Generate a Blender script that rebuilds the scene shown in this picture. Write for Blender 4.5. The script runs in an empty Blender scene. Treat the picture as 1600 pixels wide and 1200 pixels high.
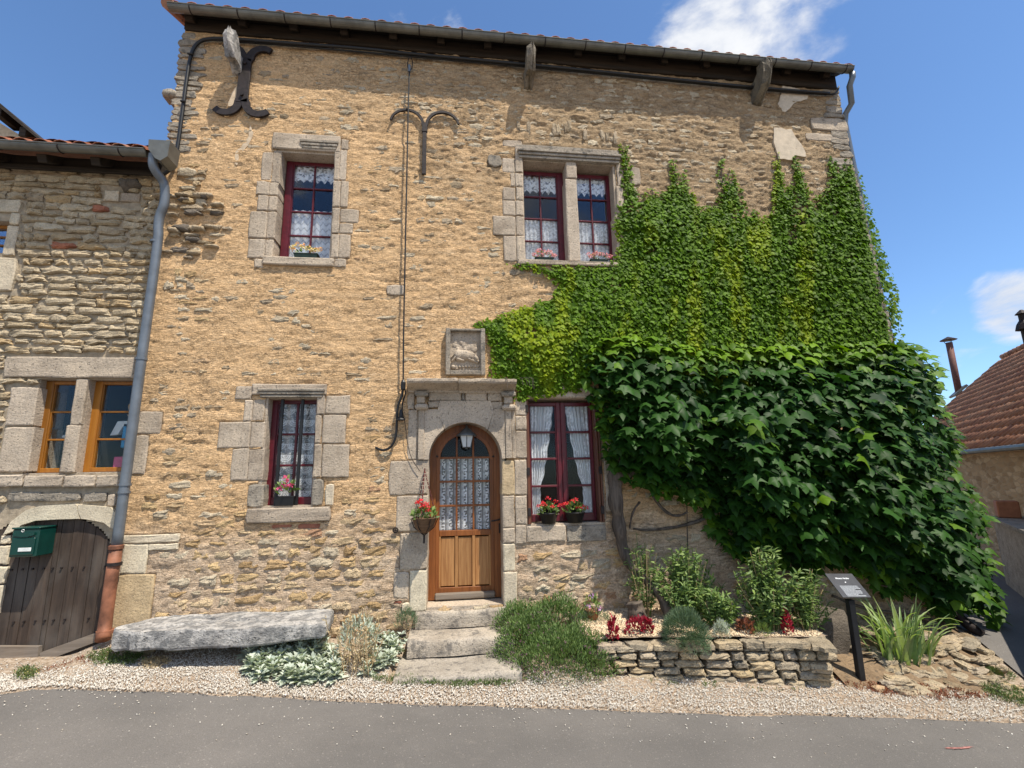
import bpy, math, random
import numpy as np
from mathutils import Matrix, Vector, noise as mnoise
R = math.radians
S = bpy.context.scene
COL = S.collection
# ------------------------------------------------------------------ camera
FPX = 740.0
PITCH, YAW, ROLL = R(10.853), R(7.014), R(-1.123)
CAM = np.array([0.0, -5.6, 0.0])
def _basis():
    cp, sp, cy, sy = math.cos(PITCH), math.sin(PITCH), math.cos(YAW), math.sin(YAW)
    fw = np.array([sy*cp, cy*cp, sp]); rt = np.array([cy, -sy, 0.0]); up = np.cross(rt, fw)
    return rt*math.cos(ROLL)+up*math.sin(ROLL), -rt*math.sin(ROLL)+up*math.cos(ROLL), fw
RT, UP, FW = _basis()
cam_data = bpy.data.cameras.new('camera')
cam = bpy.data.objects.new('camera', cam_data); COL.objects.link(cam)
cam_data.sensor_fit = 'HORIZONTAL'; cam_data.sensor_width = 36.0; cam_data.lens = FPX/1600*36.0
cam_data.clip_start = 0.05; cam_data.clip_end = 2000
M = Matrix(((RT[0], UP[0], -FW[0], CAM[0]), (RT[1], UP[1], -FW[1], CAM[1]), (RT[2], UP[2], -FW[2], CAM[2]), (0, 0, 0, 1)))
cam.matrix_world = M
S.camera = cam
# ------------------------------------------------------------------ light
SUN = Vector((0.8, -1.0, 2.55)).normalized()
ELEV = math.asin(SUN.z); AZ = math.atan2(SUN.x, SUN.y)
SKY_STRENGTH = 0.118; SUN_STRENGTH = 5.0
S.view_settings.view_transform = 'Standard'; S.view_settings.look = 'None'
S.view_settings.exposure = 0.36; S.view_settings.gamma = 1; S.view_settings.use_curve_mapping = False
W_ = bpy.data.worlds.new('World'); S.world = W_; W_.use_nodes = True
nt = W_.node_tree; nt.nodes.clear()
def wn(t, **k):
    n = nt.nodes.new(t)
    for a, b in k.items(): setattr(n, a, b)
    return n
sky = wn('ShaderNodeTexSky', sky_type='NISHITA', sun_disc=False, sun_elevation=ELEV, sun_rotation=AZ, altitude=300, air_density=1.0, dust_density=0.35, ozone_density=3.0)
tc = wn('ShaderNodeTexCoord')
def wmath(op, a, b=None, c=None):
    n = wn('ShaderNodeMath', operation=op)
    for i, v in enumerate((a, b, c)):
        if v is None: continue
        if isinstance(v, (int, float)): n.inputs[i].default_value = v
        else: nt.links.new(v, n.inputs[i])
    return n.outputs[0]
DIR = tc.outputs['Generated']
def raydir(px, py):
    d = FW+RT*(px-800)/FPX-UP*(py-600)/FPX
    return d/np.linalg.norm(d)
mp = wn('ShaderNodeMapping'); nt.links.new(DIR, mp.inputs[0]); mp.inputs['Scale'].default_value = (1, 1, 1.9)
n1 = wn('ShaderNodeTexNoise'); n1.inputs['Scale'].default_value = 5.0; n1.inputs['Detail'].default_value = 9; n1.inputs['Roughness'].default_value = 0.58
n1.inputs['Distortion'].default_value = 0.35
nt.links.new(mp.outputs[0], n1.inputs['Vector'])
n2 = wn('ShaderNodeTexNoise'); n2.inputs['Scale'].default_value = 1.6; n2.inputs['Detail'].default_value = 3
nt.links.new(mp.outputs[0], n2.inputs['Vector'])
def sm(v, a, b):
    n = wn('ShaderNodeMapRange', interpolation_type='SMOOTHSTEP')
    nt.links.new(v, n.inputs[0]); n.inputs[1].default_value = a; n.inputs[2].default_value = b
    return n.outputs[0]
def blob(px, py, rad, soft):       # a cloud round a direction
    d = raydir(px, py); vm = wn('ShaderNodeVectorMath', operation='DOT_PRODUCT')
    nt.links.new(DIR, vm.inputs[0]); vm.inputs[1].default_value = tuple(d)
    return sm(vm.outputs['Value'], math.cos(R(rad+soft)), math.cos(R(max(rad-soft, 0.1))))
def add(a, b): return wmath('ADD', a, b)
def mul(a, b): return wmath('MULTIPLY', a, b)
def mx(a, b): return wmath('MAXIMUM', a, b)
fields = [mul(blob(1120, 30, 4.0, 5.5), 0.31), mul(blob(1260, 25, 3.0, 5.0), 0.25), mul(blob(1000, 75, 1.5, 4.0), 0.10),
          mul(blob(1585, 478, 1.6, 2.6), 0.40), mul(blob(1530, 482, 0.8, 2.2), 0.16), mul(blob(655, 12, 1.5, 4.2), 0.17), mul(blob(1560, 560, 4, 6), 0.12)]
acc = fields[0]
for f in fields[1:]: acc = mx(acc, f)
far = mul(sm(n2.outputs[0], 0.40, 0.56), 0.36)       # fair-weather clouds over the rest of the sky
# the small patch of sky in view is clear apart from its own clouds
fwd = wn('ShaderNodeVectorMath', operation='DOT_PRODUCT'); nt.links.new(DIR, fwd.inputs[0]); fwd.inputs[1].default_value = tuple(raydir(800, 400))
clear = wmath('SUBTRACT', 1.0, sm(fwd.outputs['Value'], math.cos(R(75)), math.cos(R(52))))
acc = mx(acc, mul(far, clear))
dens = sm(add(n1.outputs[0], acc), 0.68, 0.92)
shade = sm(n1.outputs[0], 0.35, 0.75)
cc = wn('ShaderNodeMix', data_type='RGBA'); nt.links.new(shade, cc.inputs['Factor'])
cc.inputs['A'].default_value = (4.6, 4.9, 5.5, 1); cc.inputs['B'].default_value = (6.6, 6.7, 6.9, 1)
tint = wn('ShaderNodeMix', data_type='RGBA', blend_type='MULTIPLY'); tint.inputs['Factor'].default_value = 1.0
nt.links.new(sky.outputs[0], tint.inputs['A']); tint.inputs['B'].default_value = (1.02, 1.22, 1.38, 1)
mixc = wn('ShaderNodeMix', data_type='RGBA'); nt.links.new(dens, mixc.inputs['Factor'])
nt.links.new(tint.outputs['Result'], mixc.inputs['A']); nt.links.new(cc.outputs['Result'], mixc.inputs['B'])
bg = wn('ShaderNodeBackground'); bg.inputs['Strength'].default_value = SKY_STRENGTH
nt.links.new(mixc.outputs['Result'], bg.inputs['Color'])
wo = wn('ShaderNodeOutputWorld'); nt.links.new(bg.outputs[0], wo.inputs[0])
sl = bpy.data.lights.new('sun', 'SUN'); sl.energy = SUN_STRENGTH; sl.angle = R(0.53); sl.color = (1.0, 0.93, 0.80)
so = bpy.data.objects.new('sun', sl); COL.objects.link(so)
so.rotation_euler = (-SUN).to_track_quat('-Z', 'Y').to_euler()
S.render.engine = 'CYCLES'
# ------------------------------------------------------------------ measuring: where a sight line meets a real plane
def ray(px, py): return FW+RT*(px-800)/FPX-UP*(py-600)/FPX
def Wp(px, py, Y=0.0):
    d = ray(px, py); t = (Y-CAM[1])/d[1]; p = CAM+t*d
    return float(p[0]), float(p[2])
def gz(x, y):                     # height of the ground
    base = -1.72-0.045*max(min(x, 14), -9)
    t = min(max((-3.40-x)/.45, 0), 1); k = t*t*(3-2*t)      # level apron in front of the cellar door
    if y > 0.4: z = base+0.06+0.02*(min(y, 30)-0.4)
    elif y > -1.2: z = base+0.15*y
    else: return base-0.18+0.02*(y+1.2)
    return z*(1-k)+min(z, base-.145+.03*y)*k
def Gp(px, py):
    d = ray(px, py); t = 2.0
    while t < 60:
        p = CAM+t*d
        if p[2] <= gz(p[0], p[1]): break
        t += 0.01
    return float(p[0]), float(p[1]), gz(p[0], p[1])
# ------------------------------------------------------------------ objects
WM = {}
def empty(name, loc, label=None, cat=None, group=None, kind=None):
    o = bpy.data.objects.new(name, None); COL.objects.link(o); o.location = loc; o.empty_display_size = 0.1
    WM[o] = Matrix.Translation(Vector(loc)); tag(o, label, cat, group, kind); return o
def tag(o, label=None, cat=None, group=None, kind=None):
    if label: o['label'] = label
    if cat: o['category'] = cat
    if group: o['group'] = group
    if kind: o['kind'] = kind
    return o
def link(name, me, mat=None, parent=None, Mw=None, label=None, kind=None):
    """link a mesh; Mw is the WORLD matrix of the object"""
    o = bpy.data.objects.new(name, me); COL.objects.link(o)
    if mat is not None and len(me.materials) == 0: me.materials.append(mat)
    Mw = Mw or Matrix.Identity(4)
    if parent is not None:
        o.parent = parent; o.matrix_parent_inverse = WM[parent].inverted()
    o.matrix_basis = Mw
    WM[o] = Mw.copy()
    if label: o['label'] = label
    if kind: o['kind'] = kind
    return o
def mesh_np(name, V, faces, smooth=False, attrs=None):
    """faces: (n,3) or (n,4) array, or a list of index tuples"""
    me = bpy.data.meshes.new(name)
    V = np.asarray(V, dtype=np.float32)
    if isinstance(faces, np.ndarray):
        k = faces.shape[1]; n = len(faces)
        me.vertices.add(len(V)); me.vertices.foreach_set('co', V.ravel())
        me.loops.add(n*k); me.loops.foreach_set('vertex_index', faces.astype(np.int32).ravel())
        me.polygons.add(n); me.polygons.foreach_set('loop_start', np.arange(0, n*k, k, dtype=np.int32))
        me.polygons.foreach_set('loop_total', np.full(n, k, dtype=np.int32))
        me.update(calc_edges=True)
    else:
        me.from_pydata([tuple(map(float, v)) for v in V], [], [tuple(f) for f in faces]); me.update()
    if attrs:
        for a, arr in attrs.items():
            at = me.attributes.new(a, 'FLOAT', 'POINT'); at.data.foreach_set('value', np.asarray(arr, dtype=np.float32))
    if smooth: me.polygons.foreach_set('use_smooth', np.ones(len(me.polygons), dtype=bool))
    me.validate()
    return me
class MB:
    def __init__(s): s.v = []; s.f = []
    def add(s, V, F):
        b = len(s.v); s.v += [tuple(p) for p in V]; s.f += [tuple(i+b for i in f) for f in F]; return s
    def box(s, x0, x1, y0, y1, z0, z1, Mx=None):
        V = [Vector(p) for p in ((x0,y0,z0),(x1,y0,z0),(x1,y1,z0),(x0,y1,z0),(x0,y0,z1),(x1,y0,z1),(x1,y1,z1),(x0,y1,z1))]
        if Mx: V = [Mx@p for p in V]
        return s.add(V, [(3,2,1,0),(4,5,6,7),(0,1,5,4),(1,2,6,5),(2,3,7,6),(3,0,4,7)])
    def bbox(s, x0, x1, y0, y1, z0, z1, c=0.006, Mx=None):
        """box with chamfered edges"""
        c = min(c, (x1-x0)*.45, (y1-y0)*.45, (z1-z0)*.45)
        V = []; idx = {}
        X = (x0, x1); Y = (y0, y1); Z = (z0, z1)
        for i in (0, 1):
            for j in (0, 1):
                for k in (0, 1):
                    for a in range(3):
                        p = [X[i], Y[j], Z[k]]
                        for b in range(3):
                            if b != a: p[b] += c*(1 if (i, j, k)[b] == 0 else -1)
                        idx[(i, j, k, a)] = len(V); V.append(Vector(p))
        F = []
        def q(*ks): F.append(tuple(idx[k] for k in ks))
        for a in range(3):
            b, c2 = (a+1) % 3, (a+2) % 3
            for sgn in (0, 1):
                def key(u, v):
                    t = [0, 0, 0]; t[a] = sgn; t[b] = u; t[c2] = v; return (*t, a)
                ks = [key(0, 0), key(1, 0), key(1, 1), key(0, 1)]
                if sgn == 0: ks.reverse()
                q(*ks)
            for u in (0, 1):
                for v in (0, 1):        # edge running along a
                    def key(w, ax):
                        t = [0, 0, 0]; t[a] = w; t[b] = u; t[c2] = v; return (*t, ax)
                    ks = [key(0, b), key(1, b), key(1, c2), key(0, c2)]
                    if (u+v) % 2: ks.reverse()
                    q(*ks)
        for i in (0, 1):
            for j in (0, 1):
                for k in (0, 1):
                    ks = [(i, j, k, 0), (i, j, k, 1), (i, j, k, 2)]
                    if (i+j+k) % 2 == 0: ks.reverse()
                    q(*ks)
        if Mx: V = [Mx@p for p in V]
        return s.add(V, F)
    def tube(s, pts, r, n=8, cap=True):
        pts = [Vector(p) for p in pts]; rs = r if isinstance(r, (list, tuple)) else [r]*len(pts)
        b = len(s.v); ref = None
        for i, p in enumerate(pts):
            d = (pts[min(i+1, len(pts)-1)]-pts[max(i-1, 0)])
            if d.length < 1e-9: d = Vector((0, 0, 1))
            d.normalize()
            if ref is None: ref = Vector((0, 0, 1)) if abs(d.z) < .9 else Vector((1, 0, 0))
            u = d.cross(ref).normalized(); w = u.cross(d).normalized(); ref = w
            for k in range(n):
                a = 2*math.pi*k/n; s.v.append(tuple(p+(u*math.cos(a)+w*math.sin(a))*rs[i]))
        for i in range(len(pts)-1):
            for k in range(n):
                s.f.append((b+i*n+k, b+i*n+(k+1) % n, b+(i+1)*n+(k+1) % n, b+(i+1)*n+k))
        if cap:
            s.f.append(tuple(b+k for k in range(n))[::-1]); s.f.append(tuple(b+(len(pts)-1)*n+k for k in range(n)))
        return s
    def prism(s, poly, y0, y1):
        """poly: (x,z) outline, front at y0, back at y1"""
        n = len(poly); V = [(x, y0, z) for x, z in poly]+[(x, y1, z) for x, z in poly]
        ar = sum(poly[i][0]*poly[(i+1) % n][1]-poly[(i+1) % n][0]*poly[i][1] for i in range(n))
        F = [tuple(range(n)) if ar > 0 else tuple(range(n))[::-1], tuple(range(n, 2*n))[::-1] if ar > 0 else tuple(range(n, 2*n))]
        for i in range(n):
            j = (i+1) % n; F.append((i, n+i, n+j, j) if ar > 0 else (j, n+j, n+i, i))
        return s.add(V, F)
    def lathe(s, prof, c, n=12):
        b = len(s.v)
        for r, z in prof:
            for k in range(n):
                a = 2*math.pi*k/n; s.v.append((c[0]+r*math.cos(a), c[1]+r*math.sin(a), c[2]+z))
        for i in range(len(prof)-1):
            for k in range(n): s.f.append((b+i*n+k, b+i*n+(k+1) % n, b+(i+1)*n+(k+1) % n, b+(i+1)*n+k))
        s.f.append(tuple(b+k for k in range(n))[::-1]); s.f.append(tuple(b+(len(prof)-1)*n+k for k in range(n)))
        return s
    def build(s, name, mat, parent=None, smooth=False, label=None, kind=None):
        me = mesh_np(name, s.v, s.f, smooth)
        return link(name, me, mat, parent, label=label, kind=kind)
# ------------------------------------------------------------------ numpy noise
def _hash(ix, iy, seed):
    h = (ix.astype(np.int64)*374761393+iy.astype(np.int64)*668265263+seed*1442695041) & 0xffffffff
    h = ((h ^ (h >> 13))*1274126177) & 0xffffffff
    return ((h ^ (h >> 16)) & 0xffff)/65535.0
def vnoise(x, y, seed=0):
    x0 = np.floor(x); y0 = np.floor(y); fx = x-x0; fy = y-y0
    fx = fx*fx*fx*(fx*(fx*6-15)+10); fy = fy*fy*fy*(fy*(fy*6-15)+10)
    a = _hash(x0, y0, seed); b = _hash(x0+1, y0, seed); c = _hash(x0, y0+1, seed); d = _hash(x0+1, y0+1, seed)
    return (a+(b-a)*fx)*(1-fy)+(c+(d-c)*fx)*fy
def fbm(x, y, seed=0, oct=4, gain=.5):
    s = 0; a = 1; t = 0
    for o in range(oct):
        s = s+a*vnoise(x*2**o+17.3*o, y*2**o-9.1*o, seed+o*7); t += a; a *= gain
    return s/t
def sstep(x, a, b):
    t = np.clip((x-a)/(b-a), 0, 1); return t*t*(3-2*t)
# ------------------------------------------------------------------ materials
class N:
    def __init__(s, name, rough=.9, spec=.3):
        s.m = bpy.data.materials.new(name); s.m.use_nodes = True; s.t = s.m.node_tree
        s.b = s.t.nodes['Principled BSDF']; s.b.inputs['Roughness'].default_value = rough
        s.b.inputs['Specular IOR Level'].default_value = spec
        s.tc = s.n('ShaderNodeTexCoord')
    def n(s, t, **k):
        q = s.t.nodes.new(t)
        for a, b in k.items(): setattr(q, a, b)
        return q
    def set(s, sock, v):
        if isinstance(v, (int, float)): sock.default_value = v
        elif isinstance(v, tuple): sock.default_value = v if len(v) != 3 or sock.type == 'VECTOR' else (*v, 1)
        else: s.t.links.new(v, sock)
    def math(s, op, a, b=0.0, c=None):
        q = s.n('ShaderNodeMath', operation=op); s.set(q.inputs[0], a); s.set(q.inputs[1], b)
        if c is not None: s.set(q.inputs[2], c)
        return q.outputs[0]
    def vec(s, scale=(1, 1, 1), loc=(0, 0, 0), src='Object'):
        q = s.n('ShaderNodeMapping'); s.t.links.new(s.tc.outputs[src], q.inputs[0])
        q.inputs['Scale'].default_value = scale; q.inputs['Location'].default_value = loc; return q.outputs[0]
    def noise(s, scale, detail=4, v=None, rough=.55, dist=0.0):
        q = s.n('ShaderNodeTexNoise'); q.inputs['Scale'].default_value = scale; q.inputs['Detail'].default_value = detail
        q.inputs['Roughness'].default_value = rough; q.inputs['Distortion'].default_value = dist
        s.t.links.new(v if v is not None else s.tc.outputs['Object'], q.inputs['Vector']); return q.outputs[0]
    def vor(s, scale, v=None, feature='F1', out='Distance', rnd=1.0):
        q = s.n('ShaderNodeTexVoronoi', feature=feature); q.inputs['Scale'].default_value = scale
        q.inputs['Randomness'].default_value = rnd
        s.t.links.new(v if v is not None else s.tc.outputs['Object'], q.inputs['Vector']); return q.outputs[out]
    def sm(s, v, a, b, lo=0.0, hi=1.0):
        q = s.n('ShaderNodeMapRange', interpolation_type='SMOOTHSTEP'); s.t.links.new(v, q.inputs[0])
        for i, x in enumerate((a, b, lo, hi)): q.inputs[i+1].default_value = x
        return q.outputs[0]
    def mix(s, f, a, b, blend='MIX'):
        q = s.n('ShaderNodeMix', data_type='RGBA', blend_type=blend)
        s.set(q.inputs['Factor'], f); s.set(q.inputs['A'], a); s.set(q.inputs['B'], b); return q.outputs['Result']
    def ramp(s, v, stops):
        q = s.n('ShaderNodeValToRGB'); s.t.links.new(v, q.inputs[0]); e = q.color_ramp.elements
        while len(e) < len(stops): e.new(0.5)
        for i, (p, c) in enumerate(stops): e[i].position = p; e[i].color = (*c, 1)
        return q.outputs[0]
    def attr(s, name):
        q = s.n('ShaderNodeAttribute', attribute_name=name); return q.outputs['Fac']
    def rnd(s):
        """one random number per piece, whether it is its own object or an island of a joined mesh"""
        g = s.n('ShaderNodeNewGeometry').outputs['Random Per Island']; o = s.n('ShaderNodeObjectInfo').outputs['Random']
        return s.math('FRACT', s.math('ADD', g, o))
    def xyz(s):
        q = s.n('ShaderNodeSeparateXYZ'); s.t.links.new(s.tc.outputs['Object'], q.inputs[0]); return q.outputs
    def pos(s):
        g = s.n('ShaderNodeNewGeometry'); q = s.n('ShaderNodeSeparateXYZ'); s.t.links.new(g.outputs['Position'], q.inputs[0]); return g.outputs['Position'], q.outputs
    def bump(s, h, strength=.5, dist=.01, prev=None):
        q = s.n('ShaderNodeBump'); q.inputs['Strength'].default_value = strength; q.inputs['Distance'].default_value = dist
        s.set(q.inputs['Height'], h)
        if prev is not None: s.t.links.new(prev, q.inputs['Normal'])
        return q.outputs[0]
    def done(s, col=None, normal=None, rough=None):
        if col is not None: s.set(s.b.inputs['Base Color'], col)
        if normal is not None: s.t.links.new(normal, s.b.inputs['Normal'])
        if rough is not None: s.set(s.b.inputs['Roughness'], rough)
        return s.m
def wpos_map(n, scale):
    g = n.n('ShaderNodeNewGeometry'); q = n.n('ShaderNodeMapping'); n.t.links.new(g.outputs['Position'], q.inputs[0])
    q.inputs['Scale'].default_value = scale; return q.outputs[0]
def mat_stone(name, cols, rough=.92, bump=.6, fine=90, lichen=0.0, lich_col=(.08, .08, .075), pits=.5, varscale=6):
    n = N(name, rough, .25)
    r = n.rnd()
    p = wpos_map(n, (1, 1, 1))
    a = n.noise(varscale, 5, p, .6); k = len(cols)
    base = n.ramp(r, [(i/(k-1) if k > 1 else 0, c) for i, c in enumerate(cols)]) if k > 1 else cols[0]
    col = n.mix(1.0, base, n.ramp(a, [(.25, (.62, .60, .58)), (.5, (.95, .95, .95)), (.75, (1.18, 1.17, 1.14))]), 'MULTIPLY')
    b = n.noise(fine, 4, p, .65); col = n.mix(1.0, col, n.ramp(b, [(.3, (.72, .72, .72)), (.62, (1.1, 1.1, 1.1))]), 'MULTIPLY')
    pit = n.sm(n.noise(fine*.8, 2, p, .4), .60, .72)
    col = n.mix(n.math('MULTIPLY', pit, pits), col, (.10, .09, .08))
    if lichen:
        l = n.sm(n.noise(9, 6, p, .7), .62-lichen*.25, .70-lichen*.15); col = n.mix(n.math('MULTIPLY', l, .75), col, lich_col)
    h = n.math('ADD', n.math('MULTIPLY', n.noise(24, 6, wpos_map(n, (1, 1, 1.9)), .68), 1.0), n.math('MULTIPLY', b, .35))
    h = n.math('SUBTRACT', h, n.math('MULTIPLY', pit, .35))
    return n.done(col, n.bump(h, bump, .02))
def mat_plain(name, col, rough=.5, metal=0.0, bump=0.0, scale=40, var=.15, spec=.4):
    n = N(name, rough, spec); n.b.inputs['Metallic'].default_value = metal
    p = wpos_map(n, (1, 1, 1)); a = n.noise(scale*.3, 5, p, .6)
    c = n.mix(1.0, col, n.ramp(a, [(.3, (1-var*1.6,)*3), (.7, (1+var,)*3)]), 'MULTIPLY')
    nn = n.bump(n.noise(scale, 3, p), bump, .005) if bump else None
    return n.done(c, nn)
def mat_wood(name, c1, c2, axis='z', rough=.55, scale=1.0, bump=.3, weather=0.0):
    n = N(name, rough, .35); sc = {'z': (34, 34, 2.2), 'x': (2.2, 34, 34)}[axis]
    p = wpos_map(n, tuple(v*scale for v in sc)); a = n.noise(1.0, 5, p, .65, .6)
    r = n.rnd(); base = n.mix(n.sm(a, .3, .7), c1, c2)
    col = n.mix(1.0, base, n.ramp(r, [(0, (.8, .8, .8)), (1, (1.15, 1.12, 1.1))]), 'MULTIPLY')
    if weather:
        w = n.sm(n.noise(3, 4, wpos_map(n, (1, 1, .5))), .45, .7); col = n.mix(n.math('MULTIPLY', w, weather), col, (.17, .15, .13))
    return n.done(col, n.bump(a, bump, .004))
def mat_leaf(name, dark, mid, young_or_lit, rough=.42, trans=.25, spec=.5, yk=1.0):
    n = N(name, rough, spec); r = n.rnd(); t = n.attr('tone')
    c = n.ramp(r, [(0, dark), (.55, mid), (1, tuple(v*1.35 for v in mid))])
    c = n.mix(n.math('MULTIPLY', t, yk), c, young_or_lit)  # tint of young growth; on the vine also painted sun shining through
    v = n.noise(35, 2, wpos_map(n, (1, 1, 1))); c = n.mix(1.0, c, n.ramp(v, [(.3, (.85, .85, .85)), (.7, (1.12, 1.12, 1.12))]), 'MULTIPLY')
    n.set(n.b.inputs['Base Color'], c)
    tr = n.n('ShaderNodeBsdfTranslucent'); n.set(tr.inputs['Color'], n.mix(1.0, c, (1.5, 1.7, .5), 'MULTIPLY'))
    ms = n.n('ShaderNodeMixShader'); ms.inputs[0].default_value = trans
    out = [q for q in n.t.nodes if q.type == 'OUTPUT_MATERIAL'][0]
    n.t.links.new(n.b.outputs[0], ms.inputs[1]); n.t.links.new(tr.outputs[0], ms.inputs[2]); n.t.links.new(ms.outputs[0], out.inputs[0])
    return n.m
def mat_attr_leaf(name, c0, c1, rough=.6, trans=.2): return mat_leaf(name, tuple(v*.7 for v in c0), c0, c1, rough, trans)

def mat_render():
    """ochre lime render, horizontally tooled, greyer and rougher towards the upper right"""
    n = N('ochre_render', .95, .15); P, q = n.pos(); x, z = q[0], q[2]
    ps = wpos_map(n, (1, 1, 1)); pst = wpos_map(n, (.6, 1, 2.2))
    big = n.noise(.9, 4, ps, .6); med = n.noise(6, 5, pst, .62); fine = n.noise(60, 4, ps, .7)
    ochre = n.ramp(med, [(.22, (.54, .345, .18)), (.42, (.66, .435, .235)), (.62, (.71, .48, .27)), (.8, (.73, .54, .34))])
    # weathered upper right: mortar washed to brown grey
    g = n.math('ADD', n.math('MULTIPLY', x, .22), n.math('MULTIPLY', z, .20)); g = n.math('ADD', g, n.math('MULTIPLY', big, 1.5))
    wz = n.sm(g, 1.15, 2.15)
    grey = n.ramp(med, [(.3, (.22, .155, .095)), (.5, (.36, .265, .165)), (.7, (.48, .36, .23))])
    col = n.mix(n.math('MULTIPLY', wz, .85), ochre, grey)
    # lower wall: pale pinkish mortar
    lz = n.sm(n.math('ADD', z, n.math('MULTIPLY', n.noise(1.6, 4, ps), 1.0)), .25, -.35)
    low = n.ramp(med, [(.3, (.50, .36, .24)), (.55, (.60, .455, .32)), (.8, (.66, .53, .39))])
    col = n.mix(lz, col, low)
    # grey stain and worn stone faces showing through
    st = n.sm(n.noise(13, 5, pst, .65), .58, .68); sk = n.sm(wz, 0, 1, .22, .6); col = n.mix(n.math('MULTIPLY', st, sk), col, (.37, .315, .24))
    dk = n.sm(n.noise(3.3, 6, pst, .7), .60, .74); col = n.mix(n.math('MULTIPLY', dk, n.math('MULTIPLY', sk, .7)), col, (.22, .17, .12))
    col = n.mix(1.0, col, n.ramp(fine, [(.32, (.70, .68, .66)), (.6, (1.10, 1.10, 1.10))]), 'MULTIPLY')
    # cracks between the hidden stones
    e = n.vor(1.0, n_warp(n, wpos_map(n, (3.4, 1, 14)), .6), 'DISTANCE_TO_EDGE'); crack = n.sm(e, .045, .0)
    cm = n.sm(n.noise(2.6, 5, ps), .47, .62); crack = n.math('MULTIPLY', crack, cm)
    col = n.mix(n.math('MULTIPLY', crack, .5), col, (.12, .085, .055))
    h = n.math('ADD', n.math('MULTIPLY', n.noise(30, 5, pst, .65), 1.0), n.math('MULTIPLY', fine, .5))
    # ragged flake edges: thin lips where the coats of render have come away
    def lips(vec, thr, wd):
        t = n.noise(1.0, 6, vec, .62, .3); d = n.math('ABSOLUTE', n.math('SUBTRACT', t, thr)); return n.sm(d, wd, 0.0), n.sm(t, thr-.012, thr+.012)
    v1 = wpos_map(n, (4.5, 1, 13)); v2 = wpos_map(n, (9, 1, 24)); l1, s1 = lips(v1, .46, .0085); l2, s2 = lips(v2, .55, .012); l3, s3 = lips(v1, .57, .007)
    lm_ = n.sm(n.noise(1.9, 4, ps), .36, .56); lines = n.math('MULTIPLY', n.math('MAXIMUM', n.math('MAXIMUM', l1, l3), n.math('MULTIPLY', l2, .8)), lm_)
    col = n.mix(n.math('MULTIPLY', lines, .36), col, (.20, .14, .09))
    h = n.math('ADD', h, n.math('MULTIPLY', n.math('ADD', s1, n.math('ADD', n.math('MULTIPLY', s2, .6), s3)), .28))
    h = n.math('SUBTRACT', h, n.math('MULTIPLY', n.math('MAXIMUM', crack, lines), .7))
    return n.done(col, n.bump(h, .80, .025))
def n_warp(n, v, amt):
    a = n.n('ShaderNodeTexNoise'); a.inputs['Scale'].default_value = 1.3; a.inputs['Detail'].default_value = 4; n.t.links.new(v, a.inputs['Vector'])
    m = n.n('ShaderNodeVectorMath', operation='MULTIPLY_ADD'); n.t.links.new(a.outputs['Color'], m.inputs[0]); m.inputs[1].default_value = (amt*2,)*3
    n.t.links.new(v, m.inputs[2]); return m.outputs[0]

MT = {}
MT['render'] = mat_render()
MT['rubble'] = mat_stone('rubble_grey', [(.30, .225, .14), (.41, .32, .215), (.48, .385, .27), (.35, .28, .20), (.53, .42, .28)], pits=.5, bump=1.0)
MT['rubble_pale'] = mat_stone('rubble_pale_grey', [(.45, .37, .26), (.56, .47, .34), (.50, .41, .29), (.59, .50, .36)], pits=.45, bump=1.0)
MT['rubble_yellow'] = mat_stone('rubble_yellow', [(.48, .325, .165), (.57, .41, .22), (.42, .275, .135), (.60, .46, .29), (.52, .385, .23), (.43, .25, .15)], pits=.45, bump=1.1)
MT['rubble_left'] = mat_stone('rubble_left_house', [(.40, .315, .20), (.50, .40, .27), (.56, .46, .32), (.45, .365, .25), (.50, .36, .20), (.60, .51, .37)], pits=.35, bump=1.0)
MT['ashlar'] = mat_stone('dressed_limestone', [(.40, .325, .25), (.48, .395, .305), (.44, .36, .275), (.52, .43, .335)], pits=.65, bump=.45, fine=60, varscale=3)
MT['ashlar_pale'] = mat_stone('pale_limestone', [(.58, .49, .36), (.63, .55, .41), (.56, .47, .35)], pits=.3, bump=.35, fine=60, varscale=3)
MT['ashlar_dark'] = mat_stone('weathered_limestone', [(.29, .25, .20), (.36, .31, .25)], pits=.7, bump=.6, fine=55, lichen=.35)
MT['ashlar_yellow'] = mat_stone('yellow_stained_stone', [(.52, .40, .25), (.50, .35, .18)], pits=.3, bump=.4, fine=50)
MT['slab'] = mat_stone('lichened_slab', [(.44, .42, .40), (.48, .45, .41)], pits=.5, bump=.9, fine=45, lichen=.8, lich_col=(.13, .13, .13), varscale=4)
MT['planter'] = mat_stone('planter_stone', [(.37, .30, .21), (.46, .37, .25), (.33, .28, .21), (.50, .38, .22), (.42, .35, .27)], pits=.4, bump=.9, lichen=.35, lich_col=(.10, .095, .085))
MT['brick'] = mat_stone('old_brick', [(.42, .17, .10), (.36, .14, .09)], pits=.3)
MT['darkstone'] = mat_stone('dark_eroded_stone', [(.12, .10, .08), (.19, .16, .13), (.09, .08, .07)], pits=.6, bump=1.0)
MT['mortar_left'] = mat_plain('grey_mortar', (.36, .295, .215), .95, bump=.8, scale=60, var=.2, spec=.15)
MT['mortar_pale'] = mat_plain('pale_mortar_patch', (.56, .47, .36), .95, bump=.5, scale=60, var=.12, spec=.15)
MT['step'] = mat_stone('worn_step_stone', [(.43, .37, .30), (.36, .32, .27)], pits=.5, bump=.6, fine=60, lichen=.45, lich_col=(.12, .11, .10), varscale=3)
MT['red'] = mat_plain('dark_red_paint', (.105, .009, .017), .38, bump=.12, scale=70, var=.2)
MT['door'] = mat_wood('varnished_oak', (.17, .052, .013), (.30, .105, .027), 'z', .38, .9, .15)
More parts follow.
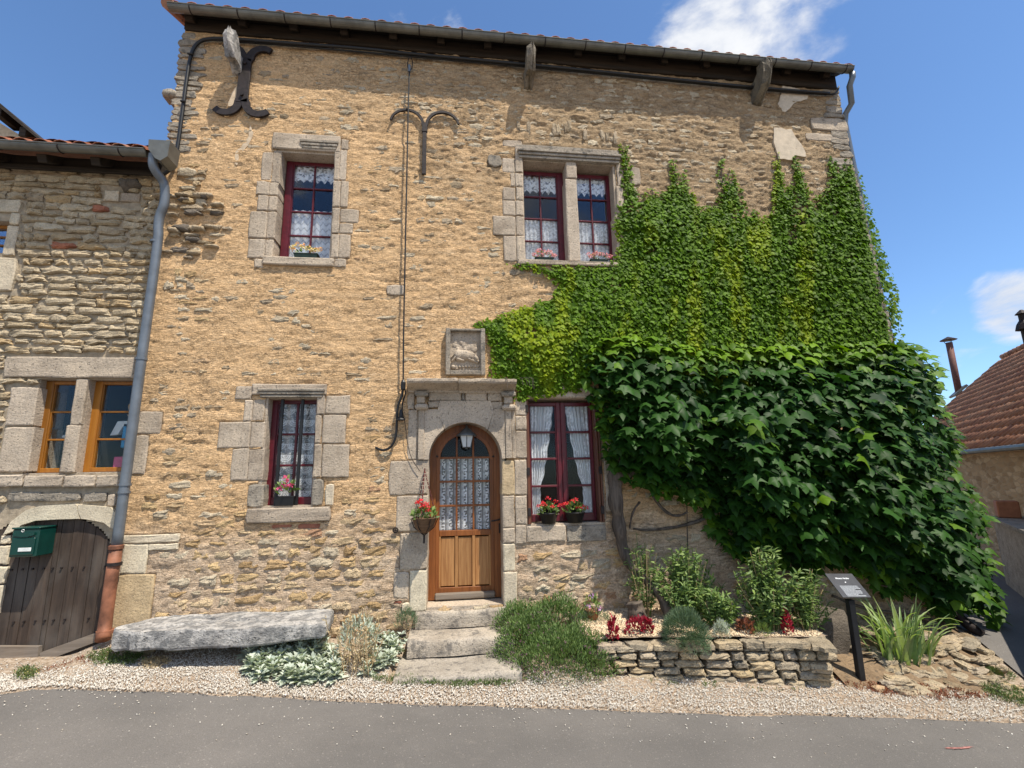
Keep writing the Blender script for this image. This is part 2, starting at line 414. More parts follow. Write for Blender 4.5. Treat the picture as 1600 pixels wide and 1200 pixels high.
MT['door_sunlit'] = mat_wood('sunlit_oak_panel', (.26, .115, .038), (.42, .22, .085), 'z', .5, .8, .2)  # lighter copy of the oak: sunlight on the lower door put into the colour
MT['orange_wood'] = mat_wood('orange_larch', (.24, .088, .010), (.33, .135, .018), 'z', .4, .8, .12)
MT['shutter'] = mat_wood('brown_shutter_wood', (.10, .038, .022), (.17, .065, .035), 'z', .5, .8, .2)
MT['plank'] = mat_wood('old_dark_planks', (.032, .022, .017), (.070, .048, .035), 'z', .8, .7, .7, weather=.35)
MT['board'] = mat_wood('weathered_board', (.14, .11, .085), (.24, .20, .16), 'x', .85, .7, .6, weather=.5)
MT['beam'] = mat_wood('dark_eave_timber', (.016, .012, .009), (.045, .032, .022), 'x', .85, .5, .6)
MT['iron'] = mat_plain('wrought_iron', (.030, .022, .021), .62, .3, .35, 60, .35)
MT['black'] = mat_plain('black_plastic', (.012, .012, .013), .45)
MT['blackmetal'] = mat_plain('black_powder_coat', (.013, .014, .017), .4)
MT['zinc'] = mat_plain('zinc_gutter', (.16, .16, .145), .5, .55, .1, 20, .2)
MT['greypipe'] = mat_plain('blue_grey_pipe', (.155, .175, .20), .42, .35, .1, 20, .15)
MT['terracotta_pipe'] = mat_plain('terracotta_coloured_pipe', (.29, .115, .062), .65, 0, .25, 14, .45)
MT['tile'] = mat_stone('clay_roof_tile', [(.35, .12, .07), (.45, .18, .10), (.28, .11, .075), (.42, .21, .13)], pits=.25, bump=.4, lichen=.15)
MT['tile_nb'] = mat_stone('weathered_orange_tile', [(.34, .155, .085), (.42, .21, .12), (.29, .13, .08), (.46, .25, .15)], pits=.3, bump=.4, lichen=.2, lich_col=(.16, .12, .09))
MT['green_box'] = mat_plain('dark_green_enamel', (.004, .045, .036), .3, 0, .04, 30, .1)
MT['white'] = mat_plain('white_plastic', (.75, .76, .73), .4)
MT['pink_glaze'] = mat_plain('pink_plastic', (.55, .07, .2), .4)
MT['blue'] = mat_plain('blue_plastic', (.02, .25, .52), .4)
MT['wicker'] = mat_wood('brown_bark_basket', (.10, .055, .03), (.20, .12, .07), 'x', .85, 1, .8)
MT['pot_green'] = mat_plain('dark_green_pot', (.012, .03, .022), .5)
MT['pot_terra'] = mat_plain('terracotta_pot', (.36, .15, .08), .8, 0, .2)
MT['bark'] = mat_wood('grey_vine_bark', (.045, .035, .028), (.15, .12, .095), 'z', .95, .55, 1.6)
MT['lantern_glass'] = mat_plain('frosted_glass', (.62, .66, .68), .25, var=.05)
MT['lantern'] = mat_plain('aged_lantern_metal', (.14, .15, .15), .5, .5, .1)
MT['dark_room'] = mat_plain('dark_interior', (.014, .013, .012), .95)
MT['panel'] = mat_plain('dark_grey_panel', (.065, .065, .07), .32, .2)
MT['print'] = mat_plain('light_print', (.72, .73, .75), .5, var=.02)
MT['print_dim'] = mat_plain('dim_print', (.36, .38, .41), .5, var=.05)
MT['print_block'] = mat_plain('grey_print', (.27, .285, .31), .5, var=.05)
def mat_glass(name, k0):
    n = N(name); out = [q for q in n.t.nodes if q.type == 'OUTPUT_MATERIAL'][0]
    g = n.n('ShaderNodeBsdfGlossy'); g.inputs['Roughness'].default_value = .02; g.inputs['Color'].default_value = (.85, .9, 1, 1)
    t = n.n('ShaderNodeBsdfTransparent'); t.inputs['Color'].default_value = (.97, .98, .98, 1)
    f = n.n('ShaderNodeFresnel'); f.inputs['IOR'].default_value = 1.5
    nz = n.bump(n.noise(4, 2, wpos_map(n, (1, 1, 1))), .05, .02); n.t.links.new(nz, g.inputs['Normal'])
    k = n.math('MINIMUM', n.math('MULTIPLY', f.outputs[0], k0), 1.0)
    m = n.n('ShaderNodeMixShader'); n.t.links.new(k, m.inputs[0]); n.t.links.new(t.outputs[0], m.inputs[1]); n.t.links.new(g.outputs[0], m.inputs[2])
    n.t.links.new(m.outputs[0], out.inputs[0]); return n.m
MT['glass'] = mat_glass('window_glass', .6); MT['glass_low'] = mat_glass('low_window_glass', .28)  # low panes: same glass, reflection weakened to imitate dark surroundings opposite
def mat_lace():
    n = N('lace', .9, .1); out = [q for q in n.t.nodes if q.type == 'OUTPUT_MATERIAL'][0]
    d = n.n('ShaderNodeBsdfDiffuse'); d.inputs['Color'].default_value = (.90, .90, .92, 1)
    tr = n.n('ShaderNodeBsdfTranslucent'); tr.inputs['Color'].default_value = (.6, .6, .65, 1)
    a = n.n('ShaderNodeAddShader'); n.t.links.new(d.outputs[0], a.inputs[0])
    t = n.n('ShaderNodeBsdfTransparent'); m = n.n('ShaderNodeMixShader')
    fac = n.attr('lace'); n.t.links.new(fac, m.inputs[0]); n.t.links.new(t.outputs[0], m.inputs[1]); n.t.links.new(d.outputs[0], m.inputs[2])
    n.t.links.new(m.outputs[0], out.inputs[0]); return n.m
MT['lace'] = mat_lace()
# ================================================================== GROUND
def strip_grid(name, xs, ys, zfun, mat, kind='structure', label=None):
    X, Y = np.meshgrid(xs, ys, indexing='ij'); Z = zfun(X, Y)
    V = np.stack([X.ravel(), Y.ravel(), Z.ravel()], 1); nx, ny = len(xs), len(ys)
    i = np.arange(nx-1)[:, None]*ny+np.arange(ny-1)[None, :]
    F = np.stack([i, i+ny, i+ny+1, i+1], -1).reshape(-1, 4)
    o = link(name, mesh_np(name, V, F, True), mat); tag(o, label, kind=kind); return o
gzv = np.vectorize(gz)
def road_edge(x):               # front limit of the verge
    x = np.asarray(x, dtype=float)
    return -1.20-0.113*(x-0.48)+.012*np.sin(x*2.3)+.008*np.sin(x*7.1)
def m_asphalt():
    n = N('asphalt', .88, .25); p = wpos_map(n, (1, 1, 1))
    a = n.noise(130, 3, p, .7); b = n.noise(1.3, 5, p, .6); v = n.vor(120, p, out='Color')
    sv = n.n('ShaderNodeSeparateColor'); n.t.links.new(v, sv.inputs[0])
    c = n.ramp(a, [(.3, (.118, .109, .101)), (.5, (.152, .141, .131)), (.7, (.188, .175, .162))])
    c = n.mix(n.math('MULTIPLY', n.sm(sv.outputs[0], .97, .995), .5), c, (.34, .31, .28))
    c = n.mix(1.0, c, n.ramp(b, [(.3, (.86, .86, .86)), (.7, (1.1, 1.09, 1.08))]), 'MULTIPLY')
    t = n.sm(n.noise(.8, 4, wpos_map(n, (.35, 1.4, 1)), .55), .42, .68); c = n.mix(n.math('MULTIPLY', t, .30), c, (.085, .08, .076)); g = n.sm(n.noise(7, 5, p, .7), .60, .75); c = n.mix(n.math('MULTIPLY', g, .25), c, (.24, .21, .18))
    return n.done(c, n.bump(a, .6, .004))
def m_soil():
    n = N('gritty_soil', .95, .15); p = wpos_map(n, (1, 1, 1))
    a = n.noise(26, 5, p, .7); c = n.ramp(a, [(.3, (.17, .12, .08)), (.5, (.34, .26, .19)), (.7, (.50, .43, .35))])
    return n.done(c, n.bump(a, .8, .02))
def m_gravel(name, cols):
    n = N(name, .9, .2); r = n.rnd(); k = len(cols)
    return n.done(n.mix(1.0, n.ramp(r, [(i/(k-1), c) for i, c in enumerate(cols)]), n.ramp(n.noise(60, 2, wpos_map(n, (1, 1, 1))), [(.3, (.8, .8, .8)), (.7, (1.1, 1.1, 1.1))]), 'MULTIPLY'))
MT['asphalt'] = m_asphalt(); MT['soil'] = m_soil()
MT['gravel'] = m_gravel('pale_gravel', [(.34, .30, .25), (.55, .50, .43), (.68, .64, .57), (.46, .39, .31), (.76, .72, .65), (.42, .34, .26)])
MT['gravel_y'] = m_gravel('yellow_gravel', [(.55, .40, .25), (.68, .52, .34), (.75, .62, .44), (.60, .47, .32)])
# the one ground sheet that reaches far out (just below the surfaces laid on it)
gx = np.concatenate([[-400, -120, -40, -15], np.arange(-9, 14.1, 1.0), [20, 40, 120, 400]])
gy = np.concatenate([[-400, -100, -30, -14], np.arange(-9, -1.5, 1.5), np.arange(-1.2, .41, .2), [1, 3, 6, 10, 20, 30, 100, 400]])
strip_grid('ground', gx, gy, lambda X, Y: gzv(X, Y)-.045, MT['soil'])
rx = np.concatenate([[-60, -25], np.arange(-12, 16.01, .25), [25, 60]]); rv = np.linspace(0, 1, 26)
Xr, Vr = np.meshgrid(rx, rv, indexing='ij'); Yr = road_edge(np.clip(Xr, -12, 16))*(1-Vr)+(-9.5)*Vr
Zr = gzv(Xr, Yr)-.004+.006*(fbm(Xr*.8, Yr*.8, 3)-.5); ny = len(rv)
i = np.arange(len(rx)-1)[:, None]*ny+np.arange(ny-1)[None, :]
tag(link('road', mesh_np('road', np.stack([Xr.ravel(), Yr.ravel(), Zr.ravel()], 1), np.stack([i, i+1, i+ny+1, i+ny], -1).reshape(-1, 4), True), MT['asphalt']), kind='structure')
# side street running back past the house's right-hand corner
def street(u, v):               # u: 0..1 across, v along
    return None
sv_, su_ = np.concatenate([np.arange(-2.4, .5, .1), np.arange(.5, 40, .5)]), np.linspace(0, 1, 8)
Sx, Su = np.meshgrid(sv_, su_, indexing='ij')
lx = np.interp(Sx, [-2.6, -1.75, -1.30, -.05, .3, 5, 40], [6.6, 5.75, 5.52, 6.22, 6.22, 6.25, 6.3]); rxx = 8.4+.70*np.maximum(Sx, 0)
Xs = lx*(1-Su)+rxx*Su+np.where(Sx < .3, (.3-Sx)*1.9*Su, 0); Zs = gzv(Xs, Sx)+.034
ny = len(su_); i = np.arange(len(sv_)-1)[:, None]*ny+np.arange(ny-1)[None, :]
tag(link('side_street', mesh_np('side_street', np.stack([Xs.ravel(), Sx.ravel(), Zs.ravel()], 1), np.stack([i, i+ny, i+ny+1, i+1], -1).reshape(-1, 4), True), MT['asphalt']), kind='structure')
# verge: soil strip with loose gravel on it
vx = np.arange(-12, 7.51, .06); vv = np.linspace(0, 1, 22)
Xv, Vv = np.meshgrid(vx, vv, indexing='ij'); Yv = (road_edge(Xv)-.02)*(1-Vv)+.12*Vv
Zv = gzv(Xv, Yv)+.012+.02*(fbm(Xv*3, Yv*3, 5)-.5)-.02*(1-Vv)**6-.14*((Xv > -.58) & (Xv < .66) & (Yv > -.84)); ny = len(vv)
i = np.arange(len(vx)-1)[:, None]*ny+np.arange(ny-1)[None, :]
tag(link('verge', mesh_np('verge', np.stack([Xv.ravel(), Yv.ravel(), Zv.ravel()], 1), np.stack([i, i+ny, i+ny+1, i+1], -1).reshape(-1, 4), True), MT['soil']), kind='structure')
OCT = np.array([(1, 0, 0), (0, 1, 0), (-1, 0, 0), (0, -1, 0), (0, 0, 1), (0, 0, -1)], float)
OCF = np.array([(0, 1, 4), (1, 2, 4), (2, 3, 4), (3, 0, 4), (1, 0, 5), (2, 1, 5), (3, 2, 5), (0, 3, 5)])
def pebbles(name, pts, smin, smax, mat, seed, parent=None, flat=.6):
    rg = np.random.default_rng(seed); m = len(pts); s = rg.uniform(smin, smax, m)**1.0
    a = rg.uniform(0, 6.28, m); V = OCT[None]*np.stack([rg.uniform(.7, 1.2, m), rg.uniform(.55, 1, m), rg.uniform(.4, .8, m)*flat/.6], 1)[:, None, :]
    V = V+rg.uniform(-.22, .22, (m, 6, 3)); tx = rg.uniform(-.5, .5, m)
    c, s_ = np.cos(a)[:, None], np.sin(a)[:, None]
    x = V[..., 0]*c-V[..., 1]*s_; y = V[..., 0]*s_+V[..., 1]*c; z = V[..., 2]+x*tx[:, None]
    P = np.stack([x, y, z], -1)*s[:, None, None]+np.asarray(pts)[:, None, :]
    F = (OCF[None]+np.arange(m)[:, None, None]*6).reshape(-1, 3)
    return link(name, mesh_np(name, P.reshape(-1, 3), F), mat, parent, kind='stuff')
rg = np.random.default_rng(4)
n_ = 125000; px_ = rg.uniform(-6.2, 8.0, n_); t_ = rg.uniform(0, 1, n_)
ye = road_edge(px_); py_ = ye-.035+(t_**1.0)*(-.0-ye)
left_fill = np.where(px_ < -.7, 1.0, 1.0)
den = np.clip(1.15-((py_-ye)/np.clip(.55+.1*fbm(px_*2, px_*0, 3), .3, 1))**2*.9, .12, 1)
den = np.where((px_ > 3.75) & (py_-ye > .46+.15*fbm(px_*3, py_*3, 9)), .06, den)
den = np.where(px_ < -3.4, np.where(py_-ye > .3, .08, den), den)
den = den*(.45+.75*sstep(fbm(px_*1.7, py_*4, 21), .3, .55))
den = np.where(py_ < ye, .25, den)
sl_x = np.interp(py_, [-2.6, -1.75, -1.30, -.05, .3], [6.6, 5.75, 5.52, 6.22, 6.22]); den = np.where(px_ > sl_x+.02, 0, den)
den = np.where((px_ > -.60) & (px_ < .68) & (py_ > -.86), 0, den)
keep = rg.uniform(0, 1, n_) < den; px_, py_ = px_[keep], py_[keep]
m_ = 420; ax_ = rg.uniform(-6, 5.3, m_); ay_ = road_edge(ax_)-np.abs(rg.normal(0, .28, m_)); px_ = np.concatenate([px_, ax_]); py_ = np.concatenate([py_, ay_])      # grit strayed onto the road
tag(pebbles('gravel', np.stack([px_, py_, gzv(px_, py_)+np.where(py_ < road_edge(px_)-.03, .001, .016)], 1), .004, .0105, MT['gravel'], 8), 'pale crushed gravel along the road edge', 'gravel', kind='stuff')
# a painted survey mark on the asphalt
g0 = Gp(1498, 1169); MT['paint_pink'] = mat_plain('faded_pink_paint', (.34, .155, .135), .8, var=.35, scale=90)
b = MB(); P = []
for k in range(28):
    a = 2*math.pi*k/28; rr_ = 1+.22*math.sin(k*3.7)+.14*math.sin(k*7.1); P.append((g0[0]+.115*rr_*math.cos(a), g0[1]+.012*rr_*math.sin(a)+.008*math.cos(a*2)))
b.add([(x, y, gz(x, y)+.0035) for x, y in P]+[(g0[0], g0[1], g0[2]+.0035)], [(k, (k+1) % 28, 28) for k in range(28)])
tag(b.build('paint_mark', MT['paint_pink']), kind='structure')

# ================================================================== STONE PIECES
def stone_arrays(w, h, d, rg, nx=6, nz=5, bulge=.012, rough=.006, corner=.45, jit=.12, edge=.010):
    """one irregular broken stone: faceted front face towards -Y near y=0, sides running back to y=d"""
    u = np.linspace(-1, 1, nx); v = np.linspace(-1, 1, nz)
    U, Vv = np.meshgrid(u, v, indexing='ij')
    sx, sz = rg.uniform(0, 99, 2)
    x = U*np.sqrt(1-corner*Vv**2/2); z = Vv*np.sqrt(1-corner*U**2/2)
    e = np.maximum(np.abs(U), np.abs(Vv)); on = e > .99
    k = np.where(on, rg.uniform(.84, 1.06, U.shape), 1)
    x = x*k*w/2*(1+jit*(vnoise(Vv*1.3+sx, U*.9+sz, 3)-.5)*2)+np.where(on, 0, rg.uniform(-1, 1, U.shape)*w*.05)
    z = z*k*h/2*(1+jit*1.8*(vnoise(U*1.9+sx, Vv*.7+sz, 5)-.5)*2)+np.where(on, 0, rg.uniform(-1, 1, U.shape)*h*.06)
    tilt = rg.uniform(-.006, .006)
    y = -bulge*np.where(on, 0, .7+.3*rg.random(U.shape))+rough*(rg.uniform(-1, 1, U.shape))+np.where(on, edge*rg.uniform(.3, 1.2, U.shape), 0)+tilt*U+.005*Vv
    V = np.stack([x, y, z], -1).reshape(-1, 3)
    i = np.arange(nx-1)[:, None]*nz+np.arange(nz-1)[None, :]
    F = [tuple(q) for q in np.stack([i, i+nz, i+nz+1, i+1], -1).reshape(-1, 4)]
    ring = [k*nz for k in range(nx)]+[(nx-1)*nz+k for k in range(1, nz)]+[k*nz+nz-1 for k in range(nx-2, -1, -1)]+[k for k in range(nz-2, 0, -1)]
    b = len(V); back = V[ring].copy(); back[:, 1] = d; V = np.vstack([V, back]); m = len(ring)
    for k in range(m):
        F.append((ring[k], b+k, b+(k+1) % m, ring[(k+1) % m]))
    return V, F
def rubble(x0, x1, z0, z1, hr, lr, rg, ok, wave=.02, fill=(.7, 1.0), gap=(.004, .02), recurse=False):
    out = []; z = z0; row = 0
    def fit(cx, cz, l, hh, dep):       # cut a stone down to fit beside openings and blocks
        if ok(cx, cz, l, hh): out.append((cx, cz, l*.97, hh*.93, rg.uniform(-.05, .05)))
        elif recurse and dep < 2 and l > .09:
            fit(cx-l/4, cz, l/2, hh, dep+1); fit(cx+l/4, cz, l/2, hh, dep+1)
    while z < z1:
        h = rg.uniform(*hr); x = x0+rg.uniform(-.2, 0)
        while x < x1:
            l = rg.uniform(*lr)
            hh = h*rg.uniform(*fill)
            cx, cz = x+l/2, z+h/2+wave*math.sin(x*1.3+row*.5)+rg.uniform(-.008, .008)
            fit(cx, cz, l, hh, 0)
            x += l+rg.uniform(*gap)
        z += h+.006; row += 1
    return out
def lay_stones(stones, yfun, mat_names, parent, seed, variants=14, limit=300, name='stone', depth=.06, **kw):
    """stones: (cx,cz,w,h,rot); the biggest are objects of their own, the rest one joined part"""
    rg = np.random.default_rng(seed)
    vs = []
    for k in range(variants):
        V, F = stone_arrays(.22, .08, depth, rg, **kw); V = V.copy(); V[:, 0] /= .22; V[:, 2] /= .08
        vs.append((V, F))
    meshes = {}
    def key_view(s):
        X, Z = s[0], s[1]; d2 = X*X+Z*Z*1.2+31; return -s[2]*s[3]/d2
    order = sorted(range(len(stones)), key=lambda k: key_view(stones[k]))
    rest = MB(); rest_m = {}
    for n_i, k in enumerate(order):
        cx, cz, w, h, rot = stones[k]; vi = rg.integers(variants); mname = mat_names(cx, cz, rg)
        y = yfun(cx, cz, rg); fl = -1 if rg.random() < .5 else 1
        Mx = Matrix.Translation((cx, y, cz))@Matrix.Rotation(rot, 4, 'Y')@Matrix.Diagonal((w, 1, h, 1))
        if n_i < limit:
            kk = (vi, mname)
            if kk not in meshes:
                me = mesh_np(name, vs[vi][0], vs[vi][1], False); me.materials.append(MT[mname]); meshes[kk] = me
            link(name, meshes[kk], None, parent, Mx)
        else:
            V = [Mx@Vector(p) for p in vs[vi][0]]; rest_m.setdefault(mname, MB()).add(V, vs[vi][1])
    for mname, mb in rest_m.items():
        mb.build(name+'s', MT[mname], parent, False, kind='stuff')
def block(x0, x1, z0, z1, mat='ashlar', parent=None, yf=-.022, yb=.30, seed=0, name='stone_block', rough=.003, corner=.05, jit=.02, nx=7, nz=6, edge=.008, label=None):
    rg = np.random.default_rng(abs(int(x0*1000)*31+int(z0*1000)*17+seed) % 2**31)
    w, h = x1-x0, z1-z0
    u = np.array([-1, -1+.06/max(w, .13)*.5, -.45, 0, .45, 1-.06/max(w, .13)*.5, 1])[:7]; v = np.array([-1, -1+.05/max(h, .11)*.5, -.35, .35, 1-.05/max(h, .11)*.5, 1])
    U, Vv = np.meshgrid(u, v, indexing='ij'); nx, nz = 7, 6
    sx, sz = rg.uniform(0, 99, 2)
    x = U*np.sqrt(1-corner*Vv**2/2)*w/2+.010*jit/.02*(vnoise(Vv*2+sx, U+sz, 3)-.5)*1.2
    z = Vv*np.sqrt(1-corner*U**2/2)*h/2+.010*jit/.02*(vnoise(U*2+sx, Vv+sz, 5)-.5)*1.2
    on = np.maximum(np.abs(U), np.abs(Vv)) > .99
    y = rough*rg.uniform(-1, 1, U.shape)+np.where(on, edge, 0)+rg.uniform(-.004, .004)
    V = np.stack([x+(x0+x1)/2, y+yf, z+(z0+z1)/2], -1).reshape(-1, 3)
    i = np.arange(nx-1)[:, None]*nz+np.arange(nz-1)[None, :]
    F = [tuple(q) for q in np.stack([i, i+nz, i+nz+1, i+1], -1).reshape(-1, 4)]
    ring = [k*nz for k in range(nx)]+[(nx-1)*nz+k for k in range(1, nz)]+[k*nz+nz-1 for k in range(nx-2, -1, -1)]+[k for k in range(nz-2, 0, -1)]
    b = len(V); back = V[ring].copy(); back[:, 1] = yb; V = np.vstack([V, back]); m = len(ring)
    for k in range(m): F.append((ring[k], b+k, b+(k+1) % m, ring[(k+1) % m]))
    return link(name, mesh_np(name, V, F, False), MT[mat], parent, label=label)
def pblock(px0, py0, px1, py1, mat='ashlar', parent=None, yf=-.022, Y=0.0, **k):
    xm, ym = (px0+px1)/2, (py0+py1)/2
    x0 = Wp(px0, ym, Y)[0]; x1 = Wp(px1, ym, Y)[0]; z1 = Wp(xm, py0, Y)[1]; z0 = Wp(xm, py1, Y)[1]
    return block(x0+.0015, x1-.0015, z0+.0015, z1-.0015, mat, parent, yf, **k)

# ================================================================== MAIN HOUSE
house = empty('stone_house', (1.2, 0, gz(1.2, 0)), 'tall ochre rendered stone house with red windows, arched door and ivy on its right half', 'house')
ZTOP = 5.74
def xr(z): return 6.12-.05*(z+2)
XL = -3.47
# openings (x0, x1, z0, z1) seen on the facade
OP = dict(UL=(-2.20, -1.525, 2.625, 4.045), LL=(-2.10, -1.57, -.285, .905), URa=(.895, 1.475, 2.70, 4.13), URb=(1.615, 2.135, 2.70, 4.13),
          LR=(.845, 1.735, -.565, .905), D=(-.295, .55, -1.41, .20))
DC, DR, DZ = .1275, .4225, .195
def hole_main(x, z, m=.03):
    r = np.zeros(np.shape(x), bool)
    for k, (a, b_, c, d) in OP.items(): r |= (x > a-m) & (x < b_+m) & (z > c-m) & (z < d+m)
    r |= (x > .88) & (x < 2.15) & (z > 2.69) & (z < 4.14)
    return r | (((x-DC)**2+(z-DZ)**2 < (DR+m)**2) & (z > DZ-.01))
def h_main(x, z):
    low = sstep(-(z+.35*(fbm(x*1.3, z*1.3, 41)-.5)*2), .05, .55)
    rough = sstep(.22*x+.2*z+1.2*fbm(x*.9, z*.9, 16), 1.0, 2.0); am = .55+.6*rough+.35*sstep(fbm(x*1.7, z*2.1, 62, 3), .52, .66)
    h = .008+am*(.015*(fbm(x*3.0, z*7.5, 11, 4)-.5)*2+.014*(fbm(x*9, z*22, 12, 4)-.5)*2)+.005*(vnoise(x*34, z*44, 13)-.5)*2
    # tooled bed lines
    zz = z+.03*(fbm(x*.9, z*.3, 14)-.5)*2; ln = np.abs(((zz/.115) % 1)-.5); keep = sstep(fbm(x*1.3+7, z*2.3, 15), .40, .60)
    h = h-.008*np.exp(-(ln/.05)**2)*keep
    h = h+rough*(.010*(fbm(x*16, z*26, 17, 3)-.5)*2)
    # fallen render by the neighbour's roof: dark eroded pocket
    pk = np.exp(-((x+3.15)/.42)**2-((z-3.05)/.42)**2); h = h-.035*pk
    lowh = .006+.019*(fbm(x*5, z*10, 18, 4)-.5)*2+.012*(fbm(x*20, z*34, 19, 3)-.5)*2
    h = h*(1-low)+lowh*low
    for a, b_, c, d in BLKR:       # render stops behind the dressed blocks
        h = np.where((x > a+.008) & (x < b_-.008) & (z > c+.008) & (z < d-.008), -.02, h)
    return h, low
def wall_grid(name, x0, x1fun, z0, z1, step, hfun, hole, mat, parent, ybase=0.0):
    nx = int((x1fun(z0)-x0)/step); nz = int((z1-z0)/step)
    u = np.linspace(0, 1, nx+1); zz = np.linspace(z0, z1, nz+1); U, Z = np.meshgrid(u, zz, indexing='ij')
    xr_ = np.vectorize(x1fun)(zz)[None, :]; X = x0+U*(xr_-x0)
    X = X+np.where((U == 0) | (U == 1), .012*(vnoise(Z*9, Z*0+3, 77)-.5)*2, 0)
    h, low = hfun(X, Z); V = np.stack([X.ravel(), (ybase-h).ravel(), Z.ravel()], 1); m = nz+1
    i = np.arange(nx)[:, None]*m+np.arange(nz)[None, :]
    Xc = (X[:-1, :-1]+X[1:, 1:])/2; Zc = (Z[:-1, :-1]+Z[1:, 1:])/2; keep = ~hole(Xc, Zc)
    F = np.stack([i, i+m, i+m+1, i+1], -1)[keep].reshape(-1, 4)
    return link(name, mesh_np(name, V, F, True), mat, parent)
# the rest of the house's body (side and back walls) as plain sheets
MT['side'] = MT['rubble']
b = MB(); GZ = -2.6; RID = 4.2; ZR = 8.2
for xa, xb, inner in ((XL, XL, 1), (None, None, 0)):
    if inner: P = [(XL, .012, GZ), (XL, 8.5, GZ), (XL, 8.5, ZTOP), (XL, RID, ZR-.1), (XL, .012, ZTOP)]
    else: P = [(xr(GZ), .012, GZ), (xr(GZ), 8.5, GZ), (xr(ZTOP), 8.5, ZTOP), (xr(ZTOP), RID, ZR-.1), (xr(ZTOP), .012, ZTOP)]
    b.add(P, [(0, 1, 2, 3, 4)] if inner else [(4, 3, 2, 1, 0)])
b.add([(XL, 8.5, GZ), (xr(GZ), 8.5, GZ), (xr(ZTOP), 8.5, ZTOP), (XL, 8.5, ZTOP)], [(0, 1, 2, 3)])
b.build('side_wall', MT['rubble'], house)
# blocks around openings and quoins: pixel boxes measured on the facade plane
BL = []
def B(px0, py0, px1, py1, mat='ashlar', **k): BL.append((px0, py0, px1, py1)); return pblock(px0, py0, px1, py1, mat, house, seed=len(BL), **k)
# upper left window
for q in ((409,239,426,283),(401,284,422,305),(403,306,420,330),(389.5,331,418,373),(388.5,374,415,404)): B(*q)
for q in ((425.5,235,439,286),(421,286,435,306),(419.5,307,433.5,330),(417,331,431,373),(414,374,427.5,404)): B(*q, yf=-.012)
B(426, 211.5, 533, 237, yf=-.035); B(533.5, 219, 545, 235, yf=-.02)
for q in ((531,236,542,283),(532.5,284,545,325),(531.5,328,561,349),(531,350,552,366),(530,367,548,404)): B(*q)
for q in ((522.5,238,531.5,283),(520.5,284,532,325),(519.5,326,531,366),(517.5,367,530,404)): B(*q, yf=-.03)
B(412, 404, 523, 416.5, yf=-.05); B(522, 404.5, 541, 418); B(398, 405, 412, 419)
# lower left window
for q in ((369,604,395,624),(382,625,395,658),(342,659,392,700),(362,701,388,751)): B(*q)
for q in ((394.5,624,414,658),(391.5,659,413.5,700),(387.5,701,413,751)): B(*q, yf=-.012)
B(386.5, 756, 412, 793, 'ashlar_dark', yf=-.012, corner=.3)
B(395, 600, 511.5, 617.5, yf=-.035)
B(495.5, 617.5, 509, 648, yf=-.03); B(493, 648.5, 503, 693, yf=-.03); B(490.5, 693.5, 503, 746, yf=-.03)
for q in ((509.5,618,548,647),(503.5,648,541,693),(503.5,694,546,746)): B(*q)
B(488.5, 748, 506, 790, 'ashlar_dark', corner=.3); B(508, 756, 522.5, 790, 'ashlar_pale', corner=.3)
B(386, 793, 518, 816, yf=-.045, corner=.12); B(425, 819, 456, 826, 'brick', yf=-.012); B(465, 818, 500, 826, 'brick', yf=-.008)
# upper right double window
for q in ((784,248.5,804,270.5),(797,271,804.5,292.5),(785,293.5,805,313.5),(785,314,805.5,337.5),(770,338.5,806,368.5),(786.5,369.5,807,409)): B(*q)
for q in ((804.5,231,816,271),(805,272,817,293),(805.5,294,817,314),(805.5,315,817.5,338),(806,339,818,369),(807,370,820,409)): B(*q, yf=-.028)
B(806, 231.5, 967, 254, 'ashlar_dark', yf=-.03)
B(762, 244, 784, 262, 'ashlar_dark', yf=-.04, corner=.6, jit=.06); B(785, 220, 816, 231, 'ashlar', corner=.5)
B(884, 254, 900.5, 280, yf=-.02, yb=.3); B(885, 281, 904, 409, yf=-.02, yb=.3)
for q in ((963.5,256,974,292),(963,293,974,335),(962.5,336,975,409)): B(*q, yf=-.028)
B(983, 262, 1000, 290, 'ashlar', corner=.4); B(975, 292, 996, 320, 'ashlar', corner=.4)
B(808, 409, 966, 416.5, yf=-.05)
# lower right window and the strip between it and the door
for q in ((805,624,823,649),(805,650,823,672),(805,673,823,716),(804,718,823,773),(805,774,823,819),(805,820,822,850)): B(*q)
B(823, 604, 930, 622, 'ashlar', yf=-.02); B(822, 820.5, 884, 846, 'ashlar'); B(885, 820.5, 947, 846, 'ashlar_dark')
B(943, 622, 962, 700, 'ashlar'); B(944.5, 702, 966, 800, 'ashlar')
# door jambs below the pilasters
for q in ((608.5,719.5,670,773),(619,774,669.5,831),(625,832,668.5,890)): B(*q, yf=-.02, corner=.12)
B(640, 891, 667.5, 955, 'ashlar_pale'); B(615, 893, 639, 935, 'ashlar', corner=.3)
B(784, 719.5, 804, 773, 'ashlar_yellow'); B(785, 774, 804, 824); B(785.5, 825, 804.5, 848); B(786, 849, 804.5, 892, 'ashlar_pale'); B(786.5, 893, 808.5, 949, 'ashlar_pale')
B(616, 938, 628, 943, 'brick', yf=-.012); B(628, 941, 640, 955, 'ashlar_pale', corner=.5)
# quoins by the neighbour's wall
B(217, 643, 254, 678, 'ashlar'); B(209, 680, 231, 741, 'ashlar'); B(192, 835, 282, 848, 'ashlar_pale'); B(191, 849.5, 231, 896, 'ashlar_pale'); B(175, 897, 239, 982, 'ashlar_yellow', corner=.15)
B(604, 446, 633, 462, 'ashlar', corner=.4); B(232, 849.5, 280, 860, 'ashlar_pale', corner=.3)
for q in ((1208,139,1262,160),(1262,182,1322,200),(1205,205,1245,248)): pass
B(1266, 186, 1323, 205, 'ashlar', yf=-.02, corner=.3); B(1258, 210, 1326, 222, 'ashlar', yf=-.02, corner=.3)
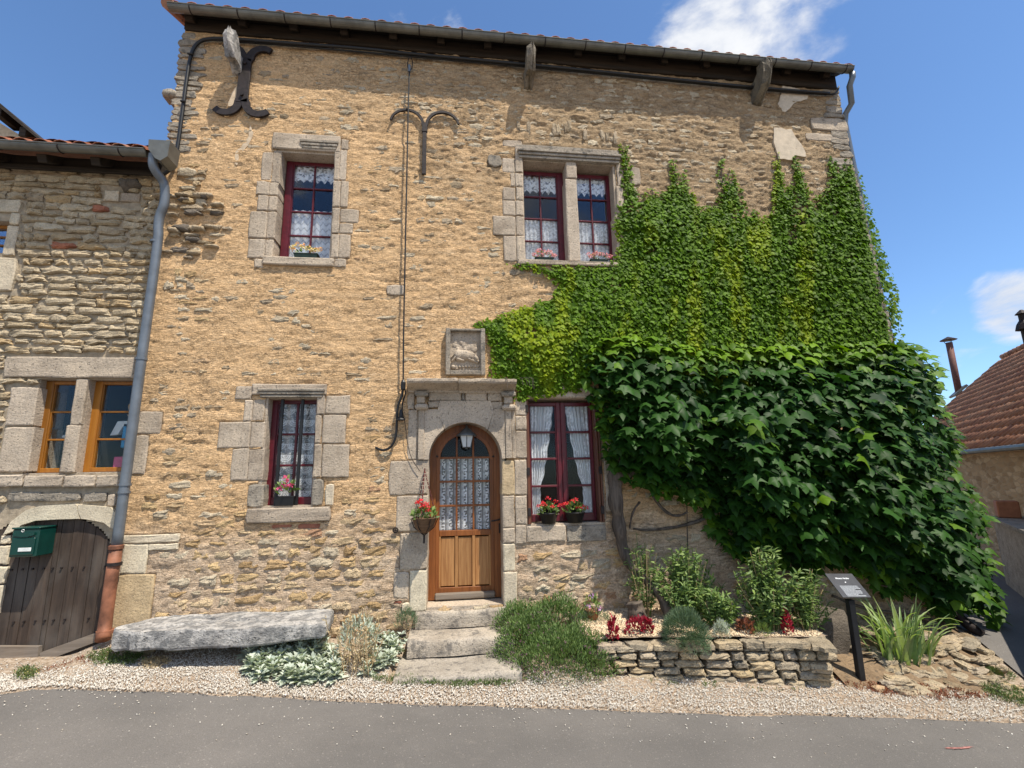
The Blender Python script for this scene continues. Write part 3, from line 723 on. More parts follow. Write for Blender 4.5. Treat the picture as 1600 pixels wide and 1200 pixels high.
# quoin stones on both upper corners, ragged
rgq = np.random.default_rng(77)
z = 3.95
while z < 5.6:
    h = rgq.uniform(.06, .12); w = rgq.uniform(.14, .34); block(XL-.02-rgq.uniform(0, .035), XL+w, z, z+h*.9, 'ashlar_dark', house, yf=-.018-rgq.uniform(0, .014), corner=.4, jit=.05, name='quoin'); z += h
z = -1.0
while z < 5.6:
    h = rgq.uniform(.07, .14); w = rgq.uniform(.16, .40); xe = xr(z); block(xe-w, xe+.015+rgq.uniform(0, .03), z, z+h*.9, 'ashlar_dark', house, yf=-.014-rgq.uniform(0, .012), corner=.4, jit=.05, name='quoin', yb=.3); z += h
b = MB(); V, F = stone_arrays(.20, .12, .15, rgq, bulge=.03, corner=.8); 
V[:, 0] += Wp(266, 147)[0]; V[:, 1] -= .02; V[:, 2] += Wp(266, 147)[1]; b.add(V, F).build('jutting_stone', MT['ashlar_dark'], house, True)

RECTS = []
for q in BL:
    xm, ym = (q[0]+q[2])/2, (q[1]+q[3])/2
    RECTS.append((Wp(q[0], ym)[0], Wp(q[2], ym)[0], Wp(xm, q[3])[1], Wp(xm, q[1])[1]))
RECTS += [(-.53, .70, .15, 1.06), (-.10, .38, 1.05, 1.60), (Wp(1208, 150)[0], Wp(1262, 150)[0], Wp(1230, 180)[1], Wp(1230, 135)[1]), (Wp(1203, 205)[0], Wp(1250, 205)[0], Wp(1225, 250)[1], Wp(1225, 203)[1])]
BLKR = RECTS[:len(BL)]+[(-.53, .70, .15, 1.02)]
RECTS += list(OP.values())+[(-.29, .55, .1, .62)]
wall = wall_grid('wall', XL, xr, -2.35, ZTOP, .0185, h_main, hole_main, MT['render'], house)
def free(x, z, w, h, rects, m=.0):
    for a, b_, c, d in rects:
        if x+w/2 > a+m and x-w/2 < b_-m and z+h/2 > c+m and z-h/2 < d-m: return False
    return True
IVY_HIDE = lambda x, z: (x > 2.35 and z < 3.6+.25*math.sin(x*3) and z > -1.0) or (x > 3.6 and z < 3.9)
rgs = np.random.default_rng(5)
def ok_up(x, z, w, h):
    if x-w/2 < XL+.1 or x+w/2 > xr(z)-.05 or z > 5.60: return False
    if IVY_HIDE(x, z) or not free(x, z, w, h, RECTS, .01): return False
    p = .25+.45*float(sstep(.22*x+.2*z+1.2*fbm(np.array(x*.9), np.array(z*.9), 16), 1.0, 1.9))
    p *= .35+1.3*float(fbm(np.array(x*1.4), np.array(z*1.8), 61))
    if x < -3.0 and z < 4.6: p = .85 if 2.2 < z < 3.7 else .45
    return rgs.random() < p
up = rubble(XL, 6.0, .05, 5.62, (.055, .10), (.09, .26), rgs, ok_up, .03, (.75, 1.15))
def ok_low(x, z, w, h):
    if x-w/2 < XL+.1 or not free(x, z, w, h, RECTS, .01): return False
    if x > 2.0 and x < 3.1 and z > -1.3: return rgs.random() < .15
    if x > 3.1 and z > -1.2: return False
    return rgs.random() < .93
low_ = rubble(XL, 6.0, -2.0, .10, (.075, .125), (.13, .33), rgs, ok_low, .02, (.85, 1.05), (.0, .012))
def y_up(x, z, rg):
    if x < -3.0 and 2.2 < z < 3.7: return -rg.uniform(.008, .030)
    pk = math.exp(-((x+3.15)/.42)**2-((z-3.05)/.42)**2)
    return -rg.uniform(.0, .012)-.008*pk
def y_low(x, z, rg): return -rg.uniform(-.004, .008) if z > -.3 else -rg.uniform(.0, .013)
def m_up(x, z, rg):
    if x < -2.9 and 2.5 < z < 3.3 and rg.random() < .4: return 'darkstone'
    if x < .6 and z < 4 and rg.random() < .25: return 'rubble_yellow'
    return 'rubble_pale' if rg.random() < .6 else 'rubble'
def m_low(x, z, rg): return 'rubble_yellow' if rg.random() < (.72 if x < 1 else .35) else 'rubble_pale'
lay_stones(up, y_up, m_up, wall, 21, limit=180, bulge=.004, rough=.006, jit=.26, edge=.012, corner=.5)
lay_stones(low_, y_low, m_low, wall, 22, limit=115, bulge=.010, rough=.010, jit=.24, edge=.012, corner=.3)
# soldier course of small upright stones over the upper right window
sol = []
for px in (1013, 1032, 1040, 1047, 1078, 1104, 1108, 1113, 1122, 1084, 1022):
    pass
for px, py in ((810,198),(826,200),(866,203),(872,204),(884,200),(890,197),(914,210),(941,212),(948,214),(961,215)):
    x, z = Wp(px, py); sol.append((x, z, .055+.02*((px*7) % 3)/3, .16+.03*((px*5) % 3), .08*math.sin(px)))
lay_stones(sol, lambda x, z, rg: -.02, lambda x, z, rg: 'rubble', wall, 23, limit=50, bulge=.008)
# pale repaired patches with ragged edge
MT['mortar_tan'] = mat_plain('tan_mortar_patch', (.56, .44, .31), .95, bump=.6, scale=50, var=.15, spec=.15)
def patch(pts, mat, yf, seed):
    rg = np.random.default_rng(seed); P = []
    for i, (a, b_) in enumerate(pts):
        c, d = pts[(i+1) % len(pts)]
        for t in (0, .33, .66): P.append(Wp(a+(c-a)*t+rg.uniform(-1.5, 1.5), b_+(d-b_)*t+rg.uniform(-1.5, 1.5)))
    MB().prism(P, yf, .02).build('mortar_patch', MT[mat], house)
patch([(1221,135),(1238,140),(1262,148),(1260,158),(1242,160),(1228,176),(1222,176),(1213,165),(1218,152)], 'mortar_pale', -.030, 1)
patch([(1208,202),(1235,205),(1257,240),(1256,248),(1240,243),(1237,251),(1214,250),(1206,224)], 'mortar_pale', -.030, 2)
patch([(375,126),(380,135),(377,160),(360,168),(357,160),(368,140)], 'mortar_tan', -.016, 3)
patch([(390,196),(396,210),(388,228),(374,240),(372,258),(367,258),(369,238),(380,228),(388,215)], 'mortar_tan', -.014, 4)

def reveal(x0, x1, z0, z1, parent, mat='ashlar', y0=.004, y1=.42, t=.07, name='reveal'):
    b = MB(); b.box(x0-t, x0, y0, y1, z0-t, z1+t); b.box(x1, x1+t, y0, y1, z0-t, z1+t); b.box(x0, x1, y0, y1, z1, z1+t); b.box(x0, x1, y0, y1, z0-t, z0)
    return b.build(name, MT[mat], parent)
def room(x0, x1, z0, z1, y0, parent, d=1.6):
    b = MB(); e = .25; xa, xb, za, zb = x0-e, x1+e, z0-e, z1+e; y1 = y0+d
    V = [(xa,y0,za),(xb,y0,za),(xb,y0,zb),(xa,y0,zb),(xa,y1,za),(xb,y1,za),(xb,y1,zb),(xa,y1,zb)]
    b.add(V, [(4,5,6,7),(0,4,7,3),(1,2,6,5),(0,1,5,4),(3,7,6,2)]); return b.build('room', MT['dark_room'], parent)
for k, (a, b_, c, d) in OP.items():
    if k != 'D': reveal(a, b_, c, d, house)
def pane(x0, x1, z0, z1, y, parent, name='pane'):
    b = MB(); b.box(x0, x1, y, y+.004, z0, z1); return b.build(name, MT['glass' if z0 > 2 else 'glass_low'], parent)
def curtain(x0, x1, z0, z1, y, fun, parent, label=None, folds=9, amp=.010, step=.006, taper=None):
    nx = max(4, int((x1-x0)/step)); nz = max(4, int((z1-z0)/step)); U, Vv = np.meshgrid(np.linspace(0, 1, nx+1), np.linspace(0, 1, nz+1), indexing='ij')
    X = x0+U*(x1-x0); Z = z0+Vv*(z1-z0); Y = y+amp*np.sin(U*folds*6.28+Vv*1.2)*(.6+.4*Vv); la = fun(U, Vv, X, Z)
    if taper is not None: X = taper(U, Vv, x0, x1)
    m = nz+1; i = np.arange(nx)[:, None]*m+np.arange(nz)[None, :]; F = np.stack([i, i+m, i+m+1, i+1], -1).reshape(-1, 4)
    return link('curtain', mesh_np('curtain', np.stack([X.ravel(), Y.ravel(), Z.ravel()], 1), F, True, {'lace': la.ravel()}), MT['lace'], parent, label=label)
def window(x0, x1, z0, z1, y, cols, rows, stile, bar, mat, parent, top=None, bot=None, dpt=.055, zsplit=None, name='window', out_l=None, out_r=None, label=None):
    """casement: outer frame + stiles as one part; bars and panes its sub-parts"""
    L = out_l if out_l is not None else stile; Rr = out_r if out_r is not None else stile; T = top or stile; Bt = bot or stile
    b = MB(); b.bbox(x0, x0+L, y, y+dpt, z0, z1); b.bbox(x1-Rr, x1, y, y+dpt, z0, z1); b.bbox(x0+L-.004, x1-Rr+.004, y+.003, y+dpt-.003, z1-T, z1-.002); b.bbox(x0+L-.004, x1-Rr+.004, y-.004, y+dpt-.003, z0+.002, z0+Bt)
    # stepped sash edge inside the frame
    s = .012; b.bbox(x0+L, x0+L+s, y+.014, y+dpt, z0+Bt, z1-T, .002); b.bbox(x1-Rr-s, x1-Rr, y+.014, y+dpt, z0+Bt, z1-T, .002)
    w = b.build(name, MT[mat], parent, label=label)
    gx0, gx1, gz0, gz1 = x0+L+s, x1-Rr-s, z0+Bt, z1-T
    xs = [gx0+(gx1-gx0)*i/cols for i in range(cols+1)]; zs = [gz0+(gz1-gz0)*i/rows for i in range(rows+1)]
    for x in xs[1:-1]: MB().bbox(x-bar/2, x+bar/2, y+.010, y+dpt-.008, gz0, gz1, .004).build('glazing_bar', MT[mat], w)
    for z in zs[1:-1]: MB().bbox(gx0, gx1, y+.012, y+dpt-.010, z-bar/2, z+bar/2, .004).build('glazing_bar', MT[mat], w)
    for i in range(cols):
        for j in range(rows): pane(xs[i]+.001, xs[i+1]-.001, zs[j]+.001, zs[j+1]-.001, y+.03, w)
    return w, (gx0, gx1, gz0, gz1)
def lace_fine(U, V, X, Z):
    t = vnoise(X*55, Z*70, 91); return np.clip(.55+.35*sstep(t, .35, .6)+.25*np.sin(X*60)**2*.4, 0, .92)
def lace_zig(U, V, X, Z):        # horizontal zigzag rows
    ph = Z/.085+.55*np.abs(((X/.075) % 1)-.5)*2; r = (ph % 1); t = sstep(np.abs(r-.5), .5, .28)
    return np.clip(.55+.38*t+.25*(vnoise(X*70, Z*90, 92)-.5), .1, .93)
def valance(U, V, X, Z):          # short top curtain with a scalloped hem
    hem = .16+.16*np.abs(np.sin(X*3.14/.085)); a = lace_zig(U, V, X, Z)
    holes = sstep(vnoise(X*48, Z*48, 93), .62, .70)*.6; return np.where(V > hem, np.clip(a+.18-holes, 0, .95), 0.0)
def lace_arcs(U, V, X, Z):        # big overlapping arcs with fringes (lower left window)
    px = (X/.155) % 1-.5; rows_ = Z/.135; pz = rows_ % 1; k = (np.floor(rows_) % 2)
    q = np.where(k > 0, px, np.abs(px)-.5)
    r = np.sqrt((q*1.0)**2+((pz-.95)*.95)**2); a = .34+.0*X
    for rr in (.16, .30, .43): a = a+.65*np.exp(-((r-rr)/.032)**2)
    a = a+.4*np.exp(-((pz-.98)/.03)**2)+.35*sstep(vnoise(X*90, Z*90, 95), .62, .72)
    return np.clip(a+.10*np.sin(X*45), .06, .95)
def lace_door(U, V, X, Z):        # vertical bands: ladders and a floral rope
    u = (X/.088) % 1; flo = sstep(vnoise(X*75, Z*60, 96)+.3*np.cos((Z/.034)*6.28)*np.exp(-((u-.5)/.16)**2), .42, .60)
    lad = .25+.7*(np.abs(((Z/.0125) % 1)-.5) > .22)*(np.abs(u-.02) < .5); band = np.abs(u-.5) < .24
    a = np.where(band, .25+.7*flo, lad*.75); edge = np.exp(-((np.abs(u-.5)-.26)/.02)**2)+np.exp(-((np.abs(u-.5)-.42)/.02)**2)
    return np.clip(a+.5*edge, .08, .95)
red = 'red'
# upper left
w1, g = window(-2.165, -1.50, 2.645, 4.045, .17, 2, 4, .055, .020, red, house, top=.045, bot=.04, out_l=.085, out_r=.05)
curtain(g[0]-.01, g[1]+.01, g[3]-.27, g[3], .225, valance, w1, folds=7); curtain(g[0]-.01, g[1]+.01, g[2], g[2]+.70, .23, lace_zig, w1, folds=6); room(*g, .26, w1)
# upper right, two lights
w2, g = window(.875, 1.505, 2.705, 4.10, .17, 2, 4, .05, .020, red, house, top=.05, bot=.035, out_l=.035, out_r=.115)
curtain(g[0]-.01, g[1]+.01, g[3]-.31, g[3], .225, valance, w2, folds=7); curtain(g[0]-.01, g[1]+.01, g[2], g[2]+.68, .23, lace_fine, w2, folds=8); room(*g, .26, w2)
w3, g = window(1.60, 2.175, 2.705, 4.10, .17, 2, 4, .05, .020, red, house, top=.05, bot=.035, out_l=.035, out_r=.075)
curtain(g[0]-.01, g[1]+.01, g[3]-.31, g[3], .225, valance, w3, folds=7); curtain(g[0]-.01, g[1]+.01, g[2], g[2]+.68, .23, lace_fine, w3, folds=8); room(*g, .26, w3)
# lower left with two iron bars in front
w4, g = window(-2.115, -1.555, -.285, .915, .14, 2, 3, .06, .024, red, house, top=.05, bot=.085, out_l=.075, out_r=.05)
curtain(g[0]-.01, g[1]+.01, g[2], g[3], .20, lace_arcs, w4, folds=5, amp=.006); room(*g, .24, w4)
for p0 in (442, 474):
    x = Wp(p0-6, 710, .06)[0]; b = MB(); b.bbox(x-.016, x+.016, .045, .077, -.284, .904, .004); b.build('window_bar', MT['black'], house)
# lower right: two casements, tied back curtains, folded shutters in the reveals
for xa, xb in ((.828, .872), (1.712, 1.752)): pass
w5, g = window(.885, 1.300, -.555, .875, .13, 1, 4, .04, .026, red, house, top=.045, bot=.09, out_l=.028, out_r=.055, name='window')
def tie(sgn):
    def f(U, V, x0, x1):
        w = .30+.68*sstep(V, .0, .05)*0+.70*np.abs(V-.30)**.8*np.where(V > .30, 1.0, .55)
        w = np.clip(.34+.75*np.where(V > .22, (V-.22)**.75, (.22-V)*.5), .25, .93)+.02*np.sin(V*40)
        return x0+U*w*(x1-x0) if sgn > 0 else x1-(1-U)*w*(x1-x0)
    return f
def voile(U, V, X, Z): 
    e = np.abs(U-.5)*2; return np.clip(.62+.25*sstep(vnoise(X*60, Z*45, 97), .5, .65)*(e > .35)+.12*np.sin(U*50), .3, .96)
curtain(g[0]-.01, g[1]+.01, g[2], g[3], .185, voile, w5, folds=6, amp=.012, taper=tie(1)); room(.86, 1.75, -.555, .875, .24, w5, 2.2)
w6, g = window(1.302, 1.702, -.555, .875, .13, 1, 4, .04, .026, red, house, top=.045, bot=.09, out_l=.055, out_r=.028)
curtain(g[0]-.01, g[1]+.01, g[2], g[3], .185, voile, w6, folds=6, amp=.012, taper=tie(-1))
b = MB(); b.bbox(.838, .884, -.012, .125, -.562, .90); b.bbox(.850, .872, -.018, -.010, -.56, .88, .002); sh = b.build('shutter', MT['shutter'], house)
for zz in (.78, .04, -.42): MB().bbox(.842, .878, -.030, -.012, zz-.05, zz+.04, .003).build('hinge', MT['iron'], sh)
b = MB(); b.bbox(1.700, 1.725, -.005, .125, -.562, .90); b.bbox(1.728, 1.748, -.03, .12, -.565, .90); sh = b.build('shutter', MT['shutter'], house)
for zz in (.78, .04, -.42): MB().bbox(1.705, 1.745, -.045, -.030, zz-.05, zz+.04, .003).build('hinge', MT['iron'], sh)
# moulded drips over windows
def mould(px0, px1, py0, py1, steps, yo=-.035, out=.05):
    x0, x1 = Wp(px0, (py0+py1)/2)[0], Wp(px1, (py0+py1)/2)[0]; z1 = Wp((px0+px1)/2, py0)[1]; z0 = Wp((px0+px1)/2, py1)[1]
    b = MB(); n = steps; h = (z1-z0)/n
    for k in range(n): b.bbox(x0+.012*k, x1-.012*k, yo-out*(1-k/n), .05, z1-h*(k+1)+.002, z1-h*k-.002, .006)
    return b.build('moulding', MT['ashlar_dark'], house)
mould(470, 530, 222.5, 236, 3, out=.022); mould(405, 509, 608, 622, 3, out=.030); mould(808, 968, 241, 254, 3, out=.045)

# ---------------------------------------------------------------- doorway
def arch_pts(r, a0, a1, n=10): return [(DC+r*math.cos(R(a0+(a1-a0)*i/n)), DZ+r*math.sin(R(a0+(a1-a0)*i/n))) for i in range(n+1)]
pl0 = Wp(653.5, 680)[0]; pr0 = Wp(789, 680)[0]; zt = Wp(720, 640)[1]; zb = Wp(720, 717.5)[1]
zk = Wp(720, 627)[1]
BEV = .006
def vous(poly, name, mat='ashlar', yf=-.035): MB().prism(poly, yf, .34).build(name, MT[mat], house)
vous([(pl0, zb), (DC-DR, zb), (DC-DR, DZ)]+arch_pts(DR, 180, 126)[1:]+[(DC-.335, zt+.0), (pl0, zt)], 'arch_stone')
vous(arch_pts(DR, 125, 52)+[(DC+.33, zt-.02), (DC+.30, zk), (DC-.30, zk), (DC-.33, zt-.02)], 'arch_stone', yf=-.038)
vous(arch_pts(DR, 51, 0)+[(DC+DR, zb), (pr0-.003, zb), (pr0-.003, zt), (DC+.336, zt)], 'arch_stone')
x0 = Wp(637, 680)[0]; block(x0, pl0-.004, zb, zt, 'ashlar', house, yf=-.012)
x1 = Wp(799, 680)[0]; x2 = Wp(805, 680)[0]; MB().bbox(pr0+.002, x1, -.05, .3, zb, zt).build('pilaster', MT['ashlar'], house); MB().bbox(x1+.002, x2, -.02, .3, zb, zt).build('pilaster', MT['ashlar'], house)
MB().bbox(pl0+.001, pl0+.07, -.048, .1, zb, zt).build('pilaster', MT['ashlar'], house)
def pb(px0, py0, px1, py1, yf, mat, name, c=.01):
    a = Wp(px0, (py0+py1)/2, yf)[0]; b_ = Wp(px1, (py0+py1)/2, yf)[0]; zz1 = Wp((px0+px1)/2, py0, yf)[1]; zz0 = Wp((px0+px1)/2, py1, yf)[1]
    MB().bbox(a, b_, yf, .1, zz0, zz1, c).build(name, MT[mat], house)
pb(648, 630.5, 669, 639.5, -.10, 'ashlar', 'capital', .022); pb(785, 631.5, 807, 640, -.10, 'ashlar', 'capital', .022)
pb(651, 618, 664, 630, -.06, 'ashlar', 'capital'); pb(788, 618, 801, 631, -.06, 'ashlar', 'capital')
pb(648, 610, 669, 618.5, -.10, 'ashlar_dark', 'capital', .015); pb(784, 611, 806, 619, -.10, 'ashlar_dark', 'capital', .015)
for q in ((670,610,721,626.5),(727,610,760.5,626.5),(762,610,783.5,627)): B(*q, yf=-.028)
B(721.5, 610, 726.5, 626.5, 'ashlar_dark', yf=-.015); B(669.5, 627, 687, 637.5, yf=-.025); B(637, 610, 648, 640, 'ashlar', yf=-.015); B(765.5, 628, 785, 640, yf=-.022)
# cornice: swept profile, broken and worn along its length
def cornice(xa, xb, ztop, seed):
    prof = [(0, -.135), (-.055, -.135), (-.06, -.115), (-.10, -.10), (-.17, -.075), (-.235, -.055), (-.25, -.035), (-.25, -.006), (-.235, 0), (0.05, .0)]
    n = int((xb-xa)/.03); V = []; F = []; rg = np.random.default_rng(seed)
    for i in range(n+1):
        x = xa+(xb-xa)*i/n; e = 1.0 if 0 < i < n else .93; wv = .014*(vnoise(np.array(x*6.0), np.array(seed*1.0), 5)-.5)*2
        for (py, pz) in prof: V.append((x, py*e+wv*(1 if py < -.1 else .2)+rg.uniform(-.003, .003), ztop+pz+wv*.5*(py < -.1)+rg.uniform(-.002, .002)))
    k = len(prof)
    for i in range(n):
        for j in range(k-1): F.append((i*k+j, i*k+j+1, (i+1)*k+j+1, (i+1)*k+j))
    F.append(tuple(range(k))[::-1]); F.append(tuple(n*k+j for j in range(k)))
    MB().add(V, F).build('cornice', MT['ashlar'], house)
zc = Wp(720, 590.5, -.25)[1]; xa, xm, xb = Wp(635.5, 592, -.25)[0], Wp(716, 592, -.25)[0], Wp(807.5, 592, -.25)[0]
cornice(xa, xm-.003, zc, 1); cornice(xm+.003, xb, zc-.004, 2)
# the door itself
Yd = .27
dw0, dw1 = DC-DR, DC+DR
b = MB(); fr = .075; n = 14
outer = [(dw0-.03, -1.395)]+[(DC+(DR+.03)*math.cos(R(180-180*i/n)), DZ+(DR+.03)*math.sin(R(180-180*i/n))) for i in range(n+1)]+[(dw1+.03, -1.395)]
inner = [(dw0+fr, -1.395)]+[(DC+(DR-fr)*math.cos(R(180-180*i/n)), DZ+(DR-fr)*math.sin(R(180-180*i/n))) for i in range(n+1)]+[(dw1-fr, -1.395)]
m = len(outer)
def ringstrip(outer, inner, y0, y1):
    m = len(outer); V = [(x, y0, z) for x, z in outer]+[(x, y0, z) for x, z in inner]+[(x, y1, z) for x, z in inner]; F = []
    for i in range(m-1): F += [(i, m+i, m+i+1, i+1), (m+i, 2*m+i, 2*m+i+1, m+i+1)]
    return V, F
V, F = ringstrip(outer, inner, Yd, Yd+.09); b.add(V, F); dframe = b.build('door_frame', MT['door'], house)
# leaf: stiles + arched head, slightly behind the frame
Yl = Yd+.022; st = .072; i0, i1 = dw0+fr, dw1-fr; zr = Wp(727, 715, .29)[1]
b = MB(); rin = DR-fr
o2 = [(DC+rin*math.cos(R(180-180*i/n)), DZ+rin*math.sin(R(180-180*i/n))) for i in range(n+1)]; q2 = [(DC+(rin-st*.62)*math.cos(R(180-180*i/n)), DZ+(rin-st*.62)*math.sin(R(180-180*i/n))) for i in range(n+1)]
V, F = ringstrip(o2, q2, Yl, Yl+.045); b.add(V, F)
g0, g1 = i0+st*.62, i1-st*.62
zlb, zlt = -1.33, Wp(727, 829.5, .29)[1]; zpt = Wp(727, 837, .29)[1]
b.bbox(i0, g0, Yl, Yl+.045, zlb, DZ+.001, .003); b.bbox(g1, i1, Yl, Yl+.045, zlb, DZ+.001, .003)
b.bbox(g0, g1, Yl+.002, Yl+.045, zpt, zlt+.01, .004)          # lock rail
b.bbox(g0, g1, Yl+.002, Yl+.045, zlb, zlb+.06, .004)
door = b.build('door', MT['door'], house)
zg0 = zlt+.01; bx = [g0+(g1-g0)*i/3 for i in range(4)]; bz = [zg0, zg0+(zr-zg0)/3, zg0+(zr-zg0)*2/3, zr]
for x in bx[1:-1]:
    zt_ = DZ+math.sqrt(max((rin-st*.62)**2-(x-DC)**2, 0))+.004; MB().bbox(x-.011, x+.011, Yl+.006, Yl+.04, zg0, zt_, .004).build('glazing_bar', MT['door'], door)
for z in bz[1:]: MB().bbox(g0, g1, Yl+.008, Yl+.038, z-.012, z+.012, .004).build('glazing_bar', MT['door'], door)
for i in range(3):
    for j in range(3): pane(bx[i]+.011, bx[i+1]-.011, bz[j]+.012, bz[j+1]-.012, Yl+.022, door)
    xs = np.linspace(bx[i]+.011, bx[i+1]-.011, 7); top = [(float(x), DZ+math.sqrt(max((rin-st*.66)**2-(x-DC)**2, 1e-4))) for x in xs[::-1]]
    MB().prism([(xs[0], zr+.012), (xs[-1], zr+.012)]+top, Yl+.022, Yl+.026).build('pane', MT['glass_low'], door)
curtain(g0, g1, zg0, zr, Yl+.07, lace_door, door, folds=4, amp=.004, step=.004)
room(dw0-.02, dw1+.02, -1.5, .75, Yl+.09, door, 2.0)
for i in range(3):
    a, c = bx[i]+.018, bx[i+1]-.018; zz0, zz1 = zlb+.06, zpt
    MB().bbox(a, c, Yl+.016, Yl+.03, zz0+.01, zz1-.014, .010).build('door_panel', MT['door_sunlit'], door)
b = MB()
for x in bx: b.bbox(x-.018 if x > g0+.01 else x-.001, x+.018 if x < g1-.01 else x+.001, Yl+.004, Yl+.04, zlb+.06, zpt, .003)
b.build('panel_stile', MT['door_sunlit'], door)
MB().bbox(i0, i1, Yl-.05, Yl+.02, -1.395, -1.325, .012).build('weather_board', MT['board'], door)
hx = Wp(780, 815, .28)[0]; hz0 = Wp(780, 840, .28)[1]; hz1 = Wp(780, 804, .28)[1]
b = MB(); b.bbox(hx-.018, hx+.018, Yl-.006, Yl+.002, hz0, hz1, .003); b.tube([(hx, Yl-.005, hz1-.05), (hx, Yl-.05, hz1-.055), (hx-.03, Yl-.055, hz1-.06), (hx-.10, Yl-.05, hz1-.07)], .009, 6)
b.tube([(hx, Yl-.005, hz1-.09), (hx+.0, Yl-.035, hz1-.12), (hx, Yl-.035, hz1-.20), (hx, Yl-.005, hz1-.22)], .008, 6); b.build('handle', MT['iron'], door)
b = MB(); b.box(dw0-.06, dw0, .02, .40, -1.47, .19); b.box(dw1, dw1+.06, .02, .40, -1.47, .19); b.box(dw0-.02, dw1+.02, .02, .42, -1.47, -1.408); b.build('reveal', MT['ashlar'], house)
for px, py in ((683, 713), (771, 713)):
    x, z = Wp(px, py, .24); MB().tube([(x, Yd+.03, z), (x, Yd-.012, z)], .014, 8).build('bolt', MT['iron'], door)
# steps
steps = empty('door_steps', (.1, -.4, gz(.1, -.4)), 'three worn stone steps leading up to the arched wooden door', 'steps')
def step(pxl, pxr, ztop, zbot, yf, yb, mat, seed):
    x0 = Wp(pxl, 960, yf)[0]; x1 = Wp(pxr, 960, yf)[0]; rg = np.random.default_rng(seed)
    nx, ny_ = 26, 7; prof = [(yf, zbot), (yf-.004, zbot*.5+ztop*.5), (yf, ztop-.03), (yf+.010, ztop-.008), (yf+.035, ztop)]+[(yf+.035+(yb-yf-.035)*k/4, ztop) for k in range(1, 5)]
    V = []; F = []; k = len(prof)
    for i in range(nx+1):
        x = x0+(x1-x0)*i/nx; dip = -.012*math.exp(-((x-(x0+x1)/2)/.25)**2)
        for (py, pz) in prof: V.append((x+rg.uniform(-.003, .003), py+.016*(float(vnoise(np.array(x*5), np.array(pz*9), seed))-.5)+rg.uniform(-.002, .002), pz+(dip if pz > ztop-.04 else 0)+.010*(float(vnoise(np.array(x*4), np.array(py*6), seed+3))-.5)))
    for i in range(nx):
        for j in range(k-1): F.append((i*k+j, (i+1)*k+j, (i+1)*k+j+1, i*k+j+1))
    b0 = len(V); V += [(x0, yb, zbot), (x1, yb, zbot)]
    F.append(tuple(range(k))[::-1]+(b0,)); F.append(tuple(nx*k+j for j in range(k))+(b0+1,))
    MB().add(V, F).build('step', MT[mat], steps, True)
step(649, 804, -1.432, -1.606, -.05, .33, 'step', 1); step(637, 803, -1.612, -1.772, -.385, .05, 'step', 2); step(617, 814, -1.776, -1.96, -.855, -.30, 'step', 3)
# ---------------------------------------------------------------- carved panel above the door
zq0, zq1 = Wp(727, 588)[1], Wp(727, 516)[1]; xq0, xq1 = Wp(696.5, 552)[0], Wp(757.5, 552)[0]
b = MB(); f = .055
b.bbox(xq0, xq0+f, -.09, .02, zq0, zq1, .008); b.bbox(xq1-f, xq1, -.09, .02, zq0, zq1, .008); b.bbox(xq0+f-.002, xq1-f+.002, -.085, .02, zq1-f*.6, zq1-.003, .008); b.bbox(xq0+f-.002, xq1-f+.002, -.085, .02, zq0+.003, zq0+f, .008)
carv = b.build('carved_panel', MT['ashlar_dark'], house)
MB().box(xq0+.02, xq1-.02, -.02, .02, zq0+.02, zq1-.02).build('panel_field', MT['ashlar'], carv)
def relief(parent):
    x0, x1, z0, z1 = xq0+f, xq1-f, zq0+f, zq1-f*.6; nx, nz = 84, 100
    U, Vv = np.meshgrid(np.linspace(0, 1, nx), np.linspace(0, 1, nz), indexing='ij'); H = np.zeros_like(U)
    def ell(cx, cz, rx_, rz_, h, rot=0):
        nonlocal H
        c, s = math.cos(rot), math.sin(rot); a = ((U-cx)*c+(Vv-cz)*s)/rx_; d = (-(U-cx)*s+(Vv-cz)*c)/rz_
        H = np.maximum(H, h*np.sqrt(np.clip(1-a*a-d*d, 0, 1)))
    def seg(p, q, r0, r1, h):
        for t in np.linspace(0, 1, 9): ell(p[0]+(q[0]-p[0])*t, p[1]+(q[1]-p[1])*t, r0+(r1-r0)*t, (r0+(r1-r0)*t)*.85, h*(1-.2*t))
    ell(.48, .40, .32, .13, .055, -.10); ell(.27, .41, .16, .14, .055); ell(.68, .37, .16, .12, .055); ell(.85, .32, .11, .075, .055, -.6); ell(.92, .25, .05, .045, .045)   # a couchant beast, head lowered to the right
    ell(.79, .41, .03, .05, .05, .5)
    seg((.24, .30), (.44, .26), .06, .035, .05); seg((.16, .34), (.06, .25), .045, .03, .045); seg((.62, .30), (.80, .24), .05, .03, .05); seg((.74, .28), (.90, .20), .04, .025, .045)
    seg((.17, .46), (.02, .34), .022, .015, .03)
    seg((.10, .10), (.92, .12), .045, .022, .045); ell(.10, .10, .08, .06, .05); ell(.20, .06, .05, .04, .04)         # scroll beneath
    for k in range(11): ell(.14+.07*k+.03*math.sin(k*5), .66+.13*math.sin(k*2.3), .09, .06, .010+.004*math.sin(k*7), k)     # worn foliage above
    H = H+.006*(fbm(U*9, Vv*11, 31)-.5)+.002
    X = x0+U*(x1-x0); Z = z0+Vv*(z1-z0); Y = -.022-H; V = np.stack([X.ravel(), Y.ravel(), Z.ravel()], 1)
    i = np.arange(nx-1)[:, None]*nz+np.arange(nz-1)[None, :]; F = np.stack([i, i+nz, i+nz+1, i+1], -1).reshape(-1, 4)
    link('relief', mesh_np('relief', V, F, True), MT['ashlar'], parent)
relief(carv)

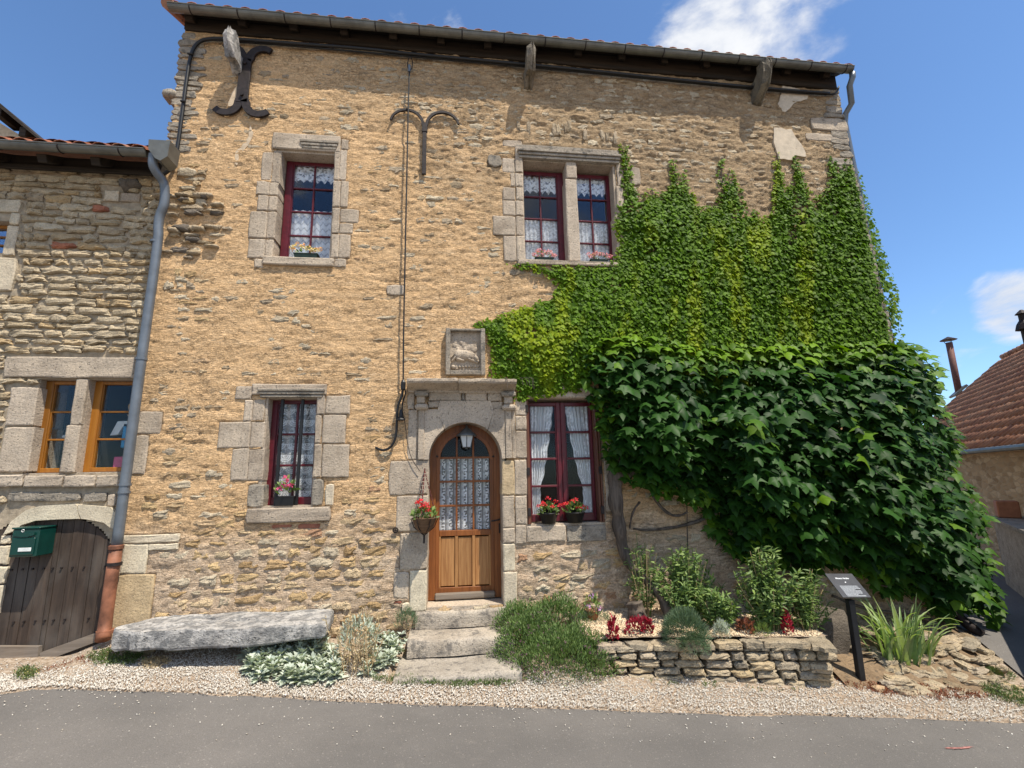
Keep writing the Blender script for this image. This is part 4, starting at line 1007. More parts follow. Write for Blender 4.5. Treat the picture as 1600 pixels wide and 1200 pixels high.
# ---------------------------------------------------------------- eave, gutter, roof
GY = -.25; ZG = 5.79
b = MB(); b.bbox(XL, xr(5.6), -.045, .10, 5.655, 5.88, .012); b.v = [(x, y, z+(.045-.0065*(x-XL)*1.0 if z < 5.7 else 0)) for x, y, z in b.v]; plate = b.build('wall_plate', MT['beam'], house)
x = XL-.08
for k in range(15):
    xx = XL+.1+k*(9.0/14.2); r_ = MB(); Mx = Matrix.Translation((xx, 0, 5.80))@Matrix.Rotation(R(24), 4, 'X'); r_.bbox(-.05, .05, -.14, .5, .0, .09, .006, Mx); r_.build('rafter_end', MT['beam'], house)
RX0, RX1 = XL-.05, xr(5.6)+.05
def roofz(y): return 5.815+(y+.29)*math.tan(R(24))
b = MB()
for k in range(6):
    y0, y1 = -.28+k*.145, -.28+(k+1)*.145-.006; b.add([(RX0, y0, roofz(y0)-.04), (RX1, y0, roofz(y0)-.04), (RX1, y1, roofz(y1)-.04), (RX0, y1, roofz(y1)-.04), (RX0, y0, roofz(y0)-.02), (RX1, y0, roofz(y0)-.02), (RX1, y1, roofz(y1)-.02), (RX0, y1, roofz(y1)-.02)], [(3,2,1,0),(4,5,6,7),(0,1,5,4),(1,2,6,5),(2,3,7,6),(3,0,4,7)])
b.build('soffit_board', MT['beam'], house)
def roof_sheet(x0, x1, y0, y1, zf, mat, parent, pitch_wave=.21, course=.33, name='roof', ystep=None, amp=.025):
    nx = max(8, int((x1-x0)/pitch_wave*5)); ny_ = int((y1-y0)/course*3)
    X, Y = np.meshgrid(np.linspace(x0, x1, nx), np.linspace(y0, y1, ny_), indexing='ij'); c = ((Y-y0)/course) % 1
    Z = np.vectorize(zf)(Y)+amp*np.abs(np.sin(X*math.pi/pitch_wave))+.03*(1-c)
    i = np.arange(nx-1)[:, None]*ny_+np.arange(ny_-1)[None, :]
    return link(name, mesh_np(name, np.stack([X.ravel(), Y.ravel(), Z.ravel()], 1), np.stack([i, i+ny_, i+ny_+1, i+1], -1).reshape(-1, 4), True), mat, parent)
roof = roof_sheet(RX0, RX1, -.06, RID, roofz, MT['tile'], house)
b = MB(); b.add([(RX0, RID, roofz(RID)), (RX1, RID, roofz(RID)), (RX1, 8.9, roofz(-.4)), (RX0, 8.9, roofz(-.4))], [(0, 1, 2, 3)]); b.build('roof_back', MT['tile'], house)
def barrel_tile(parent, x, y, z, pitch, r=.085, L=.34, seg_=6, matn='tile', mesh=[None]):
    if mesh[0] is None:
        V = []; F = []
        for j, yy in enumerate((0, L)):
            for lay in (0, .014):
                for i in range(seg_+1):
                    a = math.pi*i/seg_; rr = (r-lay)*(1-.12*j); V.append((rr*math.cos(a), yy, rr*.62*math.sin(a)))
        k = seg_+1
        for i in range(seg_): F += [(i, i+1, 2*k+i+1, 2*k+i), (k+i, 3*k+i, 3*k+i+1, k+i+1), (i, k+i, k+i+1, i+1)]
        mesh[0] = mesh_np('tile', V, F, True); mesh[0].materials.append(MT[matn])
    return link('tile', mesh[0], None, parent, Matrix.Translation((x, y, z))@Matrix.Rotation(pitch, 4, 'X'))
n = int((RX1-RX0)/.21)
for k in range(n+1): barrel_tile(roof, RX0+.04+k*.21, -.26, roofz(-.26)-.015, R(24))
for k in range(14): barrel_tile(roof, RX0-.0, -.24+k*.30, roofz(-.24+k*.3)-.01, R(24)); barrel_tile(roof, RX1-.04, -.24+k*.30, roofz(-.24+k*.3)-.01, R(24))
MB().tube([(RX0-.02, -.29, 5.80), (RX0-.02, -.0, 5.93), (RX0-.02, 1.2, 6.46)], .075, 10).build('verge_tile', MT['tile'], house)
def gutter(x0, x1, yc, zc, r, parent, mat='zinc', brk=None, n=9):
    V = []; F = []; k = n+1
    for x in (x0, x1):
        for rr in (r, r-.004):
            for i in range(n+1):
                a = math.pi+math.pi*i/n; V.append((x, yc+rr*math.cos(a), zc+rr*math.sin(a)))
    for i in range(n): F += [(i, 2*k+i, 2*k+i+1, i+1), (k+i, k+i+1, 3*k+i+1, 3*k+i)]
    F += [(0, k, 3*k, 2*k), (n, 2*k+n, 3*k+n, k+n)]; F.append(tuple(range(k))); F.append(tuple(2*k+i for i in range(k))[::-1])
    b = MB(); b.add(V, F); b.tube([(x0, yc-r, zc), (x1, yc-r, zc)], .009, 6); g_ = b.build('gutter', MT[mat], parent, False)
    x = x0+.25
    while x < x1:
        bb = MB(); bb.tube([(x, yc+(r+.004)*math.cos(a), zc+(r+.004)*math.sin(a)) for a in np.linspace(math.pi*.98, 2.0*math.pi, 9)], .007, 4); bb.build('gutter_bracket', MT['iron'], g_); x += brk
    return g_
gutter(RX0-.01, RX1+.01, GY, ZG, .062, house, 'zinc', .56)
# downpipe elbow at the right-hand end
x, z = RX1+.02, ZG-.06; b = MB(); xe = xr(4.6)
b.tube([(x, GY, z), (x, GY+.01, z-.07), (x-.01, GY+.07, z-.16), (xe+.10, -.08, z-.36), (xe+.07, .02, z-.46), (xe+.07, .06, z-.6), (xr(3)+.07, .08, 3), (xr(-1.9)+.08, .08, -1.85)], .042, 10); b.build('downpipe', MT['greypipe'], house, True)
b = MB(); xs_, zs_ = Wp(1496, 985, -.05); b.tube([(xr(-1.5)+.09, .04, -1.62), (xr(-1.5)+.10, .02, -1.80), (xr(-1.5)+.13, -.06, -1.90), (xr(-1.5)+.17, -.18, -1.99)], .055, 10); b.build('drain_shoe', MT['iron'], house, True)
# corbels: hooked stones jutting from below the eave
MT['darkcorbel'] = mat_stone('mossy_dark_stone', [(.20, .17, .125), (.26, .22, .17)], pits=.6, bump=1.0, lichen=.4)
def corbel(px, py0, py1, mat, w=.15):
    x, zt = Wp(px, py0); _, zb = Wp(px, py1)
    pts = [(.05, zt-.10), (-.13, zt-.11), (-.20, zt-.03), (-.24, zt+.05), (-.36, zt+.055), (-.385, zt-.03), (-.36, zt-.14), (-.28, zt-.28), (-.16, zb+.06), (-.06, zb), (.05, zb-.01)]
    V = []; F = []; k = len(pts); rg = np.random.default_rng(int(px)); L = 7
    for i in range(L):
        xx = x-w/2+w*i/(L-1)+.02*math.sin(i*.9); e = (.88, .97, 1.02, .98, 1.03, .97, .86)[i]
        for (y, z) in pts: V.append((xx+rg.uniform(-.007, .007), y*e+rg.uniform(-.016, .016), z+rg.uniform(-.016, .016)))
    for i in range(L-1):
        for j in range(k): F.append((i*k+j, i*k+(j+1) % k, (i+1)*k+(j+1) % k, (i+1)*k+j))
    F.append(tuple(range(k))[::-1]); F.append(tuple((L-1)*k+j for j in range(k)))
    MB().add(V, F).build('corbel', MT[mat], house)
corbel(377, 88, 120, 'slab', .13); corbel(825, 108, 140, 'darkcorbel', .13); corbel(1177, 128, 166, 'darkcorbel', .15)
# iron wall anchors
def arc(cx, cz, r, a0, a1, n=10): return [(cx+r*math.cos(R(a0+(a1-a0)*i/n)), cz+r*math.sin(R(a0+(a1-a0)*i/n))) for i in range(n+1)]
def band(mb, pts, w0, w1, y0, y1):
    L, Rr = [], []
    for i, p in enumerate(pts):
        q0, q1 = pts[max(i-1, 0)], pts[min(i+1, len(pts)-1)]; d = Vector((q1[0]-q0[0], q1[1]-q0[1])).normalized(); w = (w0+(w1-w0)*i/(len(pts)-1))/2
        L.append((p[0]-d.y*w, p[1]+d.x*w)); Rr.append((p[0]+d.y*w, p[1]-d.x*w))
    for i in range(len(pts)-1): mb.prism([L[i], L[i+1], Rr[i+1], Rr[i]], y0, y1)
ax, az = Wp(388, 95)[0], Wp(385, 95)[1]; bx_, bz_ = ax-.005, Wp(385, 165)[1]
b = MB(); b.bbox(ax-.075, ax+.065, -.062, -.03, bz_, az-.02, .004)
for s in (-1, 1):
    band(b, [(ax+s*.028-.005, az-.04)]+arc(ax+s*.20, az-.005, .155, 180 if s > 0 else 0, 55 if s > 0 else 125), .10, .075, -.060-.002*s, -.03)
    band(b, [(ax+s*.030-.005, bz_+.04)]+arc(ax+s*.20, bz_-.0, .155, 180 if s > 0 else 0, 318 if s > 0 else -138), .10, .075, -.060-.002*s, -.03)
for zz in (az-.10, bz_+.10): b.tube([(ax-.005, -.06, zz), (ax-.005, -.085, zz)], .022, 8)
b.build('wall_anchor', MT['iron'], house, label='heavy double-curved iron wall anchor near the left corner')
cx_, ct = Wp(664, 205)[0], Wp(664, 196)[1]; cb = Wp(664, 276)[1]
b = MB(); b.bbox(cx_-.026, cx_+.026, -.062, -.03, cb, ct, .003); b.bbox(cx_-.036, cx_+.036, -.068, -.03, ct-.14, ct-.02, .004)
for s in (-1, 1): band(b, arc(cx_+s*.235, ct-.03, .21, 180 if s > 0 else 0, 12 if s > 0 else 168, 14), .036, .026, -.056-.002*s, -.03)
b.build('wall_anchor', MT['iron'], house, label='thin Y shaped iron wall anchor beside the cable')
x, z = Wp(618.5, 828); b = MB(); b.tube([(x+.026*math.cos(a), -.035, z+.026*math.sin(a)) for a in np.linspace(0, 6.28, 13)], .008, 5); b.tube([(x, .0, z), (x, -.05, z)], .012, 6); b.build('iron_ring', MT['iron'], house)
# ================================================================== LEFT HOUSE
lh = empty('rubble_house', (-5.5, .05, gz(-5.5, 0)), 'low rubble stone house on the left with orange wooden windows and an arched plank door', 'house')
LY = .04; LX1 = XL-.012
def lw(px, py, Y=LY): return Wp(px, py, Y)
LOP = [(-4.50, -4.12, .115, 1.125), (-4.005, -3.56, .115, 1.125), (-6.4, lw(9, 370)[0], lw(5, 396)[1], lw(5, 345)[1])]
# plank door outline
dz_bot = -1.75
dtop = [(8, 880), (22, 850), (34, 822), (60, 813), (95, 811), (140, 812), (166, 816), (176, 828)]
dpoly = [lw(*p) for p in dtop]; dx0, dx1 = dpoly[0][0]-.28, dpoly[-1][0]+.01
dtopz = dpoly[4][1]
def door_top(x):
    e = np.clip((np.abs(x-(dx0+dx1)/2)/((dx1-dx0)/2)), 0, 1); return dtopz-.30*e**3.2
def hole_left(x, z, m=.01):
    r = np.zeros(np.shape(x), bool)
    for a, b_, c, d in LOP: r |= (x > a-m) & (x < b_+m) & (z > c-m) & (z < d+m)
    return r | ((x > dx0-m) & (x < dx1+m) & (z < door_top(x)+.02))
def h_left(x, z): return -.012+.014*(fbm(x*7, z*15, 51, 4)-.5)*2+.006*(vnoise(x*34, z*40, 52)-.5)*2, 0
lwall = wall_grid('wall', -9.5, lambda z: LX1, -2.1, 3.68, .025, h_left, hole_left, MT['mortar_left'], lh, LY)
MB().add([(-9.5, LY+.01, -2.1), (-9.5, 5, -2.1), (-9.5, 5, 3.68), (-9.5, LY+.01, 3.68)], [(0, 1, 2, 3)]).build('side_wall', MT['rubble_left'], lh)
BL2 = []
def B2(px0, py0, px1, py1, mat='ashlar', **k):
    xm, ym = (px0+px1)/2, (py0+py1)/2; x0 = lw(px0, ym)[0]; x1 = lw(px1, ym)[0]; z1 = lw(xm, py0)[1]; z0 = lw(xm, py1)[1]; BL2.append((x0, x1, z0, z1))
    k.setdefault('yf', LY-.02); return block(x0+.004, x1-.004, z0+.004, z1-.004, mat, lh, yb=.4, seed=len(BL2), **k)
B2(9, 558, 215, 591, 'ashlar', yf=LY-.035, corner=.05); B2(14, 605, 58, 665, 'ashlar'); B2(2, 667, 52, 738, 'ashlar', corner=.12)
xm0, xm1 = -4.115, -4.01
block(xm0-.005, xm1+.005, .62, 1.125, 'ashlar', lh, yf=LY-.02, yb=.3); block(xm0-.03, xm1+.005, .115, .615, 'ashlar', lh, yf=LY-.02, yb=.3)
for q in ((-40,742,41,761),(42,742,103,761),(104,742,154,761),(155,742,192,760)): B2(*q, 'ashlar', yf=LY-.05)
B2(-30, 312, 34, 332, 'ashlar_pale', corner=.12); B2(16, 333, 32, 352, 'ashlar_pale'); B2(8, 353, 27, 400, 'ashlar_pale'); B2(-40, 402, 26, 455, 'ashlar_pale', corner=.25, yf=LY-.025)
# arch stones over the plank door
def astone(pts, mat):
    MB().prism([lw(*p) for p in pts], LY-.04, .3).build('arch_stone', MT[mat], lh)
astone([(45, 797), (68, 790), (122, 787), (125, 790), (126, 801), (129, 810), (95, 811), (60, 813), (38, 820), (30, 828), (10, 835), (22, 815)], 'ashlar_pale')
astone([(126, 788), (176, 792), (184, 800), (181, 826), (176, 824), (166, 816), (140, 811), (131, 810), (127, 800)], 'ashlar_pale')
for q in ((2,836,19,850),(-4,852,16,882),(-8,884,12,912),(-20,914,4,960)): B2(*q, 'ashlar_pale', corner=.15)
B2(12, 768, 66, 784, 'ashlar_dark', corner=.4); B2(60, 770, 128, 784, 'ashlar_dark', corner=.3); B2(131, 769, 168, 785, 'ashlar_dark', corner=.3); B2(169, 771, 184, 792, 'ashlar', corner=.5)
B2(163, 298, 187, 315, 'ashlar_pale'); B2(189, 302, 220, 316, 'ashlar')
rgl = np.random.default_rng(9)
drect = (dx0-.03, dx1+.03, -3, dtopz+.16)
def ok_left(x, z, w, h):
    if x+w/2 > LX1+.03: return False
    return free(x, z, w, h, BL2+LOP+[drect, (xm0-.03, xm1, .1, 1.13)], .006)
ls = rubble(-6.6, LX1+.02, -1.9, 3.66, (.060, .105), (.13, .36), rgl, ok_left, .02, (.90, 1.08), (-.004, .008), True)
lay_stones(ls, lambda x, z, rg: LY-rg.uniform(.010, .026), lambda x, z, rg: 'rubble_left' if rg.random() < .97 else ('brick' if rg.random() < .25 else 'rubble'), lwall, 24, limit=290, bulge=.010, rough=.008, jit=.20, edge=.016, corner=.25)
for a, b_, c, d in LOP: reveal(a, b_, c, d, lh, 'ashlar', y0=LY+.02, y1=.45, t=.02)
for i, (a, b_, c, d) in enumerate(LOP):
    w, g = window(a-.01, b_+.01, c, d, LY+.10, 1, 3, .035, .020, 'orange_wood', lh, top=.04, bot=.05, out_l=.085 if i < 2 else .04, out_r=.035)
    room(*g, LY+.17, w)
    if i == 1:
        it = MB(); it.bbox(g[1]-.16, g[1]+.04, LY+.24, LY+.42, g[2]+.22, g[2]+.50, .01); it.build('blue_bag', MT['blue'], w)
        it = MB(); it.bbox(g[1]-.20, g[1]+.06, LY+.22, LY+.44, g[2]-.05, g[2]+.12, .01); it.build('pink_box', MT['pink_glaze'], w)
        it = MB(); it.prism([(g[1]-.28, g[2]+.36), (g[1]-.22, g[2]+.52), (g[1]-.02, g[2]+.53), (g[1]-.0, g[2]+.47), (g[1]-.16, g[2]+.46), (g[1]-.20, g[2]+.37)], LY+.24, LY+.30); it.build('paper_fan', MT['lantern_glass'], w)
    if i == 0: it = MB(); it.bbox(g[0]+.03, g[0]+.2, LY+.25, LY+.4, g[2]+.34, g[2]+.37, .01); it.build('white_dish', MT['white'], w)
# plank door: planks are pieces
yd = LY+.012; cdoor = MB(); cdoor.box(dx0-.02, dx1+.02, yd+.04, yd+.06, dz_bot, dtopz); cdoor = cdoor.build('cellar_door', MT['plank'], lh)
x = dx0; rgp = np.random.default_rng(3)
seam = lw(82, 920, yd)[0]
while x < dx1-.02:
    w = rgp.uniform(.085, .125)
    if x < seam < x+w+.03: w = seam-x
    x2 = min(x+w, dx1)
    if x2-x > .02:
        za, zb_ = float(door_top(np.array(x))), float(door_top(np.array(x2))); yo = rgp.uniform(-.006, .006)
        lo = -1.70
        MB().prism([(x+.003, lo), (x2-.003, lo), (x2-.003, zb_+.01), (x+.003, za+.01)], yd+yo, yd+.035).build('plank', MT['plank'], cdoor)
        for zz in (-.85, -1.35): 
            if rgp.random() < .8: MB().tube([((x+x2)/2, yd+.01, zz), ((x+x2)/2, yd-.012, zz)], .010, 6).build('nail', MT['iron'], cdoor)
    x = x2
MB().prism([lw(65, 1019, yd-.03), lw(155, 987, yd-.03), lw(155, 1001, yd-.03), lw(64, 1035, yd-.03)][::-1], yd-.05, yd-.012).build('threshold_board', MT['board'], cdoor)
MB().prism([lw(-30, 1009, yd-.03), lw(64, 1009, yd-.03), lw(62, 1034, yd-.03), lw(-30, 1034, yd-.03)][::-1], yd-.06, yd-.012).build('threshold_board', MT['board'], cdoor)
# eave
b = MB(); b.bbox(-9.6, LX1+.01, LY-.05, .14, 3.66, 3.80, .012); b.build('wall_plate', MT['beam'], lh)
b = MB(); b.bbox(-9.6, LX1, LY-.09, LY-.052, 3.60, 3.66, .008); b.build('eave_board', MT['beam'], lh)
def roofz2(y): return 3.735+(y+.36)*math.tan(R(30))
b = MB(); b.add([(-9.6, -.36, 3.70), (LX1, -.36, 3.70), (LX1, .2, roofz2(.2)-.03), (-9.6, .2, roofz2(.2)-.03)], [(3, 2, 1, 0)]); b.add([(-9.6, -.36, 3.71), (LX1, -.36, 3.71), (LX1, .2, roofz2(.2)-.02), (-9.6, .2, roofz2(.2)-.02)], [(0, 1, 2, 3)]); b.build('soffit_board', MT['beam'], lh)
for k in range(9):
    xx = -4.1-k*.55; r_ = MB(); Mx = Matrix.Translation((xx, 0, 3.78))@Matrix.Rotation(R(30), 4, 'X'); r_.bbox(-.05, .05, -.28, .4, -.07, .02, .006, Mx); r_.build('rafter_end', MT['beam'], lh)
roof2 = roof_sheet(-9.6, LX1, -.30, 3.6, roofz2, MT['tile'], lh)
b = MB(); b.add([(-9.6, 3.6, roofz2(3.6)), (LX1, 3.6, roofz2(3.6)), (LX1, 7.4, 3.7), (-9.6, 7.4, 3.7)], [(0, 1, 2, 3)]); b.build('roof_back', MT['tile'], lh)
for k in range(14): barrel_tile(roof2, LX1-.10-k*.2, -.35, roofz2(-.35)-.02, R(30))
gutter(-9.6, LX1-.02, -.33, 3.705, .060, lh, 'zinc', .62)
# rainwater head and the bent downpipe
hx_, hz_ = Wp(252, 238, -.32); b = MB()
b.prism([(hx_-.10, hz_+.10), (hx_-.09, hz_-.02), (hx_-.01, hz_-.13), (hx_+.05, hz_-.16), (hx_+.12, hz_-.10), (hx_+.13, hz_+.10)], -.40, -.20); b.build('rainwater_head', MT['zinc'], lh)
def pp(px, py, y): x, z = Wp(px, py, y); return (x, y, z)
rawp = [pp(240, 242, -.34), pp(238, 258, -.33), pp(246, 272, -.27), pp(257, 285, -.20), pp(258, 306, -.17), pp(256, 322, -.16), pp(249, 338, -.14), pp(247, 354, -.13), pp(248, 372, -.12), pp(221, 560, -.12), pp(182.5, 853, -.12)]
def smooth_path(p, k=3):
    p = [Vector(q) for q in p]
    for _ in range(k):
        q = [p[0]]
        for a, c in zip(p[:-1], p[1:]): q += [a.lerp(c, .25), a.lerp(c, .75)]
        q.append(p[-1]); p = q
    return p
pipe = MB().tube(smooth_path(rawp, 2), .048, 12).build('downpipe', MT['greypipe'], lh, True, label='blue grey upper length of the bent downpipe')
for px, py in ((243.5, 378), (221, 561), (195.5, 757), (194, 769)):
    a = Vector(pp(px, py, -.12)); MB().tube([a-Vector((0, 0, .012)), a+Vector((0, 0, .012))], .056, 12).build('collar', MT['greypipe'], pipe)
p2 = MB().tube([pp(182.5, 851, -.12), pp(174, 905, -.12), pp(166, 962, -.12), pp(163, 985, -.12), pp(161, 999, -.17)], [.056, .056, .056, .06, .065], 12).build('downpipe', MT['terracotta_pipe'], lh, True, label='terracotta coloured foot of the downpipe')
for px, py, rr in ((181.5, 855, .066), (179, 881, .064), (164.5, 987, .075)):
    a = Vector(pp(px, py, -.12)); MB().tube([a-Vector((0, 0, .016)), a+Vector((0, 0, .016))], rr, 12).build('collar', MT['iron' if rr < .065 else 'terracotta_pipe'], p2)
# dark eroded stones sticking out of the joint between the two houses
rge = np.random.default_rng(13)
for k in range(26):
    px, py = rge.uniform(250, 345), rge.uniform(300, 400)
    if px > 300 and rge.random() < .5: continue
    x, z = Wp(px, py); V, F = stone_arrays(rge.uniform(.10, .26), rge.uniform(.035, .08), .10, rge, bulge=.02, jit=.3, corner=.6); V[:, 0] += x; V[:, 1] -= rge.uniform(.01, .05); V[:, 2] += z
    MB().add(V, F).build('eroded_stone', MT['darkstone' if rge.random() < .45 else 'rubble'], house, True)
for px, py in ((199, 290), (210, 289)):
    x, z = lw(px, py); V, F = stone_arrays(.15, .15, .1, rge, bulge=.06, jit=.3, corner=.9); V[:, 0] += x; V[:, 1] += LY-.03; V[:, 2] += z; MB().add(V, F).build('mud_nest', MT['darkstone'], lh, True)
# mailbox on the plank door
mby = -.16; f0 = Wp(20, 824, mby); f1 = Wp(62, 870.5, mby); mx0, mx1 = Wp(16.5, 847, mby)[0], Wp(59, 847, mby)[0]; mz0, mz1 = Wp(38, 870.5, mby)[1], Wp(38, 824, mby)[1]
mbx = empty('mailbox', ((mx0+mx1)/2, yd, mz0), 'dark green metal mailbox fixed to the old plank door', 'mailbox')
b = MB(); b.bbox(mx0, mx1, mby, yd, mz0, mz1-.015, .008); b.bbox(mx0-.006, mx1+.006, mby-.008, yd, mz1-.016, mz1, .005); b.bbox(mx0+.02, mx1-.02, mby-.014, mby, mz0+.02, mz1-.10, .008); b.build('body', MT['green_box'], mbx)
b = MB(); b.prism([(mx0+.03, mz1-.075), (mx0+.10, mz1-.092), (mx1-.10, mz1-.092), (mx1-.03, mz1-.075), (mx1-.03, mz1-.052), (mx0+.03, mz1-.052)], mby-.018, mby-.001); b.build('flap', MT['green_box'], mbx)
MB().bbox(mx0+.09, mx0+.09+.115, mby-.019, mby-.013, mz0+.055, mz0+.09, .002).build('name_plate', MT['white'], mbx)
b = MB(); cx0, cz0 = (mx0+mx1)/2-.02, mz1-.032; b.tube([(cx0+.012*math.cos(a), mby-.0095, cz0+.012*math.sin(a)) for a in np.linspace(0.3, 5.6, 10)], .003, 4); b.build('emblem', MT['white'], mbx)
# low rounded entrance rock slabs before the plank door
rgk = np.random.default_rng(31)
def rock(name, c, r, mat, seed, parent=None, sub=2, sq=(1, 1, .6)):
    rg = np.random.default_rng(seed); import bmesh
    bm = bmesh.new(); bmesh.ops.create_icosphere(bm, subdivisions=sub, radius=1); off = rg.uniform(0, 50)
    for v in bm.verts:
        p = v.co; k = 1+.45*mnoise.noise(p*1.3+Vector((off, 0, 0)))+.25*mnoise.noise(p*3+Vector((0, off, 0)))+.10*mnoise.noise(p*7+Vector((0, off, 0)))
        q = Vector((max(-.9, min(.9, p.x*k)), max(-.85, min(.85, p.y*k)), max(-.8, min(.9, p.z*k)))); v.co = Vector((c[0]+q.x*r*sq[0], c[1]+q.y*r*sq[1], c[2]+q.z*r*sq[2]))
    me = bpy.data.meshes.new(name); bm.to_mesh(me); bm.free()
    for p in me.polygons: p.use_smooth = sub > 1
    return link(name, me, MT[mat], parent)
# ================================================================== BENCH
bench = empty('stone_bench', (-2.2, -.3, gz(-2.2, -.3)), 'long weathered lichen covered stone slab lying as a low bench against the wall', 'bench')
ZK = .018
def slab():
    top = [(182,987,-.30),(196,977,-.18),(216,970,-.08),(254,958,-.03),(330,957,-.02),(420,954,-.02),(516,951,-.03)]
    # plan outline from the photo: back edge, right end, front edge, left tip
    back = [(-3.02, -.06), (-2.75, -.03), (-2.2, -.02), (-1.7, -.02), (-1.27, -.02)]
    front = [(-1.20, -.54), (-1.55, -.585), (-2.0, -.59), (-2.45, -.60), (-2.85, -.57), (-3.10, -.50), (-3.20, -.36)]
    out = back+front; cx, cy = -2.2, -.28; V = []; F = []; rg = np.random.default_rng(2)
    P = []
    for i, (x, y) in enumerate(out):
        x2, y2 = out[(i+1) % len(out)]
        for t in (0, .25, .5, .75): P.append((x+(x2-x)*t, y+(y2-y)*t))
    n = len(P)
    def zt(x, y): return -1.362+ZK*max(0, -1.27-x)-.018*(x+2.2)*0+.012*(float(vnoise(np.array(x*4), np.array(y*4), 3))-.5)*2-.03*max(0, -2.7-x)
    def zb(x, y): return -1.505+.022*(float(vnoise(np.array(x*2.2), np.array(y*1), 7))-.5)*2+.008*max(0, x+2.2)
    rings = [(.0, 'b'), (.965, 'b'), (1.0, 'bm'), (1.005, 'm'), (1.0, 't1'), (.985, 't'), (.75, 't'), (.45, 't'), (.15, 't')]
    for s, k in rings:
        for (x, y) in P:
            j = .018*(float(vnoise(np.array(x*9), np.array(y*9+s*5), 9))-.5)*2
            X = cx+(x-cx)*s+j; Y = min(cy+(y-cy)*s+j, .015); a, c = zt(X, Y), zb(X, Y)
            z = {'b': c, 'bm': c+.02, 'm': (a+c)/2, 't1': a-.018, 't': a}[k]+.006*rg.uniform(-1, 1); V.append((X, Y, z))
    for r_ in range(len(rings)-1):
        for i in range(n): F.append((r_*n+i, (r_+1)*n+i, (r_+1)*n+(i+1) % n, r_*n+(i+1) % n))
    F.append(tuple((len(rings)-1)*n+i for i in range(n))[::-1])
    # make normals consistent
    o = MB().add(V, F).build('slab', MT['slab'], bench, False)
    import bmesh
    bm = bmesh.new(); bm.from_mesh(o.data); bmesh.ops.recalc_face_normals(bm, faces=bm.faces); bm.to_mesh(o.data); bm.free()
slab()
for k, (x, y, r) in enumerate(((-3.0, -.22, .13), (-2.72, -.16, .12), (-2.35, -.05, .14), (-1.95, -.02, .12), (-1.45, -.2, .16), (-2.1, -.02, .10))): rock('support_stone', (x, y, gz(x, y)+.03), r, 'planter', 40+k, bench, 1, (1.2, .8, .9))
# ================================================================== RAISED BED
bed = empty('raised_bed', (2.5, -.8, gz(2.5, -.9)), 'low dry stone planter wall holding a gravelled flower bed under the vine', 'planter')
bedc = [(1.36, -.80), (1.9, -.84), (2.5, -.92), (3.0, -.985), (3.56, -1.055), (3.66, -.85), (3.72, -.45), (3.75, -.05)]
def bl(s):        # point at arclength s
    for (a, b_) in zip(bedc[:-1], bedc[1:]):
        L = math.hypot(b_[0]-a[0], b_[1]-a[1])
        if s <= L: t = s/L; return a[0]+(b_[0]-a[0])*t, a[1]+(b_[1]-a[1])*t, math.atan2(b_[1]-a[1], b_[0]-a[0])
        s -= L
    return bedc[-1][0], bedc[-1][1], math.pi/2
LT = sum(math.hypot(b_[0]-a[0], b_[1]-a[1]) for a, b_ in zip(bedc[:-1], bedc[1:]))
rgb = np.random.default_rng(17); courses = [0, .085, .16, .245, .33, .40]; BT = -1.645
for ci in range(len(courses)-1):
    s = -.05*(ci % 2)
    while s < LT-.05:
        l = rgb.uniform(.12, .30); sm_ = max(s+l/2, .01)
        x, y, a = bl(min(sm_, LT)); g = gz(x, y)-.03; top = BT+.006*rgb.uniform(-1, 1)+ .0*x; H = top-g
        z0 = g+H*courses[ci]/.40; z1 = g+H*courses[ci+1]/.40; hh = (z1-z0)*rgb.uniform(.84, .96); d = rgb.uniform(.16, .22)
        V, F = stone_arrays(l*.96, hh, d, rgb, bulge=.014, rough=.007, corner=.12, jit=.12, edge=.012)
        Mx = Matrix.Translation((x, y, (z0+z1)/2))@Matrix.Rotation(a, 4, 'Z')@Matrix.Translation((0, rgb.uniform(-.012, .012), 0))@Matrix.Rotation(rgb.uniform(-.03, .03), 4, 'Y')
        MB().add([Mx@Vector(p) for p in V], F).build('stone', MT['planter'], bed, False); s += l+rgb.uniform(.004, .014)
# cap stones
s = 0
while s < LT-.05:
    l = rgb.uniform(.18, .42); x, y, a = bl(min(s+l/2, LT)); V, F = stone_arrays(l*.97, .20, .045, rgb, bulge=.004, rough=.004, corner=.25, jit=.2, edge=.008)
    Mx = Matrix.Translation((x, y, BT+.015))@Matrix.Rotation(a, 4, 'Z')@Matrix.Translation((0, .07, 0))@Matrix.Rotation(R(-90)+rgb.uniform(-.03, .03), 4, 'X')
    MB().add([Mx@Vector(p) for p in V], F).build('cap_stone', MT['planter'], bed, False); s += l+.01
# bed filling
def bedz(x, y): return -1.63+.10*np.clip((y+.95)/.9, 0, 1)+.02*(fbm(np.asarray(x)*3, np.asarray(y)*3, 71)-.5)*2
bxs = np.linspace(1.30, 3.70, 60); Xb, Ub = np.meshgrid(bxs, np.linspace(0, 1, 18), indexing='ij')
yfr = np.interp(Xb, [p[0] for p in bedc[:5]]+[3.7], [p[1]+.12 for p in bedc[:5]]+[-.9]); Yb = yfr*(1-Ub)+.05*Ub; Zb = bedz(Xb, Yb); ny = 18
i = np.arange(59)[:, None]*ny+np.arange(17)[None, :]
link('bed_soil', mesh_np('bed_soil', np.stack([Xb.ravel(), Yb.ravel(), Zb.ravel()], 1), np.stack([i, i+ny, i+ny+1, i+1], -1).reshape(-1, 4), True), MT['soil'], bed)
n_ = 15000; xx = rgb.uniform(1.32, 3.68, n_); uu = rgb.uniform(0, 1, n_); yy = np.interp(xx, [p[0] for p in bedc[:5]]+[3.7], [p[1]+.13 for p in bedc[:5]]+[-.85])*(1-uu)
